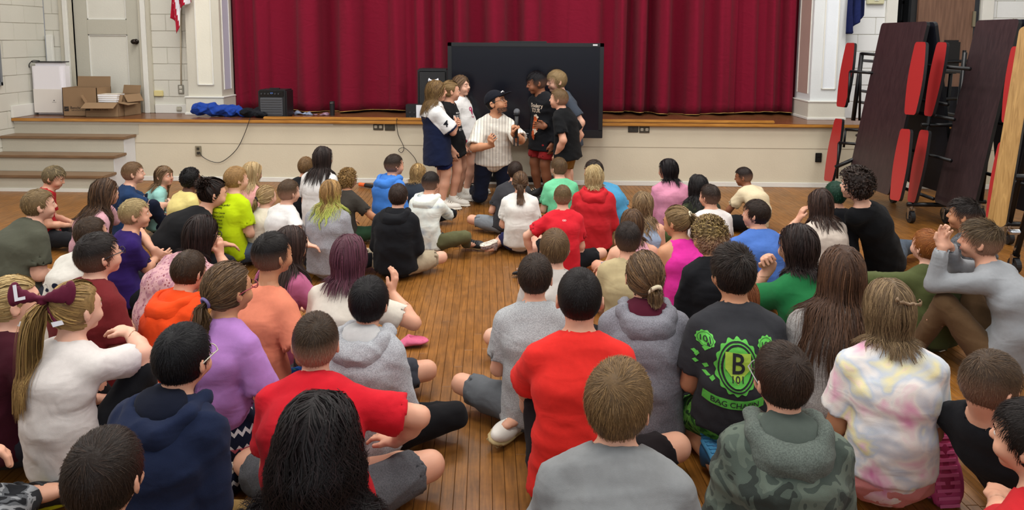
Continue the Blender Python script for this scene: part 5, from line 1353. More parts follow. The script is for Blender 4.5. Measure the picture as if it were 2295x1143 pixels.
V_ = fold(V_, Q_, 11, 0.02); V_[:, 2] = np.maximum(V_[:, 2], 0.001)
tag(link('pink_beanie', npmesh('pink_beanie', V_, Q_), cloth('#c2607e', bump=0.3), None, (hp_.x, hp_.y, 0)), 'dusty pink knitted cap dropped on the floor in the aisle', 'hat')

# folded cafeteria tables at the right
WAL = woodmat('walnut_laminate', '#2c1f22', '#3c2b2d', 0.42, (14, 14, 1.0), ds=1.2); OAK = woodmat('oak_laminate', '#9a7440', '#c49c60', 0.4, (14, 14, 0.8), ds=1.6)
REDP = plain('red_laminate', '#a82c2c', 0.4); EDGE = plain('black_edge', '#0e1014', 0.4); UNDER = plain('underside', '#161a28', 0.6)
def ray_plane(px, py, p0, n):
    d = ray(px, py); o0 = Vector((0, 0, CAMH)); t = (p0-o0).dot(n)/d.dot(n); return o0+d*t
def slab_from(corners, thick, n, mat, parent, name, boat=0.0, edge=EDGE, rnd=0.035):
    """prism over the quad corners (tl, tr, br, bl), outer face at the quad, thickness against n; boat = bulged long sides"""
    tl, tr, br_, bl = corners; bm = bmesh.new(); out = []
    H_ = ((tl-bl).length+(tr-br_).length)/2; W_ = ((tr-tl).length+(br_-bl).length)/2
    def P(u, v): return (bl*(1-u)+br_*u)*(1-v)+(tl*(1-u)+tr*u)*v
    ru, rv = rnd/W_, rnd/H_
    pts = []
    for cu_, cv_, a0 in ((1-ru, 1-rv, 0), (ru, 1-rv, 90), (ru, rv, 180), (1-ru, rv, 270)):
        for s in range(5):
            a = math.radians(a0+s*22.5); pts.append((cu_+ru*math.cos(a), cv_+rv*math.sin(a)))
    if boat:
        q = []
        for i, (u, v) in enumerate(pts):
            q.append((u, v)); u2, v2 = pts[(i+1) % len(pts)]
            if abs(v2-v) > 0.3:
                for s in range(1, 8): q.append((u+(u2-u)*s/8, v+(v2-v)*s/8))
        pts = [(0.5+(u-0.5)*(1-boat*abs(2*v-1)**1.8), v) for u, v in q]
    f = [bm.verts.new(P(u, v)) for u, v in pts]; g = [bm.verts.new(P(u, v)-n*thick) for u, v in pts]
    a = bm.faces.new(f); b = bm.faces.new(g[::-1]); m = len(pts)
    for i in range(m): bm.faces.new((f[i], g[i], g[(i+1) % m], f[(i+1) % m])).material_index = 1
    b.material_index = 2
    me = bpy.data.meshes.new(name); bmesh.ops.recalc_face_normals(bm, faces=bm.faces); bm.to_mesh(me); bm.free()
    return link(name, me, [mat, edge, UNDER], parent)
def table(label, bn, bf_, zb, tn, seats, top_mat, W=None):
    """bn, bf_ = pixels of the near and far bottom corner, tn = near top corner"""
    Bn, Bf = at_z(*bn, zb), at_z(*bf_, zb)
    if W: Bn_dir = (Bn-Bf).normalized(); Bn = Bf+Bn_dir*W if W > 0 else Bn; 
    Tn = at_y(*tn, Bn.y); Tf = Tn+(Bf-Bn)
    n = (Tn-Bn).cross(Bf-Bn).normalized()
    if n.x > 0: n = -n
    root = empty('folding_table', (Bn.x, Bn.y, 0), label, 'table')
    off = -Vector(root.location)
    slab_from([p+off for p in (Tf, Tn, Bn, Bf)], 0.03, n, top_mat, root, 'tabletop')
    return root, Bn, Bf, Tn, Tf, n, off
def seat(root, off, quad, p0, n, dd, mat=REDP, label=None, nm='seat'):
    p = p0+n*dd; c = [ray_plane(x, y, p, n)+off for x, y in quad]
    return slab_from(c, 0.028, n, mat, root, nm, boat=0.28, rnd=0.03), c
def bar(root, off, a, b, r=0.018, nm='frame_tube', mat=BLACKM):
    bm = bmesh.new(); b_cyl(bm, Vector(a)+off, Vector(b)+off, r, seg=10); return bmobj(nm, bm, mat, root, smooth=True)
def wheel(root, off, c, d=(0, 1, 0)):
    c = Vector(c)+off; d = Vector(d).normalized(); sd_ = Vector((-d.y, d.x, 0)); bm = bmesh.new(); b_cyl(bm, c-sd_*0.018, c+sd_*0.018, 0.055, seg=20); w_ = bmobj('caster', bm, BLACK, root)
    bm = bmesh.new(); b_cyl(bm, c-sd_*0.02, c+sd_*0.02, 0.02, seg=12)
    for s in (-1, 1): b_box(bm, c+sd_*0.026*s+Vector((0, 0, 0.03)), (0.028, 0.028, 0.1) if abs(d.x) > 0.9 else (0.006, 0.03, 0.1), bev=0.002)
    b_cyl(bm, c+Vector((0, 0, 0.07)), c+Vector((0, 0, 0.13)), 0.014); bmobj('fork', bm, CHROME, w_)
# table A
ra, Bn, Bf, Tn, Tf, nA, off = table('folded walnut-topped table with red seats nearest the stage, standing on casters', (1991, 438), (1899, 404), 0.24, (2079, 48), None, WAL)
for q, dd in (([(1893, 96), (1919, 96), (1897, 241), (1871, 238)], 0.02), ([(1868, 265), (1891, 267), (1868, 408), (1843, 404)], 0.02), ([(2047, 94), (2080, 94), (2056, 258), (2022, 256)], 0.14), ([(2014, 288), (2045, 290), (2020, 452), (1990, 446)], 0.14)):
    seat(ra, off, q, Bn, nA, dd)
back = -nA; bd = Vector((1, 0, 0))
T2n, T2f = Tn+Vector((0.10, 0.02, 0.0)), Tf+Vector((0.10, 0, 0)); B2n = Vector((Bn.x+0.62, Bn.y, Bn.z)); B2f = Vector((Bf.x+0.62, Bf.y, Bf.z))
n2 = (T2n-B2n).cross(B2f-B2n).normalized(); n2 = n2 if n2.x > 0 else -n2
slab_from([p+off for p in (T2f, T2n, B2n, B2f)], 0.03, n2, WAL, ra, 'tabletop')
for q, dd in (([(2096, 94), (2127, 95), (2092, 262), (2067, 258)], 0.10), ([(2058, 290), (2086, 293), (2053, 456), (2030, 450)], 0.12)):
    seat(ra, off, q, Bn+Vector((0.18, 0, 0)), nA, dd)
cz = Vector(((Bn.x+B2n.x)/2, (Bn.y+Bf.y)/2, 0))
e1 = (Bf-Bn).normalized()
for s in (-0.42, 0.42):
    for dx in (-0.16, 0.16):
        b0 = cz+e1*s+Vector((dx, 0, 0)); bar(ra, off, b0+Vector((0, 0, 0.17)), b0+Vector((0.12-dx*0.4, 0, 1.55)), 0.018)
        wheel(ra, off, b0+Vector((0, 0, 0.056)), (0, 1, 0))
    bar(ra, off, cz+e1*s+Vector((-0.2, 0, 0.17)), cz+e1*s+Vector((0.2, 0, 0.17)), 0.02); bar(ra, off, cz+e1*s+Vector((-0.12, 0, 0.9)), cz+e1*s+Vector((0.3, 0, 0.9)), 0.018)
for z, s0, s1 in ((1.42, -0.85, 0.8), (0.98, -0.7, 0.85), (0.62, -0.7, 0.85), (0.24, -0.5, 0.7), (1.1, -0.6, 0.8)):
    a0 = cz+e1*s0+Vector((-0.02, 0, z)); a1 = cz+e1*s1+Vector((-0.02, 0, z+0.02)); bar(ra, off, a0, a1, 0.016)
for px, pa, pb in ((1905, 160, 230), (1930, 120, 270), (1895, 290, 330), (1880, 320, 400)):
    a0 = at_y(px, pa, Bf.y+0.1); a1 = at_y(px+60, pa+4, Bf.y-0.05); bar(ra, off, a0, a1, 0.015); a2 = at_y(px-4, pb, Bf.y+0.1); bar(ra, off, a0, a2, 0.012)
bar(ra, off, at_y(1932, 118, Bf.y+0.15), at_y(1912, 270, Bf.y+0.15), 0.022); bar(ra, off, at_y(1872, 375, Bf.y), at_y(1940, 345, Bf.y), 0.02)
# table B
rb, Bn2, Bf2, Tn2, Tf2, nB, off2 = table('second folded walnut-topped table, right of the first, mostly behind the oak bench', (2178, 483), (2093, 452), 0.2, (2285, 42), None, WAL)
for q, dd in (([(2262, 104), (2300, 104), (2270, 276), (2240, 274)], 0.05), ([(2234, 318), (2262, 320), (2232, 492), (2205, 486)], 0.05)):
    seat(rb, off2, q, Bn2, nB, dd)
cz2 = Vector((Bn2.x+0.35, (Bn2.y+Bf2.y)/2, 0)); e2 = (Bf2-Bn2).normalized()
B3n, B3f = Vector((Bn2.x+0.6, Bn2.y, Bn2.z)), Vector((Bf2.x+0.6, Bf2.y, Bf2.z)); T3n, T3f = Tn2+Vector((0.1, 0, 0)), Tf2+Vector((0.1, 0, 0))
n3 = (T3n-B3n).cross(B3f-B3n).normalized(); n3 = n3 if n3.x > 0 else -n3
slab_from([p+off2 for p in (T3f, T3n, B3n, B3f)], 0.03, n3, WAL, rb, 'tabletop')
for s in (-0.42, 0.42):
    for dx in (-0.16, 0.16):
        b0 = cz2+e2*s+Vector((dx, 0, 0)); bar(rb, off2, b0+Vector((0, 0, 0.17)), b0+Vector((0.12-dx*0.4, 0, 1.55))); wheel(rb, off2, b0+Vector((0, 0, 0.056)))
    bar(rb, off2, cz2+e2*s+Vector((-0.2, 0, 0.17)), cz2+e2*s+Vector((0.2, 0, 0.17)), 0.02)
for z in (1.35, 0.95, 0.5): bar(rb, off2, cz2+e2*-0.75+Vector((-0.1, 0, z)), cz2+e2*0.9+Vector((-0.1, 0, z+0.03)), 0.016)
o = empty('folding_table', tuple(at_z(2160, 445, 0)), 'dark third folded table seen edge-on between the two walnut ones', 'table')
bx_ = at_y(2135, 100, 7.75); box_obj('tabletop', (-0.28, 0.1, 0.3), (-0.24, 0.75, 1.62), UNDER, o, 0.01); box_obj('end_panel', (-0.17, 0.3, 1.3), (0.02, 0.33, 1.66), BLACKM, o, 0.02)
for s in (-0.2, -0.1, 0.02, 0.12):
    bm = bmesh.new(); b_cyl(bm, (s, 0.3, 0.12), (s+0.1, 0.4, 1.55), 0.02, seg=10); bmobj('frame_tube', bm, BLACKM, o)
for z in (0.35, 0.62, 0.8, 1.02, 1.34, 1.42):
    bm = bmesh.new(); b_cyl(bm, (-0.28, 0.28, z), (0.3, 0.3, z+0.03), 0.017, seg=10); bmobj('frame_tube', bm, BLACKM if z != 0.62 else CHROME, o)
box_obj('skirt_panel', (-0.3, 0.5, 0.18), (0.3, 0.52, 1.15), plain('navy_panel', '#10131f', 0.7), o)
# oak bench in front
Cn, Cf = at_z(2253, 511, 0.34), at_z(2211, 503, 0.34); Ctn = at_y(2330, 58, Cn.y); Ctf = Ctn+(Cf-Cn)+Vector((0, 0, 0))
nC = (Ctn-Cn).cross(Cf-Cn).normalized(); nC = nC if nC.x < 0 else -nC
rc = empty('folded_bench', (Cn.x, Cn.y, 0), 'oak-topped folded bench with a black edge at the right of the tables', 'bench'); offc = -Vector(rc.location)
slab_from([p+offc for p in (Ctf, Ctn, Cn, Cf)], 0.035, nC, OAK, rc, 'seat_board', rnd=0.04)
for dx, dy in ((0.12, 0.05), (0.42, 0.1)):
    bar(rc, offc, Vector((Cn.x+dx, Cn.y+dy, 0.12)), Vector((Cn.x+dx+0.3, Cn.y+dy, 1.75)), 0.022); wheel(rc, offc, Vector((Cn.x+dx, Cn.y+dy, 0.056)))
for z in (0.3, 0.7, 1.15): bar(rc, offc, Vector((Cn.x+0.06, Cn.y+0.04, z)), Vector((Cn.x+0.95, Cn.y+0.25, z-0.04)), 0.02, mat=CHROME if z == 0.3 else BLACKM)
# ------------------------------------------------------------------ the crowd: everybody in the photograph, row by row
WS = plain('shoe_white', '#d9d5cc', 0.6); WSO = plain('sole_white', '#e2ddd0', 0.6); BS = plain('shoe_black', '#17181b', 0.6); BSO = plain('sole_black', '#222327', 0.7); GS = plain('shoe_grey', '#5a5c60', 0.6); TANS = plain('sole_tan', '#a89468', 0.7); REDS = plain('sole_coral', '#d8504c', 0.6)
SN_W = ('sneaker', WS, WSO); SN_B = ('sneaker', BS, BSO, WSO); SN_BW = ('sneaker', BS, WSO, WSO); SN_G = ('sneaker', GS, WSO, WSO)
c_ = cloth
K0 = c_('#15161a'); NAVY = c_('#161c33'); NAVYD = c_('#12182a'); WHT = c_('#d8d6d4'); REDT = c_('#c3202a'); REDO = c_('#d02c20'); GRYH = c_('#94949a', 'heather'); KHA = c_('#8f7a58'); OLV = c_('#4f5138'); TANP = c_('#b09c7c'); DGR = c_('#3b3c42'); JEAN = c_('#4a5668', 'heather')
PALE, FAIR, TAN, BRN, DRK = '#d9ab94', '#d3a086', '#bf8a68', '#8a5a40', '#5a3828'
def hs(c, c2=None, **q): return dict(s='short', c=c, c2=c2 or c, skin=FAIR, **q)
BRO = ('#3b2a1f', '#5c4431'); DBR = ('#2a1e18', '#43312a'); BLK = ('#14100f', '#2a2322'); LBR = ('#6b5138', '#927352'); BLD = ('#a58558', '#cbb183'); RED_ = ('#8a4e24', '#b0703a')
def hl_(c, ln, **q): return dict(s='long', c=c[0], c2=c[1], len=ln, **q)
def tie(c, ln, at, **q): return dict(s='tie', c=c[0], c2=c[1], len=ln, tie=at, **q)
# --- front rows, left half
person('boy in red printed tee with streaky dyed hair over his eyes by the steps', 121, 398, k=0.93, f=62, h=75, p=22, hair=dict(s='short', c='#2e241c', c2='#c9b183', len=0.06, mess=0.5, fw=0.9, t=0.018, crop=0.1), top=('tee', c_('#a8141f')), bot=('pants', K0), shoe=SN_B, skin=FAIR, arms=('lap', 'lap'))
PR_ = person('sturdy boy in olive grey tee seated at the far left, looking right', 88, 460, k=1.02, f=30, h=46, sl=0.1, ln=(0, 0.14), fat=1.3, hair=hs('#6f5a3e', '#a58a5f'), top=('tee', c_('#4b4c40')), bot=('pants', c_('#30323a')), shoe=SN_G, skin=PALE, arms=('lap', 'lap'))
person('girl with long wavy brown hair in pale pink sweatshirt on the left', 236, 432, k=1.0, f=45, h=38, hair=hl_(('#35261d', '#6d4f36'), 0.36, wave=0.012, vol=0.3, t=0.018), top=('long', c_('#c99aa4')), bot=('leggings', K0), shoe=SN_W, skin=FAIR, ln=(0, 0.12), arms=('lap', 'cheek'))
person('boy in navy tee with raised dark knee near the stage steps, in profile', 299, 388, k=0.95, f=55, h=60, legs='knees', arms='hug', hair=hs('#6a5038', '#8d6c4a', fade=0.5), top=('tee', c_('#1f3557')), bot=('pants', NAVYD), shoe=SN_B, skin=PALE)
person('girl in mint tee with long light brown hair glancing back right', 368, 394, k=0.88, z=0.65, f=62, h=100, hair=hl_(('#6f5640', '#9a7c5a'), 0.27, part=0.4), top=('tee', c_('#8fc0b8')), bot=('leggings', NAVYD), shoe=SN_W, skin=FAIR)
person('boy with cropped black afro hair in pale yellow tee', 428, 402, k=0.95, f=38, h=25, hair=dict(s='afro', c='#0f0c0c', c2='#1c1616', t=0.014, len=0.02), top=('tee', c_('#d6c57e')), bot=('shorts', K0), shoe=SN_B, skin=DRK)
PW = person('woman in black tee with dark curly bun leaning forward, seen in profile', 478, 434, k=1.12, z=0.56, f=48, h=52, p=8, ln=(0, 0.26), sl=0.12, fat=1.12, hair=tie(('#1c1513', '#3a2820'), 0.07, (0.1, -0.6, 0.75), wave=0.03, rad=0.045, w=1.1), top=('tee', c_('#131315')), bot=('pants', K0), shoe=SN_B, skin=FAIR, arms=('knee', 'lap'))
person('girl with straight blonde hair in pink tee behind the neon yellow shirt', 566, 387, k=0.95, f=28, h=25, hair=hl_(('#b69668', '#d9c193'), 0.27), top=('tee', c_('#d59a96')), bot=('leggings', c_('#a9b6cf')), shoe=SN_W, skin=PALE)
PY = person('boy in neon yellow tee with black list printed on the back', 530, 402, k=1.0, z=0.72, f=22, h=44, hair=hs('#9c7648', '#c59e68'), top=('tee', c_('#b6cf10')), bot=('shorts', JEAN), shoe=SN_G, skin=PALE, arms=('lap', 'lap'))
for i, (u, s_) in enumerate(((-0.03, 0.020), (-0.048, 0.020))): text_print(PY, ['You don\'t have to be perfect', 'to be amazing'][i], -0.02, u, s_, K0, du=0.8)
for i in range(6): text_print(PY, ['Lindsey Burkhart Concrete', 'Grace Lawn Care and Co', 'Smith Family Dental', 'Main Street Tire LLC', 'Valley Home Supply', 'Lakeside Printing'][i], -0.01, -0.085-0.028*i, 0.021, K0, du=0.62)
person('girl with blonde side braid in cream shirt between yellow and white tees', 598, 440, k=0.88, z=0.62, f=22, h=26, hair=tie(('#a3845a', '#cfb488'), 0.25, (-0.35, -0.9, -0.25), rad=0.012, wave=0.012, band='#30303c', w=0.9), top=('tee', c_('#cfc6b6')), bot=('leggings', c_('#9f9a94')), shoe=SN_W, skin=PALE)
person('boy in white tee with brown fade haircut resting his hand on khaki shorts', 648, 430, k=0.93, z=0.70, f=35, h=38, hair=hs('#4c3a2a', '#6d543c', fade=0.75, len=0.04, fw=0.8), top=('tee', WHT), bot=('shorts', c_('#8c7d5c')), shoe=SN_G, skin=PALE, arms=((('z', 712, 590, 0.22), (1, -0.4, -0.5), (0.5, 0.8, -0.3), (0, 0, -1)), 'lap'), hands='R')
person('boy with light brown hair in black tee half hidden behind the tall girl', 686, 374, k=0.92, f=20, h=10, hair=hs('#6b5033', '#96744c'), top=('tee', K0), bot=('pants', K0), shoe=SN_B, skin=FAIR)
person('girl with very straight long dark hair in white tee, highest of the front left', 724, 354, k=1.0, z=0.80, pz=0.17, f=18, h=14, legs='kneel', hair=hl_(('#241b19', '#3d2f2a'), 0.33, mess=0), top=('tee', WHT), bot=('leggings', c_('#c7b9c6', 'specks', ('#b9b0bf', '#4a4658', '#8b7fa0'))), shoe=SN_W, skin=FAIR, arms=('rest', 'rest'))
person('girl in grey sweatshirt with blonde hair dyed green at the ends', 742, 432, k=0.97, z=0.70, f=10, h=12, hair=hl_(('#8f6d45', '#c49a5f'), 0.31, tip='#aab556', tips=0.42, wave=0.012, wf=1.6), top=('hoodie', GRYH, 0.9), bot=('leggings', K0), shoe=SN_W, skin=FAIR)
person('boy with curly sandy hair in charcoal tee behind the green-haired girl', 780, 402, k=0.88, f=22, h=28, hair=dict(s='curly', c='#75572f', c2='#a9844f'), top=('tee', c_('#38342f')), bot=('pants', c_('#26402c')), shoe=SN_W, skin=TAN, arms=('knee', 'lap'))
person('boy in bright blue hoodie looking right from the front left', 884, 370, k=0.98, f=35, h=52, hair=hs('#2b2018', '#44342a', fade=0.5), top=('hoodie', c_('#3f78c8')), hood=(c_('#3f78c8'),), bot=('pants', DGR), shoe=SN_W, skin=FAIR)
person('child with wavy blonde bob behind the tie-dye hoodie', 938, 388, k=0.9, z=0.60, f=18, h=30, hair=dict(s='bob', c='#8f6f45', c2='#c8a66e', len=0.14, wave=0.02, vol=0.2), top=('hoodie', c_('#2c323c')), bot=('pants', K0), shoe=SN_B, skin=FAIR)
TD = c_('#cfd8d6', 'tiedye', ('#8f9dae', '#d4dbd6', '#dfe3dc', '#d6ddd8', '#a9b4bd'), 1.6)
person('boy in pale grey tie-dye hoodie with olive trousers, sole turned to the aisle', 966, 410, k=0.92, f=24, h=26, p=4, hair=hs('#1c1614', '#332824', fade=0.4), top=('hoodie', TD, 0.8), hood=(TD,), bot=('pants', c_('#5a5a3e')), shoe=('sneaker', BS, TANS, BS, TANS), skin=FAIR, arms=((('z', 1014, 490, 0.2), (1, -0.3, -0.5), (-0.5, 0.8, 0), (0, 0, -1)), 'lap'), hands='R', legs=(((0.26, 0.26, 0.06), (1, 0.2, 0.25), (1, 0.1, 0)), ((0.03, 0.3, 0.05), (1, 0.3, 0.15), (-1, 0.15, 0))))
person('boy in black hoodie over a teal shirt with beige shorts by the aisle', 893, 440, k=0.93, f=8, h=4, fat=1.08, hair=hs('#2e221c', '#4a3830', len=0.045, mess=0.3), top=('hoodie', K0), hood=(K0,), bot=('shorts', c_('#a89a82')), shoe=('sneaker', BS, REDS, REDS), skin=PALE)
# --- middle rows, left half
PU = person('boy in purple tee with pale blond hair cupping his hands in profile', 303, 480, k=0.95, f=48, h=60, hair=hs('#8c744c', '#d9c48e', top2=1, fade=0.35), top=('tee', c_('#2d1b5c')), bot=('shorts', K0), shoe=SN_B, skin=FAIR, arms=((('z', 348, 580, 0.27), (1, -0.5, -0.5), (0.2, 0.9, 0.2), (-1, 0, 0)), (('z', 342, 560, 0.33), (0.6, 1.0, -0.3), (-0.3, 0.6, -0.5), (1, 0, 0))), hands='RL')
text_print(PU, 'JM', 0.03, -0.15, 0.10, c_('#c9b060'), side=1, name='chest_letters'); text_print(PU, 'BAND', 0.03, -0.22, 0.035, WHT, side=1, name='chest_letters')
PX = person('boy in white tee with cartoon line drawing, head behind the glasses boy', 205, 525, k=0.92, f=25, h=25, ln=(0.08, 0.16), hair=hs('#33261c', '#55402d'), top=('tee', c_('#d3cfc6')), bot=('shorts', K0), shoe=SN_G, skin=FAIR)
for u, v, rx in ((0.02, -0.10, 0.02), (-0.04, -0.13, 0.014)): lay(PX, patch(rx=rx, ry=rx*0.8), u, v, NAVY)
for u, v, rx in ((-0.02, -0.19, 0.05), (0.05, -0.2, 0.03), (-0.06, -0.12, 0.022)): lay(PX, patch(rx=rx, ry=rx*0.8, inner=0.9), u, v, NAVY)
person('boy with black glasses and maroon tee, seen in three quarter profile', 222, 572, k=1.0, f=22, h=36, p=-6, fat=1.12, hair=hs('#1d1715', '#332a26', fade=0.25), top=('tee', c_('#6e2326')), bot=('shorts', K0), shoe=SN_G, skin=PALE, glasses='#1c1c22')
FLO = c_('#d8b7bb', 'specks', ('#dcc0c2', '#9b5b66', '#b98aa0'), 1.3)
person('girl with dark bob and glasses in pink floral shirt, hand at her cheek', 452, 525, k=1.02, z=0.62, f=30, h=22, p=12, ln=(0, 0.18), sl=0.13, fat=1.1, hair=dict(s='bob', c='#1d1413', c2='#35241f', len=0.165, vol=0.15), top=('tee', FLO), bot=('pants', K0), shoe=SN_B, skin=FAIR, glasses='#1c1c22', arms=((('y', 492, 572, 0.16), (0.8, 0.8, -1), (0, 0.1, 1), (-1, -0.3, 0)), 'knee'), hands='R')
person('boy with brown hair in bright orange hoodie bowed low', 424, 608, k=0.92, z=0.62, f=28, h=18, p=14, ln=(0, 0.14), hair=hs('#32251b', '#57402c'), top=('hoodie', c_('#e2491a')), hood=(c_('#e2491a'),), bot=('pants', K0), shoe=SN_B, skin=FAIR)
ZIG = c_('#141a30', 'zigzag', ('#141a30', '#c9c9cc', '#b0596a'))
person('girl with long brown ponytail, lilac tee and patterned navy skirt', 513, 648, k=1.0, z=0.71, pz=0.2, hem=0.11, legs='kneel', f=18, h=30, hair=tie(('#4b3828', '#7c6042'), 0.42, (-0.02, -0.95, -0.38), wave=0.02, rad=0.025, band='#7a6f9c'), top=('tee', c_('#a878b8')), bot=('skirt', ZIG), shoe=SN_W, skin=TAN, glasses='#8f2a3a', arms=('rest', 'rest'))
person('boy with black fade haircut and long neck in salmon tee', 612, 570, k=0.98, z=0.70, f=24, h=36, nk=0.95, necklen=1.4, hair=hs('#15100f', '#26201d', fade=0.35), top=('tee', c_('#dc8468')), bot=('shorts', c_('#1c5aa8', 'camo', ('#1c5aa8', '#0f3f7c', '#2ca05a', '#1c5aa8'))), shoe=SN_G, skin=TAN, arms=('rest', 'knee'))
person('girl with long dark hair in mauve sweatshirt behind the salmon tee', 652, 550, k=0.95, z=0.66, f=30, h=20, p=10, hair=hl_(('#2a1d1a', '#47332c'), 0.34), top=('long', c_('#a85a7c')), bot=('shorts', c_('#55504a')), shoe=SN_W, skin=FAIR, arms=('knee', 'knee'))
person('girl with plum-tinted shoulder-length hair in cream tee near the aisle', 783, 575, k=0.98, f=16, h=10, hair=dict(s='bob', c='#4a2a33', c2='#7a4658', len=0.19, vol=0.12), top=('tee', c_('#cfc8bc')), bot=('shorts', c_('#3a3c44')), shoe=SN_G, skin=FAIR, arms=((('y', 876, 655, 0.05), (1, 0.1, -0.6), (0.2, 0.3, 0.9), (-1, 0, 0)), 'lap'), hands='R')
person('boy with black hair in light grey hoodie and black trousers by the aisle', 828, 677, k=0.96, z=0.64, f=14, h=8, hair=hs('#0e0c0e', '#221d20', len=0.05, mess=0.15, t=0.016), top=('hoodie', c_('#a3a5aa', 'heather')), hood=(c_('#a3a5aa', 'heather'), c_('#b9b8b8')), bot=('pants', c_('#131316')), shoe=SN_B, skin=FAIR)
# --- back rows, left half
person('girl with smooth blonde ponytail in maroon tee at the left edge', 32, 676, k=1.0, z=0.635, f=30, h=46, hair=tie(('#b0905c', '#d9bf88'), 0.2, (-0.2, -0.95, -0.1), t=0.008), top=('tee', c_('#3f1420')), bot=('shorts', c_('#2a2a32')), shoe=SN_G, skin=PALE, arms=('knee', 'lap'))
PB = person('girl with long blonde ponytail and large maroon bow in white tee', 172, 692, k=1.0, z=0.645, f=12, h=24, hair=tie(('#8a6a45', '#cda968'), 0.44, (-0.2, -0.85, 0.42), rad=0.034, loose=0.2, t=0.010, w=1.1), top=('tee', c_('#d6d0cc')), bot=('leggings', K0), shoe=SN_W, skin=PALE, legs='knees', arms=((('y', 290, 745, 0.26), (1, 0.1, -0.3), (-1, 0.2, 0.1), (0, 0, -1)), 'hug'), hands='R')
BOY_BLACKGL = person('boy with glossy black hair and clear glasses in navy fleece-lined hoodie', 411, 802, k=1.0, f=14, h=12, p=4, fat=1.12, hair=hs('#0b0a0c', '#1f1d22', len=0.04, mess=0.15), top=('hoodie', c_('#18213a')), hood=(c_('#18213a'), c_('#0d1222')), bot=('pants', c_('#8f7446')), shoe=SN_B, skin=FAIR, glasses='#b9b4a4', ln=(0.05, 0.1))
person('broad boy in red tee with shaved sides, elbow out beside the aisle', 708, 768, k=1.0, z=0.61, f=2, h=-10, fat=1.22, sl=0.1, ln=(-0.06, 0.12), hair=hs('#33261c', '#54402e', fade=0.8, len=0.03), top=('tee', c_('#bf1826')), bot=('shorts', c_('#55565a', 'heather')), shoe=SN_B, skin=FAIR, arms=((('z', 888, 990, 0.22), (1, -0.1, 0.3), (-0.8, 0.4, 0.1), (0, 0, -1)), 'lap'), hands='R')
person('person with long curly black hair in charcoal tee at the bottom edge', 716, 990, k=1.0, z=0.70, f=5, h=4, p=6, hair=hl_(('#0d0a0b', '#251a1b'), 0.34, wave=0.030, wf=1.9, vol=0.5, t=0.030, n=1.3), top=('tee', c_('#3f434a')), bot=('shorts', K0), shoe=SN_B, skin=FAIR)
person('boy with dark brown hair in dark green tee, bottom left corner', 236, 1066, k=1.0, f=4, h=-2, hair=hs('#1f1713', '#3c2d24', len=0.045), top=('tee', c_('#1f3a2c')), bot=('shorts', K0), shoe=SN_B, skin=FAIR)
CAMO = c_('#55585c', 'camo', ('#16181c', '#55585c', '#8c8f92', '#2a2c30'), 1.6)
person('person in camouflage trousers with a hand on the knee, cut by the left edge', -300, 900, k=1.05, f=30, h=30, legs=((('z', 85, 1100, 0.09), (0.3, 0.2, 1), (0.5, 0.6, 0)), (('z', 40, 1120, 0.08), (0.3, 0.2, 1), (-0.4, 0.9, 0))), hair=hs(*BRO), top=('long', c_('#7b8086', 'heather')), bot=('pants', CAMO), shoe=('sneaker', BS, c_('#b9b020'), c_('#c8bb20')), skin=FAIR, arms=((('z', 5, 968, 0.40), (1, -0.5, -0.2), (0.4, 0.8, -0.5), (0, -0.3, -1)), 'knee'), hands='R')
# --- right half, front rows
person('boy with dark tousled hair in charcoal tee, knee beside the aisle', 1155, 384, k=0.9, f=-8, h=8, hair=hs('#2a1e18', '#46342a', len=0.045, mess=0.4), top=('tee', c_('#37373b')), bot=('shorts', c_('#7c8288')), shoe=SN_BW, skin=FAIR, ln=(0.1, 0.06), arms=('lap', 'lap'))
LEO = c_('#cbbdb8', 'specks', ('#cdbfbb', '#3b2f31', '#7c6a68'), 1.6)
person('girl with brown ponytail in white tee and navy shorts kneeling by the aisle', 1166, 408, k=0.88, z=0.72, f=2, h=-2, legs='wsit', pz=0.12, hair=tie(('#4a3628', '#775a40'), 0.25, (0.0, -0.98, -0.15), rad=0.02, wave=0.006), top=('tee', c_('#dcdad4')), bot=('shorts', c_('#1a1e4a')), shoe=('sneaker', LEO, WSO), skin=FAIR)
person('boy with sandy brown crop in mint green tee', 1252, 376, k=0.93, z=0.70, f=-14, h=-32, hair=hs('#4f3b28', '#7d6240', len=0.04, fade=0.3), top=('tee', c_('#6fc596')), bot=('shorts', K0), shoe=SN_B, skin=PALE)
PRD = person('small boy in red athletic tee leaning on his arms, sandals beside him', 1261, 441, k=0.87, z=0.72, f=-4, h=2, hair=hs('#5c4830', '#8c7048', fade=0.5, len=0.025), top=('tee', c_('#cb2330')), bot=('shorts', K0), shoe=('sandal', GS, BSO), skin=PALE, legs=(((0.1, 0.3, 0.06), (1, 0.3, 0.2), (-1, 0.2, 0)), (('z', 1188, 600, 0.05), (1, 0.5, 0.1), (1, -0.3, 0))), arml=1.1, arms=((('z', 1296, 590, 0.05), (0.5, -1, 0), (0.1, 0.2, -1), (0, 1, 0)), (('z', 1190, 570, 0.12), (1, -0.3, 0.4), (0.4, 0.2, -0.9), (0, 0, -1))), hands='RL')
lay(PRD, patch(rx=0.011, ry=0.007, inner=0.5), -0.006, -0.028, c_('#e0a8a8')); lay(PRD, patch(rx=0.011, ry=0.007, inner=0.5), 0.006, -0.028, c_('#e0a8a8'))
person('child with messy blonde hair in red hoodie and tan trousers', 1332, 396, k=0.97, z=0.70, f=6, h=10, hair=dict(s='bob', c='#a68c5c', c2='#dcc596', len=0.18, wave=0.014, mess=0.4, vol=0.1), top=('hoodie', c_('#b8222a')), hood=(c_('#b8222a'),), bot=('pants', c_('#7a5f3c')), shoe=SN_B, skin=PALE)
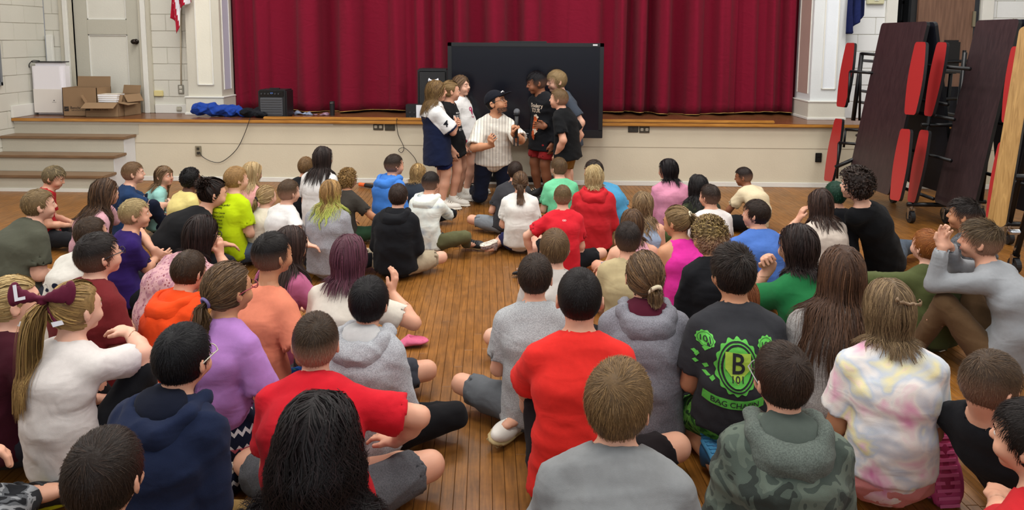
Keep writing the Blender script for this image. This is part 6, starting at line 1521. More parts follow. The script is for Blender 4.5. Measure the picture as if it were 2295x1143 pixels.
PBL = person('boy in sky blue tee with white flower print behind the red hoodie', 1330, 384, k=1.0, z=0.68, f=-28, h=-38, ln=(-0.2, 0.1), sl=0.1, hair=hs('#2b211c', '#43352c'), top=('tee', c_('#4a90b8')), bot=('shorts', c_('#22344a')), shoe=SN_G, skin=TAN)
person('girl with wavy light brown hair in pale blue top, right of the aisle', 1440, 458, k=0.9, z=0.70, f=4, h=6, hair=hl_(('#6c533b', '#a98d66'), 0.33, wave=0.02, wf=1.5), top=('tank', c_('#9fb2cc')), bot=('shorts', c_('#7d8da8')), shoe=SN_W, skin=FAIR)
person('girl with smooth brown hair in pale pink tank top, elbow on knee', 1417, 502, k=0.93, z=0.62, f=-10, h=8, hair=dict(s='bob', c='#4a3526', c2='#7c5c40', len=0.19), top=('tank', c_('#e0a9b8')), bot=('shorts', FLO), shoe=SN_W, skin=FAIR, arms=('lap', (('y', 1350, 598, 0.12), (0.6, -0.2, -1), (0.2, 0.8, -0.4), (0, 0, -1))), hands='')
person('girl with straight black bob in pink long-sleeved top near the stage', 1497, 380, k=0.97, z=0.70, f=-10, h=-42, hair=dict(s='bob', c='#120e10', c2='#241c1e', len=0.19, vol=0.1), top=('long', c_('#c986a0')), bot=('skirt', TANP), shoe=SN_B, skin=FAIR)
person('girl with long black hair in dark camouflage shirt and olive trousers', 1564, 418, k=0.98, z=0.61, f=-15, h=-8, hair=hl_(('#120f10', '#231d1d'), 0.3, wave=0.01, vol=0.15), top=('long', c_('#2b2f22', 'camo', ('#23271c', '#3a3f2a', '#2b2f22', '#1c1e18'), 1.4)), bot=('pants', c_('#3a4424')), shoe=SN_B, skin=TAN)
person('boy with short dark hair in white tee in front of the camouflage girl', 1590, 440, k=0.87, z=0.76, f=-8, h=-36, hair=hs('#2a1f1a', '#443328', fade=0.3), top=('tee', c_('#d8d2ce')), bot=('shorts', DGR), shoe=SN_B, skin=FAIR)
person('boy in cream tee with cropped dark hair bending forward by the stage', 1666, 396, k=0.88, z=0.60, f=-30, h=-62, p=12, ln=(0.02, 0.2), sl=0.12, hair=hs('#241a17', '#3a2a24', fade=0.45, len=0.022), top=('tee', c_('#cfc0a0')), bot=('pants', K0), shoe=SN_B, skin=BRN, arms=('floorf', 'floorf'))
person('girl with dark blonde ponytail in hot pink tank top', 1516, 497, k=0.93, f=-18, h=-46, p=10, hair=tie(('#6f583c', '#b39568'), 0.22, (0.25, -0.9, 0.3), rad=0.022, band='#d0c4a8', wave=0.006), top=('tank', c_('#d8329a')), bot=('shorts', NAVYD), shoe=SN_W, skin=TAN, arms=('lap', 'lap'))
person('boy with curly dirty blond top and shaved sides in black hoodie', 1590, 532, k=0.97, f=-12, h=-34, p=6, hair=dict(s='curly', c='#5c452c', c2='#b39860', fade=0.7, len=0.055, skin=FAIR), top=('hoodie', K0), bot=('pants', JEAN), shoe=SN_B, skin=TAN, arms=('lap', 'lap'))
person('boy in cornflower blue tee with dark brown fringe, arm stretched left', 1694, 480, k=0.93, f=-10, h=-54, fat=1.1, hair=hs('#271c16', '#3e2e25', len=0.05, fw=1.0), top=('tee', c_('#4a6fb8')), bot=('shorts', DGR), shoe=SN_B, skin=FAIR, arms=('lap', (('y', 1612, 524, 0.12), (0.3, -0.5, -0.3), (-1, 0.5, 0), (0, 0, -1))))
person('small boy with dark crop in sand-coloured tee in the middle of the right half', 1407, 536, k=0.88, z=0.74, f=4, h=2, hair=hs('#221915', '#3a2c25', fade=0.2), top=('tee', c_('#b5a57f')), bot=('shorts', K0), shoe=SN_G, skin=FAIR)
person('boy with straight light brown bowl cut in off-white shirt', 1243, 557, k=0.93, z=0.67, f=2, h=0, hair=hs('#5c452f', '#8c6f4c', len=0.055, mess=0.08, crop=0.15, t=0.016), top=('tee', c_('#bcb6b0')), bot=('shorts', K0), shoe=SN_G, skin=PALE)
# --- right half, middle and back rows
person('boy with dark brown hair in heather grey tee, bare knee over the aisle', 1200, 620, k=0.95, f=0, h=10, hair=hs('#2a1f19', '#46362b', len=0.045), top=('tee', c_('#a2a4a6', 'heather')), bot=('shorts', c_('#585b5f')), shoe=('sneaker', BS, BSO, WSO, WSO), skin=FAIR, legs='cross')
person('tall boy with black buzz cut in red tee, largest beside the aisle', 1299, 668, k=1.06, z=0.70, f=2, h=3, fat=1.08, nk=1.05, hair=dict(s='buzz', c='#151011', c2='#241c1b', t=0.008), top=('tee', c_('#d22a24')), bot=('shorts', c_('#1a1416')), shoe=('sneaker', WS, TANS, WS, TANS), skin=FAIR, arms=('lap', (('z', 1190, 905, 0.20), (1, -0.3, -0.2), (0.2, 0.9, 0), (0, 0, -1))), hands='L', legs=(((0.05, 0.24, 0.05), (1, 0.3, 0.15), (-1, 0.15, 0)), (('z', 1172, 930, 0.08), (0.25, 1, 0.7), (0.5, -0.9, 0.1))))
person('girl with low brown ponytail and cream scrunchie in grey and maroon hoodie', 1444, 618, k=1.0, f=2, h=-2, hair=tie(('#4f3c2b', '#836646'), 0.1, (0.35, -0.85, -0.5), rad=0.028, band='#dccfb0', bw=0.010, brad=0.022, w=1.1), top=('hoodie', c_('#7e7e86', 'heather')), hood=(c_('#7e7e86', 'heather'), c_('#4a1526')), bot=('leggings', K0), shoe=SN_W, skin=FAIR)
PD = person('boy in charcoal tee with green money print and green shorts', 1642, 612, k=1.06, z=0.70, f=0, h=-12, hair=hs('#1d1613', '#3a2c24', len=0.045, puff=0.012), top=('tee', c_('#2f3034')), bot=('shorts', c_('#3c7a2c', 'camo', ('#285c24', '#4a9034', '#67ac44', '#1f4a20'), 2.2)), shoe=('sneaker', plain('shoe_blue', '#2a5a80', 0.6), plain('sole_blue', '#3a7aa0', 0.6)), skin=TAN, legs='kneel', pz=0.19, hem=-0.01)
person('girl with auburn hair in pink tee hidden behind the money print tee', 1662, 668, k=0.9, z=0.64, f=-4, h=0, y=3.15, hair=hl_(('#6a3a22', '#9a5c38'), 0.2), top=('tee', c_('#d3a0a0')), bot=('leggings', K0), shoe=SN_W, skin=PALE)
PG = person('person with dark layered hair in green tee listing sponsors, hand at chin', 1788, 552, k=1.03, f=-18, h=-24, hair=dict(s='bob', c='#1f1615', c2='#3b2b27', len=0.165, vol=0.05, wave=0.008), top=('tee', c_('#1f6b3c')), bot=('pants', K0), shoe=SN_W, skin=FAIR, arms=('lap', (('y', 1728, 600, 0.12), (1, 0.3, -1), (0.5, 0.0, 0.9), (0.3, -0.9, 0), 1.3)), hands='L')
person('girl with very long loose brown hair in light grey tee, leopard leggings', 1886, 612, k=1.05, z=0.72, f=14, h=10, hair=hl_(('#3b281e', '#6a4a35'), 0.48, wave=0.009, vol=0.05, n=1.5, w=0.8), top=('tee', c_('#a9a5a2', 'heather')), bot=('leggings', c_('#8f7a66', 'specks', ('#a08c78', '#3b2c22', '#6a5442'), 1.3)), shoe=SN_W, skin=TAN, fat=1.1)
TDP = c_('#e0d0d4', 'tiedye', ('#cf7fa8', '#e0b6c4', '#e3dcd6', '#bcc4cf', '#dfd6a8', '#e0b8cc'), 1.1)
MAG = c_('#8c2248')
PT = person('girl in pastel tie-dye tee with knotted half-up hair, magenta shoes', 1990, 692, k=1.02, z=0.71, hem=0.04, f=8, h=2, legs=((('z', 2092, 985, 0.20), (0.2, 1, -0.3), (0.1, -0.15, -1), (0, 1, -0.1)), (('z', 2062, 1062, 0.07), (0.1, 1, -0.2), (1, -0.1, 0), (0, 1, 0.35))), pz=0.16, hair=dict(s='bob', c='#5a4632', c2='#a88c66', len=0.17, vol=0.04, wave=0.008, n=1.8, w=0.68), top=('tee', TDP), bot=('pants', c_('#c9807c')), shoe=('croc', plain('shoe_magenta', '#96244e', 0.55), plain('sole_pink', '#b84070', 0.55), None, plain('tread_pink', '#d0608c', 0.55), 1.25), skin=TAN)
GCM = c_('#4c544c', 'camo', ('#343a36', '#4e5850', '#5c665c', '#414a44'), 1.2)
person('boy with short brown hair and thin glasses in grey-green camouflage hoodie', 1752, 848, k=1.0, f=4, h=-10, hair=hs('#2b1f19', '#48362a', len=0.04, mess=0.12), top=('hoodie', GCM), hood=(c_('#5a625c', 'heather'), c_('#4a524c')), bot=('pants', DGR), shoe=SN_B, skin=FAIR, glasses='#8a8a88')
person('boy with thick light brown hair in plain grey tee at the bottom edge', 1388, 902, k=1.05, f=6, h=26, fat=1.2, hair=hs('#5f4930', '#98784f', len=0.05, mess=0.2, t=0.018), top=('tee', c_('#7d7f80')), bot=('shorts', K0), shoe=SN_W, skin=FAIR)
person('girl with long brown hair in cream tee with a hand at her face', 1838, 455, k=0.98, z=0.68, f=-20, h=-10, hair=hl_(('#2e201c', '#523c32'), 0.24, wave=0.008, vol=0.25), top=('tee', c_('#c9bcb0')), bot=('leggings', K0), shoe=SN_W, skin=FAIR, arms=('lap', 'cheek'), hands='L')
person('child with green-tinted hair just showing behind the cream tee girl', 1872, 436, k=0.85, y=5.0, f=-20, h=-10, hair=hs('#15382a', '#225540', t=0.016), top=('tee', K0), bot=('pants', K0), shoe=SN_B, skin=FAIR)
person('teenager with curly dark hair in black tee reclining in grey jeans, barefoot', 1918, 414, k=1.12, z=0.74, f=-32, h=-46, ln=(-0.40, -0.02), sl=0.02, pz=0.12, hair=dict(s='curly', c='#241a17', c2='#43332b', len=0.075, t=0.018, crop=0), top=('tee', c_('#0f1013')), bot=('pants', c_('#48525f', 'heather')), skin=PALE, arms=('knee', (('z', 1872, 545, 0.05), (0.6, -0.8, 0.2), (-0.5, 0.4, -0.4), (0, 0, -1))), legs=((('z', 2110, 520, 0.07), (0.5, 1, 0.5), (1, 0.4, 0)), (('z', 2050, 548, 0.06), (-0.2, 1, 0.5), (-1, 0.4, 0))), necklen=1.2)
BWS = c_('#6a6c70', 'specks', ('#8a8c90', '#26282c', '#4c4e54'), 2.2)
person('boy with dark quiff in black and grey patterned tee near the oak bench', 2160, 482, k=0.97, f=-25, h=-52, hair=hs('#1c1614', '#352b27', len=0.055, puff=0.018, fade=0.4), top=('tee', BWS), bot=('pants', K0), shoe=SN_B, skin=TAN)
person('boy with ginger hair in olive long-sleeved top, arm reaching left', 2078, 552, k=0.92, z=0.61, f=-8, h=-22, p=-8, hair=dict(s='short', c='#8a4a22', c2='#b87a3e', len=0.05, skin=FAIR), top=('long', c_('#4b5230')), bot=('pants', K0), shoe=SN_B, skin=PALE, arms=('lap', (('y', 1968, 618, 0.12), (0.6, -0.6, 0.1), (-0.6, 0.6, -0.4), (0, 0, -1))))
PS = person('boy in grey long-sleeved top and brown trousers, knees up, hands at face', 2196, 540, k=0.98, z=0.69, f=-38, h=-54, legs='knees', sl=0.12, ln=(0, 0.12), hair=hs('#46382a', '#7d684c', len=0.055, fade=0.6, puff=0.014, t=0.016), top=('long', c_('#8f9296')), bot=('pants', c_('#5c4630')), shoe=('sneaker', BS, WSO, WSO), skin=FAIR, arms=((('y', 2128, 552, 0.02), (0.3, 1, -0.8), (-0.5, 0.2, 0.8), (0.6, -0.6, 0)), (('y', 2112, 556, -0.02), (0.3, 1, -0.8), (-0.5, 0.2, 0.8), (0.6, -0.6, 0))), hands='RL')
person('boy with brown crew cut in black tee bending right at the right edge', 2222, 862, k=1.0, z=0.60, f=60, h=74, p=12, ln=(0, -0.40), hair=hs('#3b2d22', '#6a533d', len=0.035, fade=0.3), top=('tee', K0), bot=('pants', K0), shoe=SN_B, skin=FAIR)
person('boy in red tee with dark hair resting his fist on the floor, bottom right', 2312, 985, k=0.98, z=0.66, f=-20, h=-38, p=4, hair=hs('#161110', '#2e2522', len=0.045), top=('tee', c_('#b82228')), bot=('shorts', K0), shoe=SN_B, skin=FAIR, arms=('lap', (('z', 2185, 1035, 0.12), (0.6, -0.6, -0.4), (-0.8, 0.5, 0), (0, 0, -1))), hands='L')

# --- standing group and the presenter
def stand(label, hx, hy, fx, fy_, **q):
    y = at_z(fx, fy_, 0).y; H = at_y(hx, hy, y); b = at_z(fx, fy_, 0)
    q.setdefault('k', H.z/1.10)
    k = q['k']; return person(label, hx, hy, lodmax=q.pop('lm', 1), y=y, xy=(b.x, b.y), legs='stand', pz=0.62, ln=(0, 0), sl=0.02, **q)
JW, JN = c_('#dcdcdc'), c_('#151d38')
S1 = stand('standing girl in white and navy jersey number 4, arms folded, bow in hair', 978, 204, 985, 466, lm=0, f=70, h=72, hair=hl_(('#5c452e', '#a3824f'), 0.24, wave=0.02, wf=1.7, vol=0.15), top=('jersey', JN, 1.0, 0.20), bot=('shorts', c_('#1a2350')), shoe=SN_W, skin=FAIR, arms=('chest', 'chest'), hands='RL')
S2 = stand('standing girl in black bulldog print tee between two other girls', 1010, 204, 1020, 455, f=100, h=68, hair=tie(('#7d6240', '#b39464'), 0.14, (0, -0.95, 0.1), t=0.008), top=('tee', c_('#141518'), 1.1, 0.16), bot=('bike', K0), shoe=SN_W, skin=FAIR, arms=('down', 'down'), hands='RL')
S3 = stand('tallest standing girl, open mouth, white tee and one red sleeve', 1033, 192, 1052, 438, f=105, h=112, mouth=1, hair=hl_(('#5a4534', '#8d7052'), 0.34, part=0.3, vol=0.12), top=('tee', c_('#dcdad8'), 1.2, 0.18), bot=('bike', K0), shoe=SN_W, skin=PALE, arms=('down', 'down'), hands='L')
S4 = stand('tallest standing boy in black hoodie with orange print, red shorts', 1202, 185, 1218, 446, f=-125, h=-100, p=14, hair=hs('#0d0c10', '#201d24', len=0.05, fade=0.3, puff=0.006), top=('hoodie', K0, 0.9, 0.17), bot=('shorts', c_('#8e2426')), shoe=SN_B, skin=BRN, arms=((('y', 1222, 283, -0.18), (0.4, -0.6, -1), (0.6, 0.8, 0.1), (-1, 0, 0)), 'down'), hands='R')
S5 = stand('standing boy with blond bowl cut in grey tee, hidden behind two others', 1247, 182, 1272, 440, f=-110, h=-105, p=8, hair=hs('#8c7350', '#bfa374', len=0.055, mess=0.1, crop=0.1, t=0.016), top=('tee', c_('#3d444f'), 1.0, 0.14), bot=('shorts', DGR), shoe=SN_G, skin=PALE, arms=('down', 'down'))
S6 = stand('shorter standing boy in black tee and tan shorts, back half turned', 1252, 222, 1268, 462, f=-62, h=-74, fat=1.12, hair=hs('#6a5238', '#94764f', fade=0.6, len=0.024), top=('tee', c_('#111214'), 1.0, 0.12), bot=('shorts', c_('#8f6c36')), shoe=SN_B, skin=FAIR, arms=('down', 'down'), hands='RL')
STR = c_('#d6d0c4', 'stripes', ('#d9d4ca', '#2e2b33'), 1.0)
ym = at_z(1100, 462, 0).y; bm_ = at_z(1105, 462, 0); Hm = at_y(1112, 230, ym)
MN = person('kneeling man in pinstriped baseball jersey and dark cap holding a microphone', 1112, 230, y=ym, k=1.15, xy=(bm_.x, bm_.y+0.05), f=168, h=112, p=-18, lodmax=0, legs=(((0.13, -0.36, 0.06), (0, 1, -0.5), (0, -1, -0.1)),)*2, pz=0.40, ln=(0, 0), sl=0.0, fat=1.0, hair=dict(s='buzz', c='#1c1816', c2='#2c2622', t=0.004), top=('jersey', STR, 0.8, 0.2), bot=('pants', NAVYD), shoe=SN_B, skin=TAN, glasses='#15151a', mouth=1,
    arms=((('y', 1102, 326, -0.30), (0.9, -0.2, -0.8), (0.2, 0.7, 0.7), (-0.8, -0.4, 0.6), 0.7), (('y', 1150, 300, -0.34), (0.9, -0.3, -0.9), (-0.1, 0.3, 1), (1, 0.3, 0), 1.1)), hands='RL', collar=False)
# ------------------------------------------------------------------ things people wear or hold, prints
def hpt(o, *c): return Vector(o['H']+o['HR']@np.array(c)*o['kh'])
# hair bow with the letter L
def bow(o, c, size, m1, m2=None, letter=None, tails=True):
    root = o['root']; c = np.array(c); bk = unit(o['HR']@nrm(v3(c[0], c[1]*1.0, c[2]*0.3))); tc_ = -np.array(o['base'])-np.array(o['H']); tc_[2] = 0.8; bk = unit(bk*0.5+unit(tc_)*0.8); rt = unit(np.cross([0, 0, 1.0], -bk))*-1; up = np.cross(rt, bk); up = up*(1 if up[2] > 0 else -1)
    C0 = o['H']+o['HR']@c*o['kh']; F3 = np.stack([rt, bk, up], 1).astype(np.float32); C0 = C0.astype(np.float32)
    def P(x, y, z): return C0+F3@v3(x, y, z)*size
    sh = [A('ell', P(0, 0.02, 0), F3, tuple(np.array((0.16, 0.14, 0.17))*size), k=0.004)]
    for s in (1, -1):
        for j in range(5):
            t = j/4; sh.append(A('ell', P(s*(0.15+0.75*t), 0.06+0.1*math.sin(t*3), 0.1+0.16*t), F3, tuple(np.array((0.2, 0.14, 0.10+0.32*t))*size), k=0.006))
        sh.append(C_('ell', P(s*0.62, 0.12, 0.22), F3, tuple(np.array((0.3, 0.07, 0.4))*size), k=0.004))
        if tails:
            sh.append(A('ecap', P(s*0.1, 0.02, -0.1), P(s*0.55, 0.0, -0.85), 0.035*size, 0.035*size, F3[:, 0].copy(), 5.5, True, k=0.004))
    V, Q = solid(sh, 0.0042 if size > 0.06 else 0.006); b = link('hair_bow', npmesh('hair_bow', V, Q), m1, root); b['label'] = 'large maroon ribbon bow with a white L' if letter else 'small white and navy bow'
    if tails and m2:
        for s in (1, -1):
            bm = bmesh.new(); p = [P(s*0.42, 0.05, -0.88), P(s*0.74, 0.05, -0.80), P(s*0.66, 0.05, -0.66), P(s*0.34, 0.05, -0.72)]
            q = [bm.verts.new(v) for v in p]; r_ = [bm.verts.new(v-F3[:, 1]*0.008) for v in p]; bm.faces.new(q); bm.faces.new(r_[::-1])
            for i in range(4): bm.faces.new((q[i], r_[i], r_[(i+1) % 4], q[(i+1) % 4]))
            bmobj('ribbon_end', bm, m2, b)
    if letter:
        M = Matrix(((rt[0], up[0], bk[0], P(-0.62, 0.34, 0.3)[0]), (rt[1], up[1], bk[1], P(-0.62, 0.34, 0.3)[1]), (rt[2], up[2], bk[2], P(-0.62, 0.34, 0.3)[2]), (0, 0, 0, 1)))
        flat_text(letter, size*0.75, m2, b, M @ Matrix.Rotation(0.2, 4, 'Z'), bold=size*0.02)
MRN = c_('#5a1830', rough=0.6)
bow(PB, (-0.025, -0.115, 0.065), 0.105, MRN, plain('ribbon_white', '#dcdce2', 0.5), 'L')
bow(S1, (0.0, -0.03, 0.094), 0.05, plain('bow_white', '#d0d2dc', 0.5), tails=False)
bow(PT, (0.02, -0.108, 0.055), 0.038, plain('hair_knot', '#7a6248', 0.5), tails=False)
# back print of the charcoal tee
G1 = plain('print_green', '#5cc04a', 0.7); G2 = plain('print_lime', '#a8cc48', 0.7); GK = c_('#2f3034')
u0, v0 = -0.03, -0.13
def sc(n, a): return lambda q: 1+a*math.cos(n*q)
lay(PD, patch(rx=0.072, ry=0.098, fn=sc(16, 0.05), n=96), u0, v0, G1, off=0.0025)
lay(PD, patch(rx=0.064, ry=0.090, inner=0.93, n=48), u0, v0, GK, off=0.004); lay(PD, patch(rx=0.054, ry=0.079, n=40), u0, v0, GK, off=0.004)
lay(PD, patch(rx=0.047, ry=0.072, n=40), u0, v0, G1, off=0.0055)
lay(PD, patch([(-0.042, 0.052), (0.042, 0.052), (0.042, -0.005), (0, -0.058), (-0.042, -0.005)]), u0, v0, G2, off=0.007)
text_print(PD, 'B', u0, v0+0.010, 0.105, GK, name='monogram', du=0.8)
text_print(PD, '101', u0, v0-0.042, 0.034, GK, name='number')
for s in (-1, 1):
    lay(PD, patch(rx=0.029, ry=0.026, fn=sc(10, 0.07), n=60), u0+s*0.100, v0+0.075, G1, name='seal'); lay(PD, patch(rx=0.024, ry=0.021, inner=0.94, n=40), u0+s*0.100, v0+0.075, GK, name='seal', off=0.004)
    text_print(PD, '101', u0+s*0.100, v0+0.075, 0.028, GK, name='number')
    for j in range(7):
        a = j/6; x = s*(0.088+0.02*math.sin(a*5)); lay(PD, patch([(0, 0), (0.013*s, 0.010), (0.024*s, 0.004), (0.012*s, -0.006)] if j % 2 else [(0, 0), (-0.010*s, 0.012), (-0.004*s, 0.022), (0.008*s, 0.008)]), u0+x*1.15, v0+0.035-0.10*a, G1, name='leaf_scroll')
me_ = patch(pts=[(-0.10+0.2*i/16, 0.018+0.0) for i in range(17)]+[(0.10-0.2*i/16, -0.018) for i in range(17)])
lay(PD, me_, u0-0.005, -0.265, G1, name='ribbon', bend=1.6)
me_ = patch(pts=[(-0.095+0.19*i/16, 0.0145) for i in range(17)]+[(0.095-0.19*i/16, -0.0145) for i in range(17)])
text_print(PD, 'BAG CHASIN', u0-0.005, -0.2655, 0.029, GK, name='lettering', bend=1.6, du=0.95)
for o_ in PD['shirt'].children:
    if o_.name.split('.')[0] in ('lettering', 'number', 'monogram'):
        for v in o_.data.vertices: v.co -= Vector(PD['bf'])*0.006
# sponsor list on the green tee
for i, t_ in enumerate(('Page County', 'Farm Bureau Insurance', 'Merrill LLC', 'Rockingham Insurance', 'Nationwide Fence Co', 'Kaiser Bil Diesel', "Bradley's Propane", 'Hometown Foods')):
    text_print(PG, t_, 0.05 if i else 0.0, -0.075-0.0255*i, 0.030 if i == 0 else 0.0235, WHT, name='lettering', du=0.85)
# flower print, red tee swirl
for j in range(6):
    a = j*math.pi/3; lay(PBL, patch(rx=0.006, ry=0.028), -0.02+0.03*math.sin(a), -0.12+0.03*math.cos(a), WHT, name='flower_print')
lay(PBL, patch(rx=0.05, ry=0.05, inner=0.92), -0.02, -0.12, WHT, name='flower_print')
# fronts of the standing children
text_print(S2, 'BULLDOGS', 0.0, -0.10, 0.044, WHT, side=1, name='lettering', du=0.9); text_print(S2, 'Middle School', 0.0, -0.065, 0.02, WHT, side=1, name='lettering'); text_print(S2, '2024', 0.0, -0.165, 0.085, WHT, side=1, name='number', du=0.8); text_print(S2, 'EST 1934', 0, -0.225, 0.03, WHT, side=1, name='lettering')
PK = c_('#b02458')
lay(S3, patch(rx=0.03, ry=0.022, inner=0.6), -0.01, -0.085, PK, side=1); lay(S3, patch(rx=0.016, ry=0.032), 0.0, -0.11, PK, side=1); text_print(S3, 'hope', 0, -0.16, 0.026, PK, side=1)
ORG = c_('#c2562a'); CRM = c_('#d6c4b0')
text_print(S4, 'Trodery', 0.03, -0.075, 0.05, CRM, side=1, name='lettering'); text_print(S4, 'TOUR', 0.03, -0.12, 0.055, CRM, side=1, name='lettering', du=0.8)
rs_ = np.random.RandomState(2)
for j in range(9): lay(S4, patch(rx=rs_.uniform(0.02, 0.036), ry=rs_.uniform(0.025, 0.04), fn=sc(5, 0.2), n=20), 0.03+rs_.uniform(-0.025, 0.025), -0.18-0.022*j, [ORG, c_('#d87a3c'), CRM][0 if j % 3 else (1 if j % 2 else 2)], side=1, name='flame_print', off=0.003+0.0006*j)
# white yoke and sleeves with the 4 on the jersey
def yoke(o, mat, zc):
    lo, hi = shape_bounds(o['ts']); h_ = 0.009; k = o['k']; v, ax = field(o['ts'], lo, hi, h_)
    x, y, z = ax[0][:, None, None], ax[1][None, :, None], ax[2][None, None, :]
    reg = (o['NB'][2]-zc*k)-z+0*x+0*y
    for q in o['arm']: reg = np.minimum(reg, d_ecap(x, y, z, q[0], (q[0]+(q[1]-q[0])*0.84).astype(np.float32), 0.088*k, 0.088*k, v3(1, 0, 0), 1.0, True))
    V, Q = nets(np.maximum(v-0.0045, reg), ax); link('yoke', npmesh('yoke', fold(V, Q, o['seed'], 0.0065*k), Q), mat, o['shirt'])['label'] = 'white yoke and sleeves'
yoke(S1, JW, 0.09)
a_ = S1['arm'][0]; mid_ = (a_[0]*0.45+a_[1]*0.55)
cu_ = bpy.data.curves.new('t', 'FONT'); cu_.body = '4'; cu_.size = 0.085; cu_.align_x = 'CENTER'; cu_.align_y = 'CENTER'; cu_.offset = 0.002; cu_.resolution_u = 3
t_ = bpy.data.objects.new('t', cu_); COL.objects.link(t_); bpy.context.view_layer.update(); me_ = bpy.data.meshes.new_from_object(t_.evaluated_get(bpy.context.evaluated_depsgraph_get())); bpy.data.objects.remove(t_)
lay(S1, me_, 0, 0, c_('#16181f'), name='number', dirv=(0.15, -1, 0.1), org=tuple(mid_+np.array([0, 0, 0.0])), off=0.009)
# one red sleeve on the white tee
def sleeve(o, i, mat):
    a = o['arm'][i]; k = o['k']; sh = [A('cap', a[0], a[1], 0.05*k, 0.046*k), A('ecap', a[1], a[2], 0.045*k, 0.032*k, v3(1, 0, 0), 1.0, True, k=0.015)]
    V, Q = solid(sh, 0.012); V = fold(V, Q, 77, 0.012); link('sleeve', npmesh('sleeve', V, Q), mat, o['root'])['label'] = 'red undershirt sleeve'
sleeve(S3, 0, c_('#8e1c34')); sleeve(S3, 1, c_('#8e1c34'))
# the man's cap, beard, placket, microphone and remote
CAPN = c_('#14161f'); o = MN; k = o['kh']; HRf = o['HR'].astype(np.float32); Hf = o['H'].astype(np.float32)
def mh(x, y, z): return (Hf+HRf@v3(x, y, z)*k).astype(np.float32)
sh = [A('ell', mh(0, -0.008, 0.024), HRf, tuple(np.array((0.083, 0.100, 0.095))*k)), ('&', 'plane', (-(HRf@unit(v3(0, -0.25, 1))), mh(0, 0, 0.028)), 0.004)]
V, Q = solid(sh, 0.008); cp_ = link('cap', npmesh('cap', V, Q), CAPN, o['root'])
sh = [A('ell', mh(0, 0.105, 0.048), (HRf@np.array(Matrix.Rotation(0.12, 3, 'X'), dtype=np.float32)), tuple(np.array((0.068, 0.066, 0.008))*k)), ]
V, Q = solid(sh, 0.006); link('cap_brim', npmesh('cap_brim', V, Q), CAPN, cp_)
bm = bmesh.new(); b_tube(bm, [Vector(mh(-0.028, 0.088, 0.072)), Vector(mh(0, 0.094, 0.082)), Vector(mh(0.028, 0.088, 0.072))], 0.006); bmobj('cap_emblem', bm, WHT, cp_)
rs_ = np.random.RandomState(5); nb = 1100; th = rs_.uniform(-1.75, 1.75, nb); zz = rs_.uniform(-0.1, -0.04, nb)
pb = np.stack([0.0535*np.sin(th), 0.024+0.0575*np.cos(th)-np.clip(-zz-0.085, 0, 1)*0.3, zz], 1)
keep = ~((np.abs(pb[:, 0]) < 0.022) & (zz > -0.062) & (pb[:, 1] > 0.04)) & (zz < -0.05-0.0*th+0.03*(np.abs(th) > 1.1)); pb = pb[keep]
pth = np.stack([pb, pb*1.006+np.array([0, 0, -0.003]), pb*1.0+np.array([0, 0, -0.006])], 1); bc_ = np.tile(np.array(lin('#3f3028')), (len(pb), 3, 1))*rs_.uniform(0.7, 1.4, (len(pb), 1, 1))
bv, bq, bcc = ribbons(pth, np.full(len(pb), 0.003), bc_, np.repeat((pb-np.array([0, 0.0, -0.05]))[:, None], 3, 1)); link('beard', npmesh('beard', bv*k@o['HR'].T+o['H'], bq, cols=bcc), hairmat(), o['root'])
for j in range(6):
    lay(o, patch(rx=0.006, ry=0.006, n=10), 0, -0.05-0.055*j, plain('button', '#efe9df', 0.4), side=1, name='button', off=0.004)
k = o['k']; a_ = o['arm'][1]; hw = Vector(a_[2]+unit(a_[3])*0.075*k*1.04+unit(a_[4])*0.03*k)+Vector(o['base'])
mic = empty('microphone', hw, 'black handheld microphone held up in front of the kneeling man', 'microphone'); axm = Vector((0.02, 0.05, 1)).normalized()
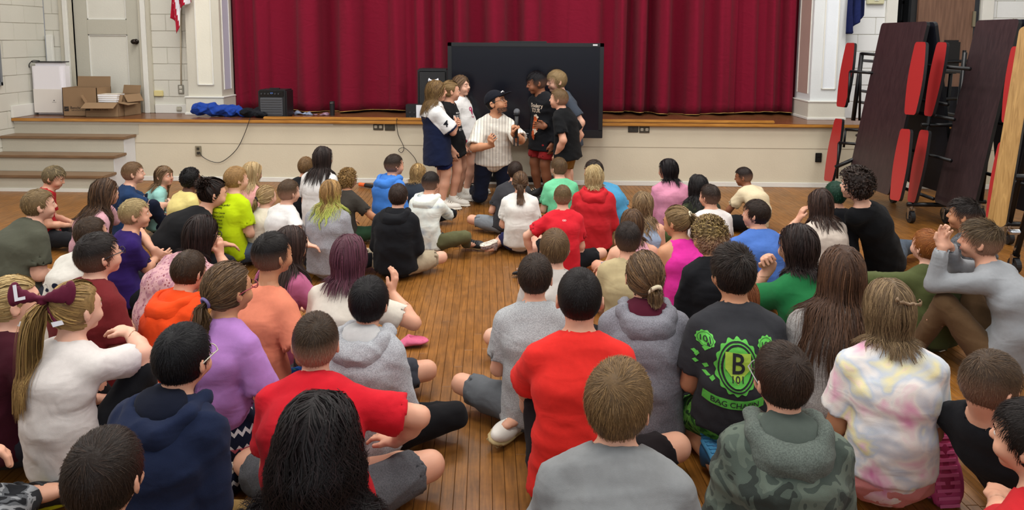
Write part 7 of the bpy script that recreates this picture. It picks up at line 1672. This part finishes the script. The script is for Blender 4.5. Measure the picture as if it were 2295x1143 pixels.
bm = bmesh.new(); b_cyl(bm, -axm*0.12, axm*0.10, 0.014, 0.020, 20); bmobj('handle', bm, BLACK, mic, smooth=True)
bm = bmesh.new(); bmesh.ops.create_uvsphere(bm, u_segments=18, v_segments=12, radius=0.030, matrix=Matrix.Translation(axm*0.125)); bmobj('mesh_head', bm, plain('mic_grille', '#70747a', 0.35, 0.8, bump=0.6, bscale=900), mic, smooth=True)
bm = bmesh.new(); b_cyl(bm, axm*0.096, axm*0.108, 0.029, seg=20); bmobj('ring', bm, plain('micring', '#3a3c40', 0.3, 0.8), mic)
bm = bmesh.new()
for s in (-0.02, 0.015): b_box(bm, (s, -0.01, -0.15), (0.014, 0.003, 0.09))
tag(bmobj('wrist_strap', bm, BLACK, mic), None)
a_ = o['arm'][0]; hw = Vector(a_[2]+unit(a_[3])*0.085*k+unit(a_[4])*0.035*k)+Vector(o['base'])
rm = empty('remote_control', hw, 'small black remote control in the kneeling man\'s open hand', 'remote')
bm = bmesh.new(); b_box(bm, (0, 0, 0), (0.03, 0.07, 0.016), bev=0.004); bmesh.ops.rotate(bm, cent=(0, 0, 0), matrix=Matrix.Rotation(0.8, 3, 'X') @ Matrix.Rotation(0.5, 3, 'Z'), verts=bm.verts); bmobj('body', bm, BLACK, rm)
bm = bmesh.new(); b_cyl(bm, (0.0, -0.012, 0.012), (0, -0.014, 0.018), 0.006, seg=10); bmobj('button', bm, plain('btn', '#4a4c50', 0.5), rm)
# the white paper slip by the right edge
q = at_z(2182, 1015, 0.01); bm = bmesh.new(); v_ = [bm.verts.new(p) for p in ((-0.03, -0.02, 0.002), (0.02, -0.03, 0.004), (0.03, 0.02, 0.03), (-0.01, 0.03, 0.05))]; bm.faces.new(v_)
for v in bmesh.ops.extrude_face_region(bm, geom=bm.faces[:])['geom']:
    if isinstance(v, bmesh.types.BMVert): v.co.z += 0.002
tag(bmobj('paper_slip', bm, plain('paper', '#dfe3ea', 0.7), None, (q.x, q.y, 0.001)), 'crumpled white slip of paper on the floor near the bottom right fist', 'paper')
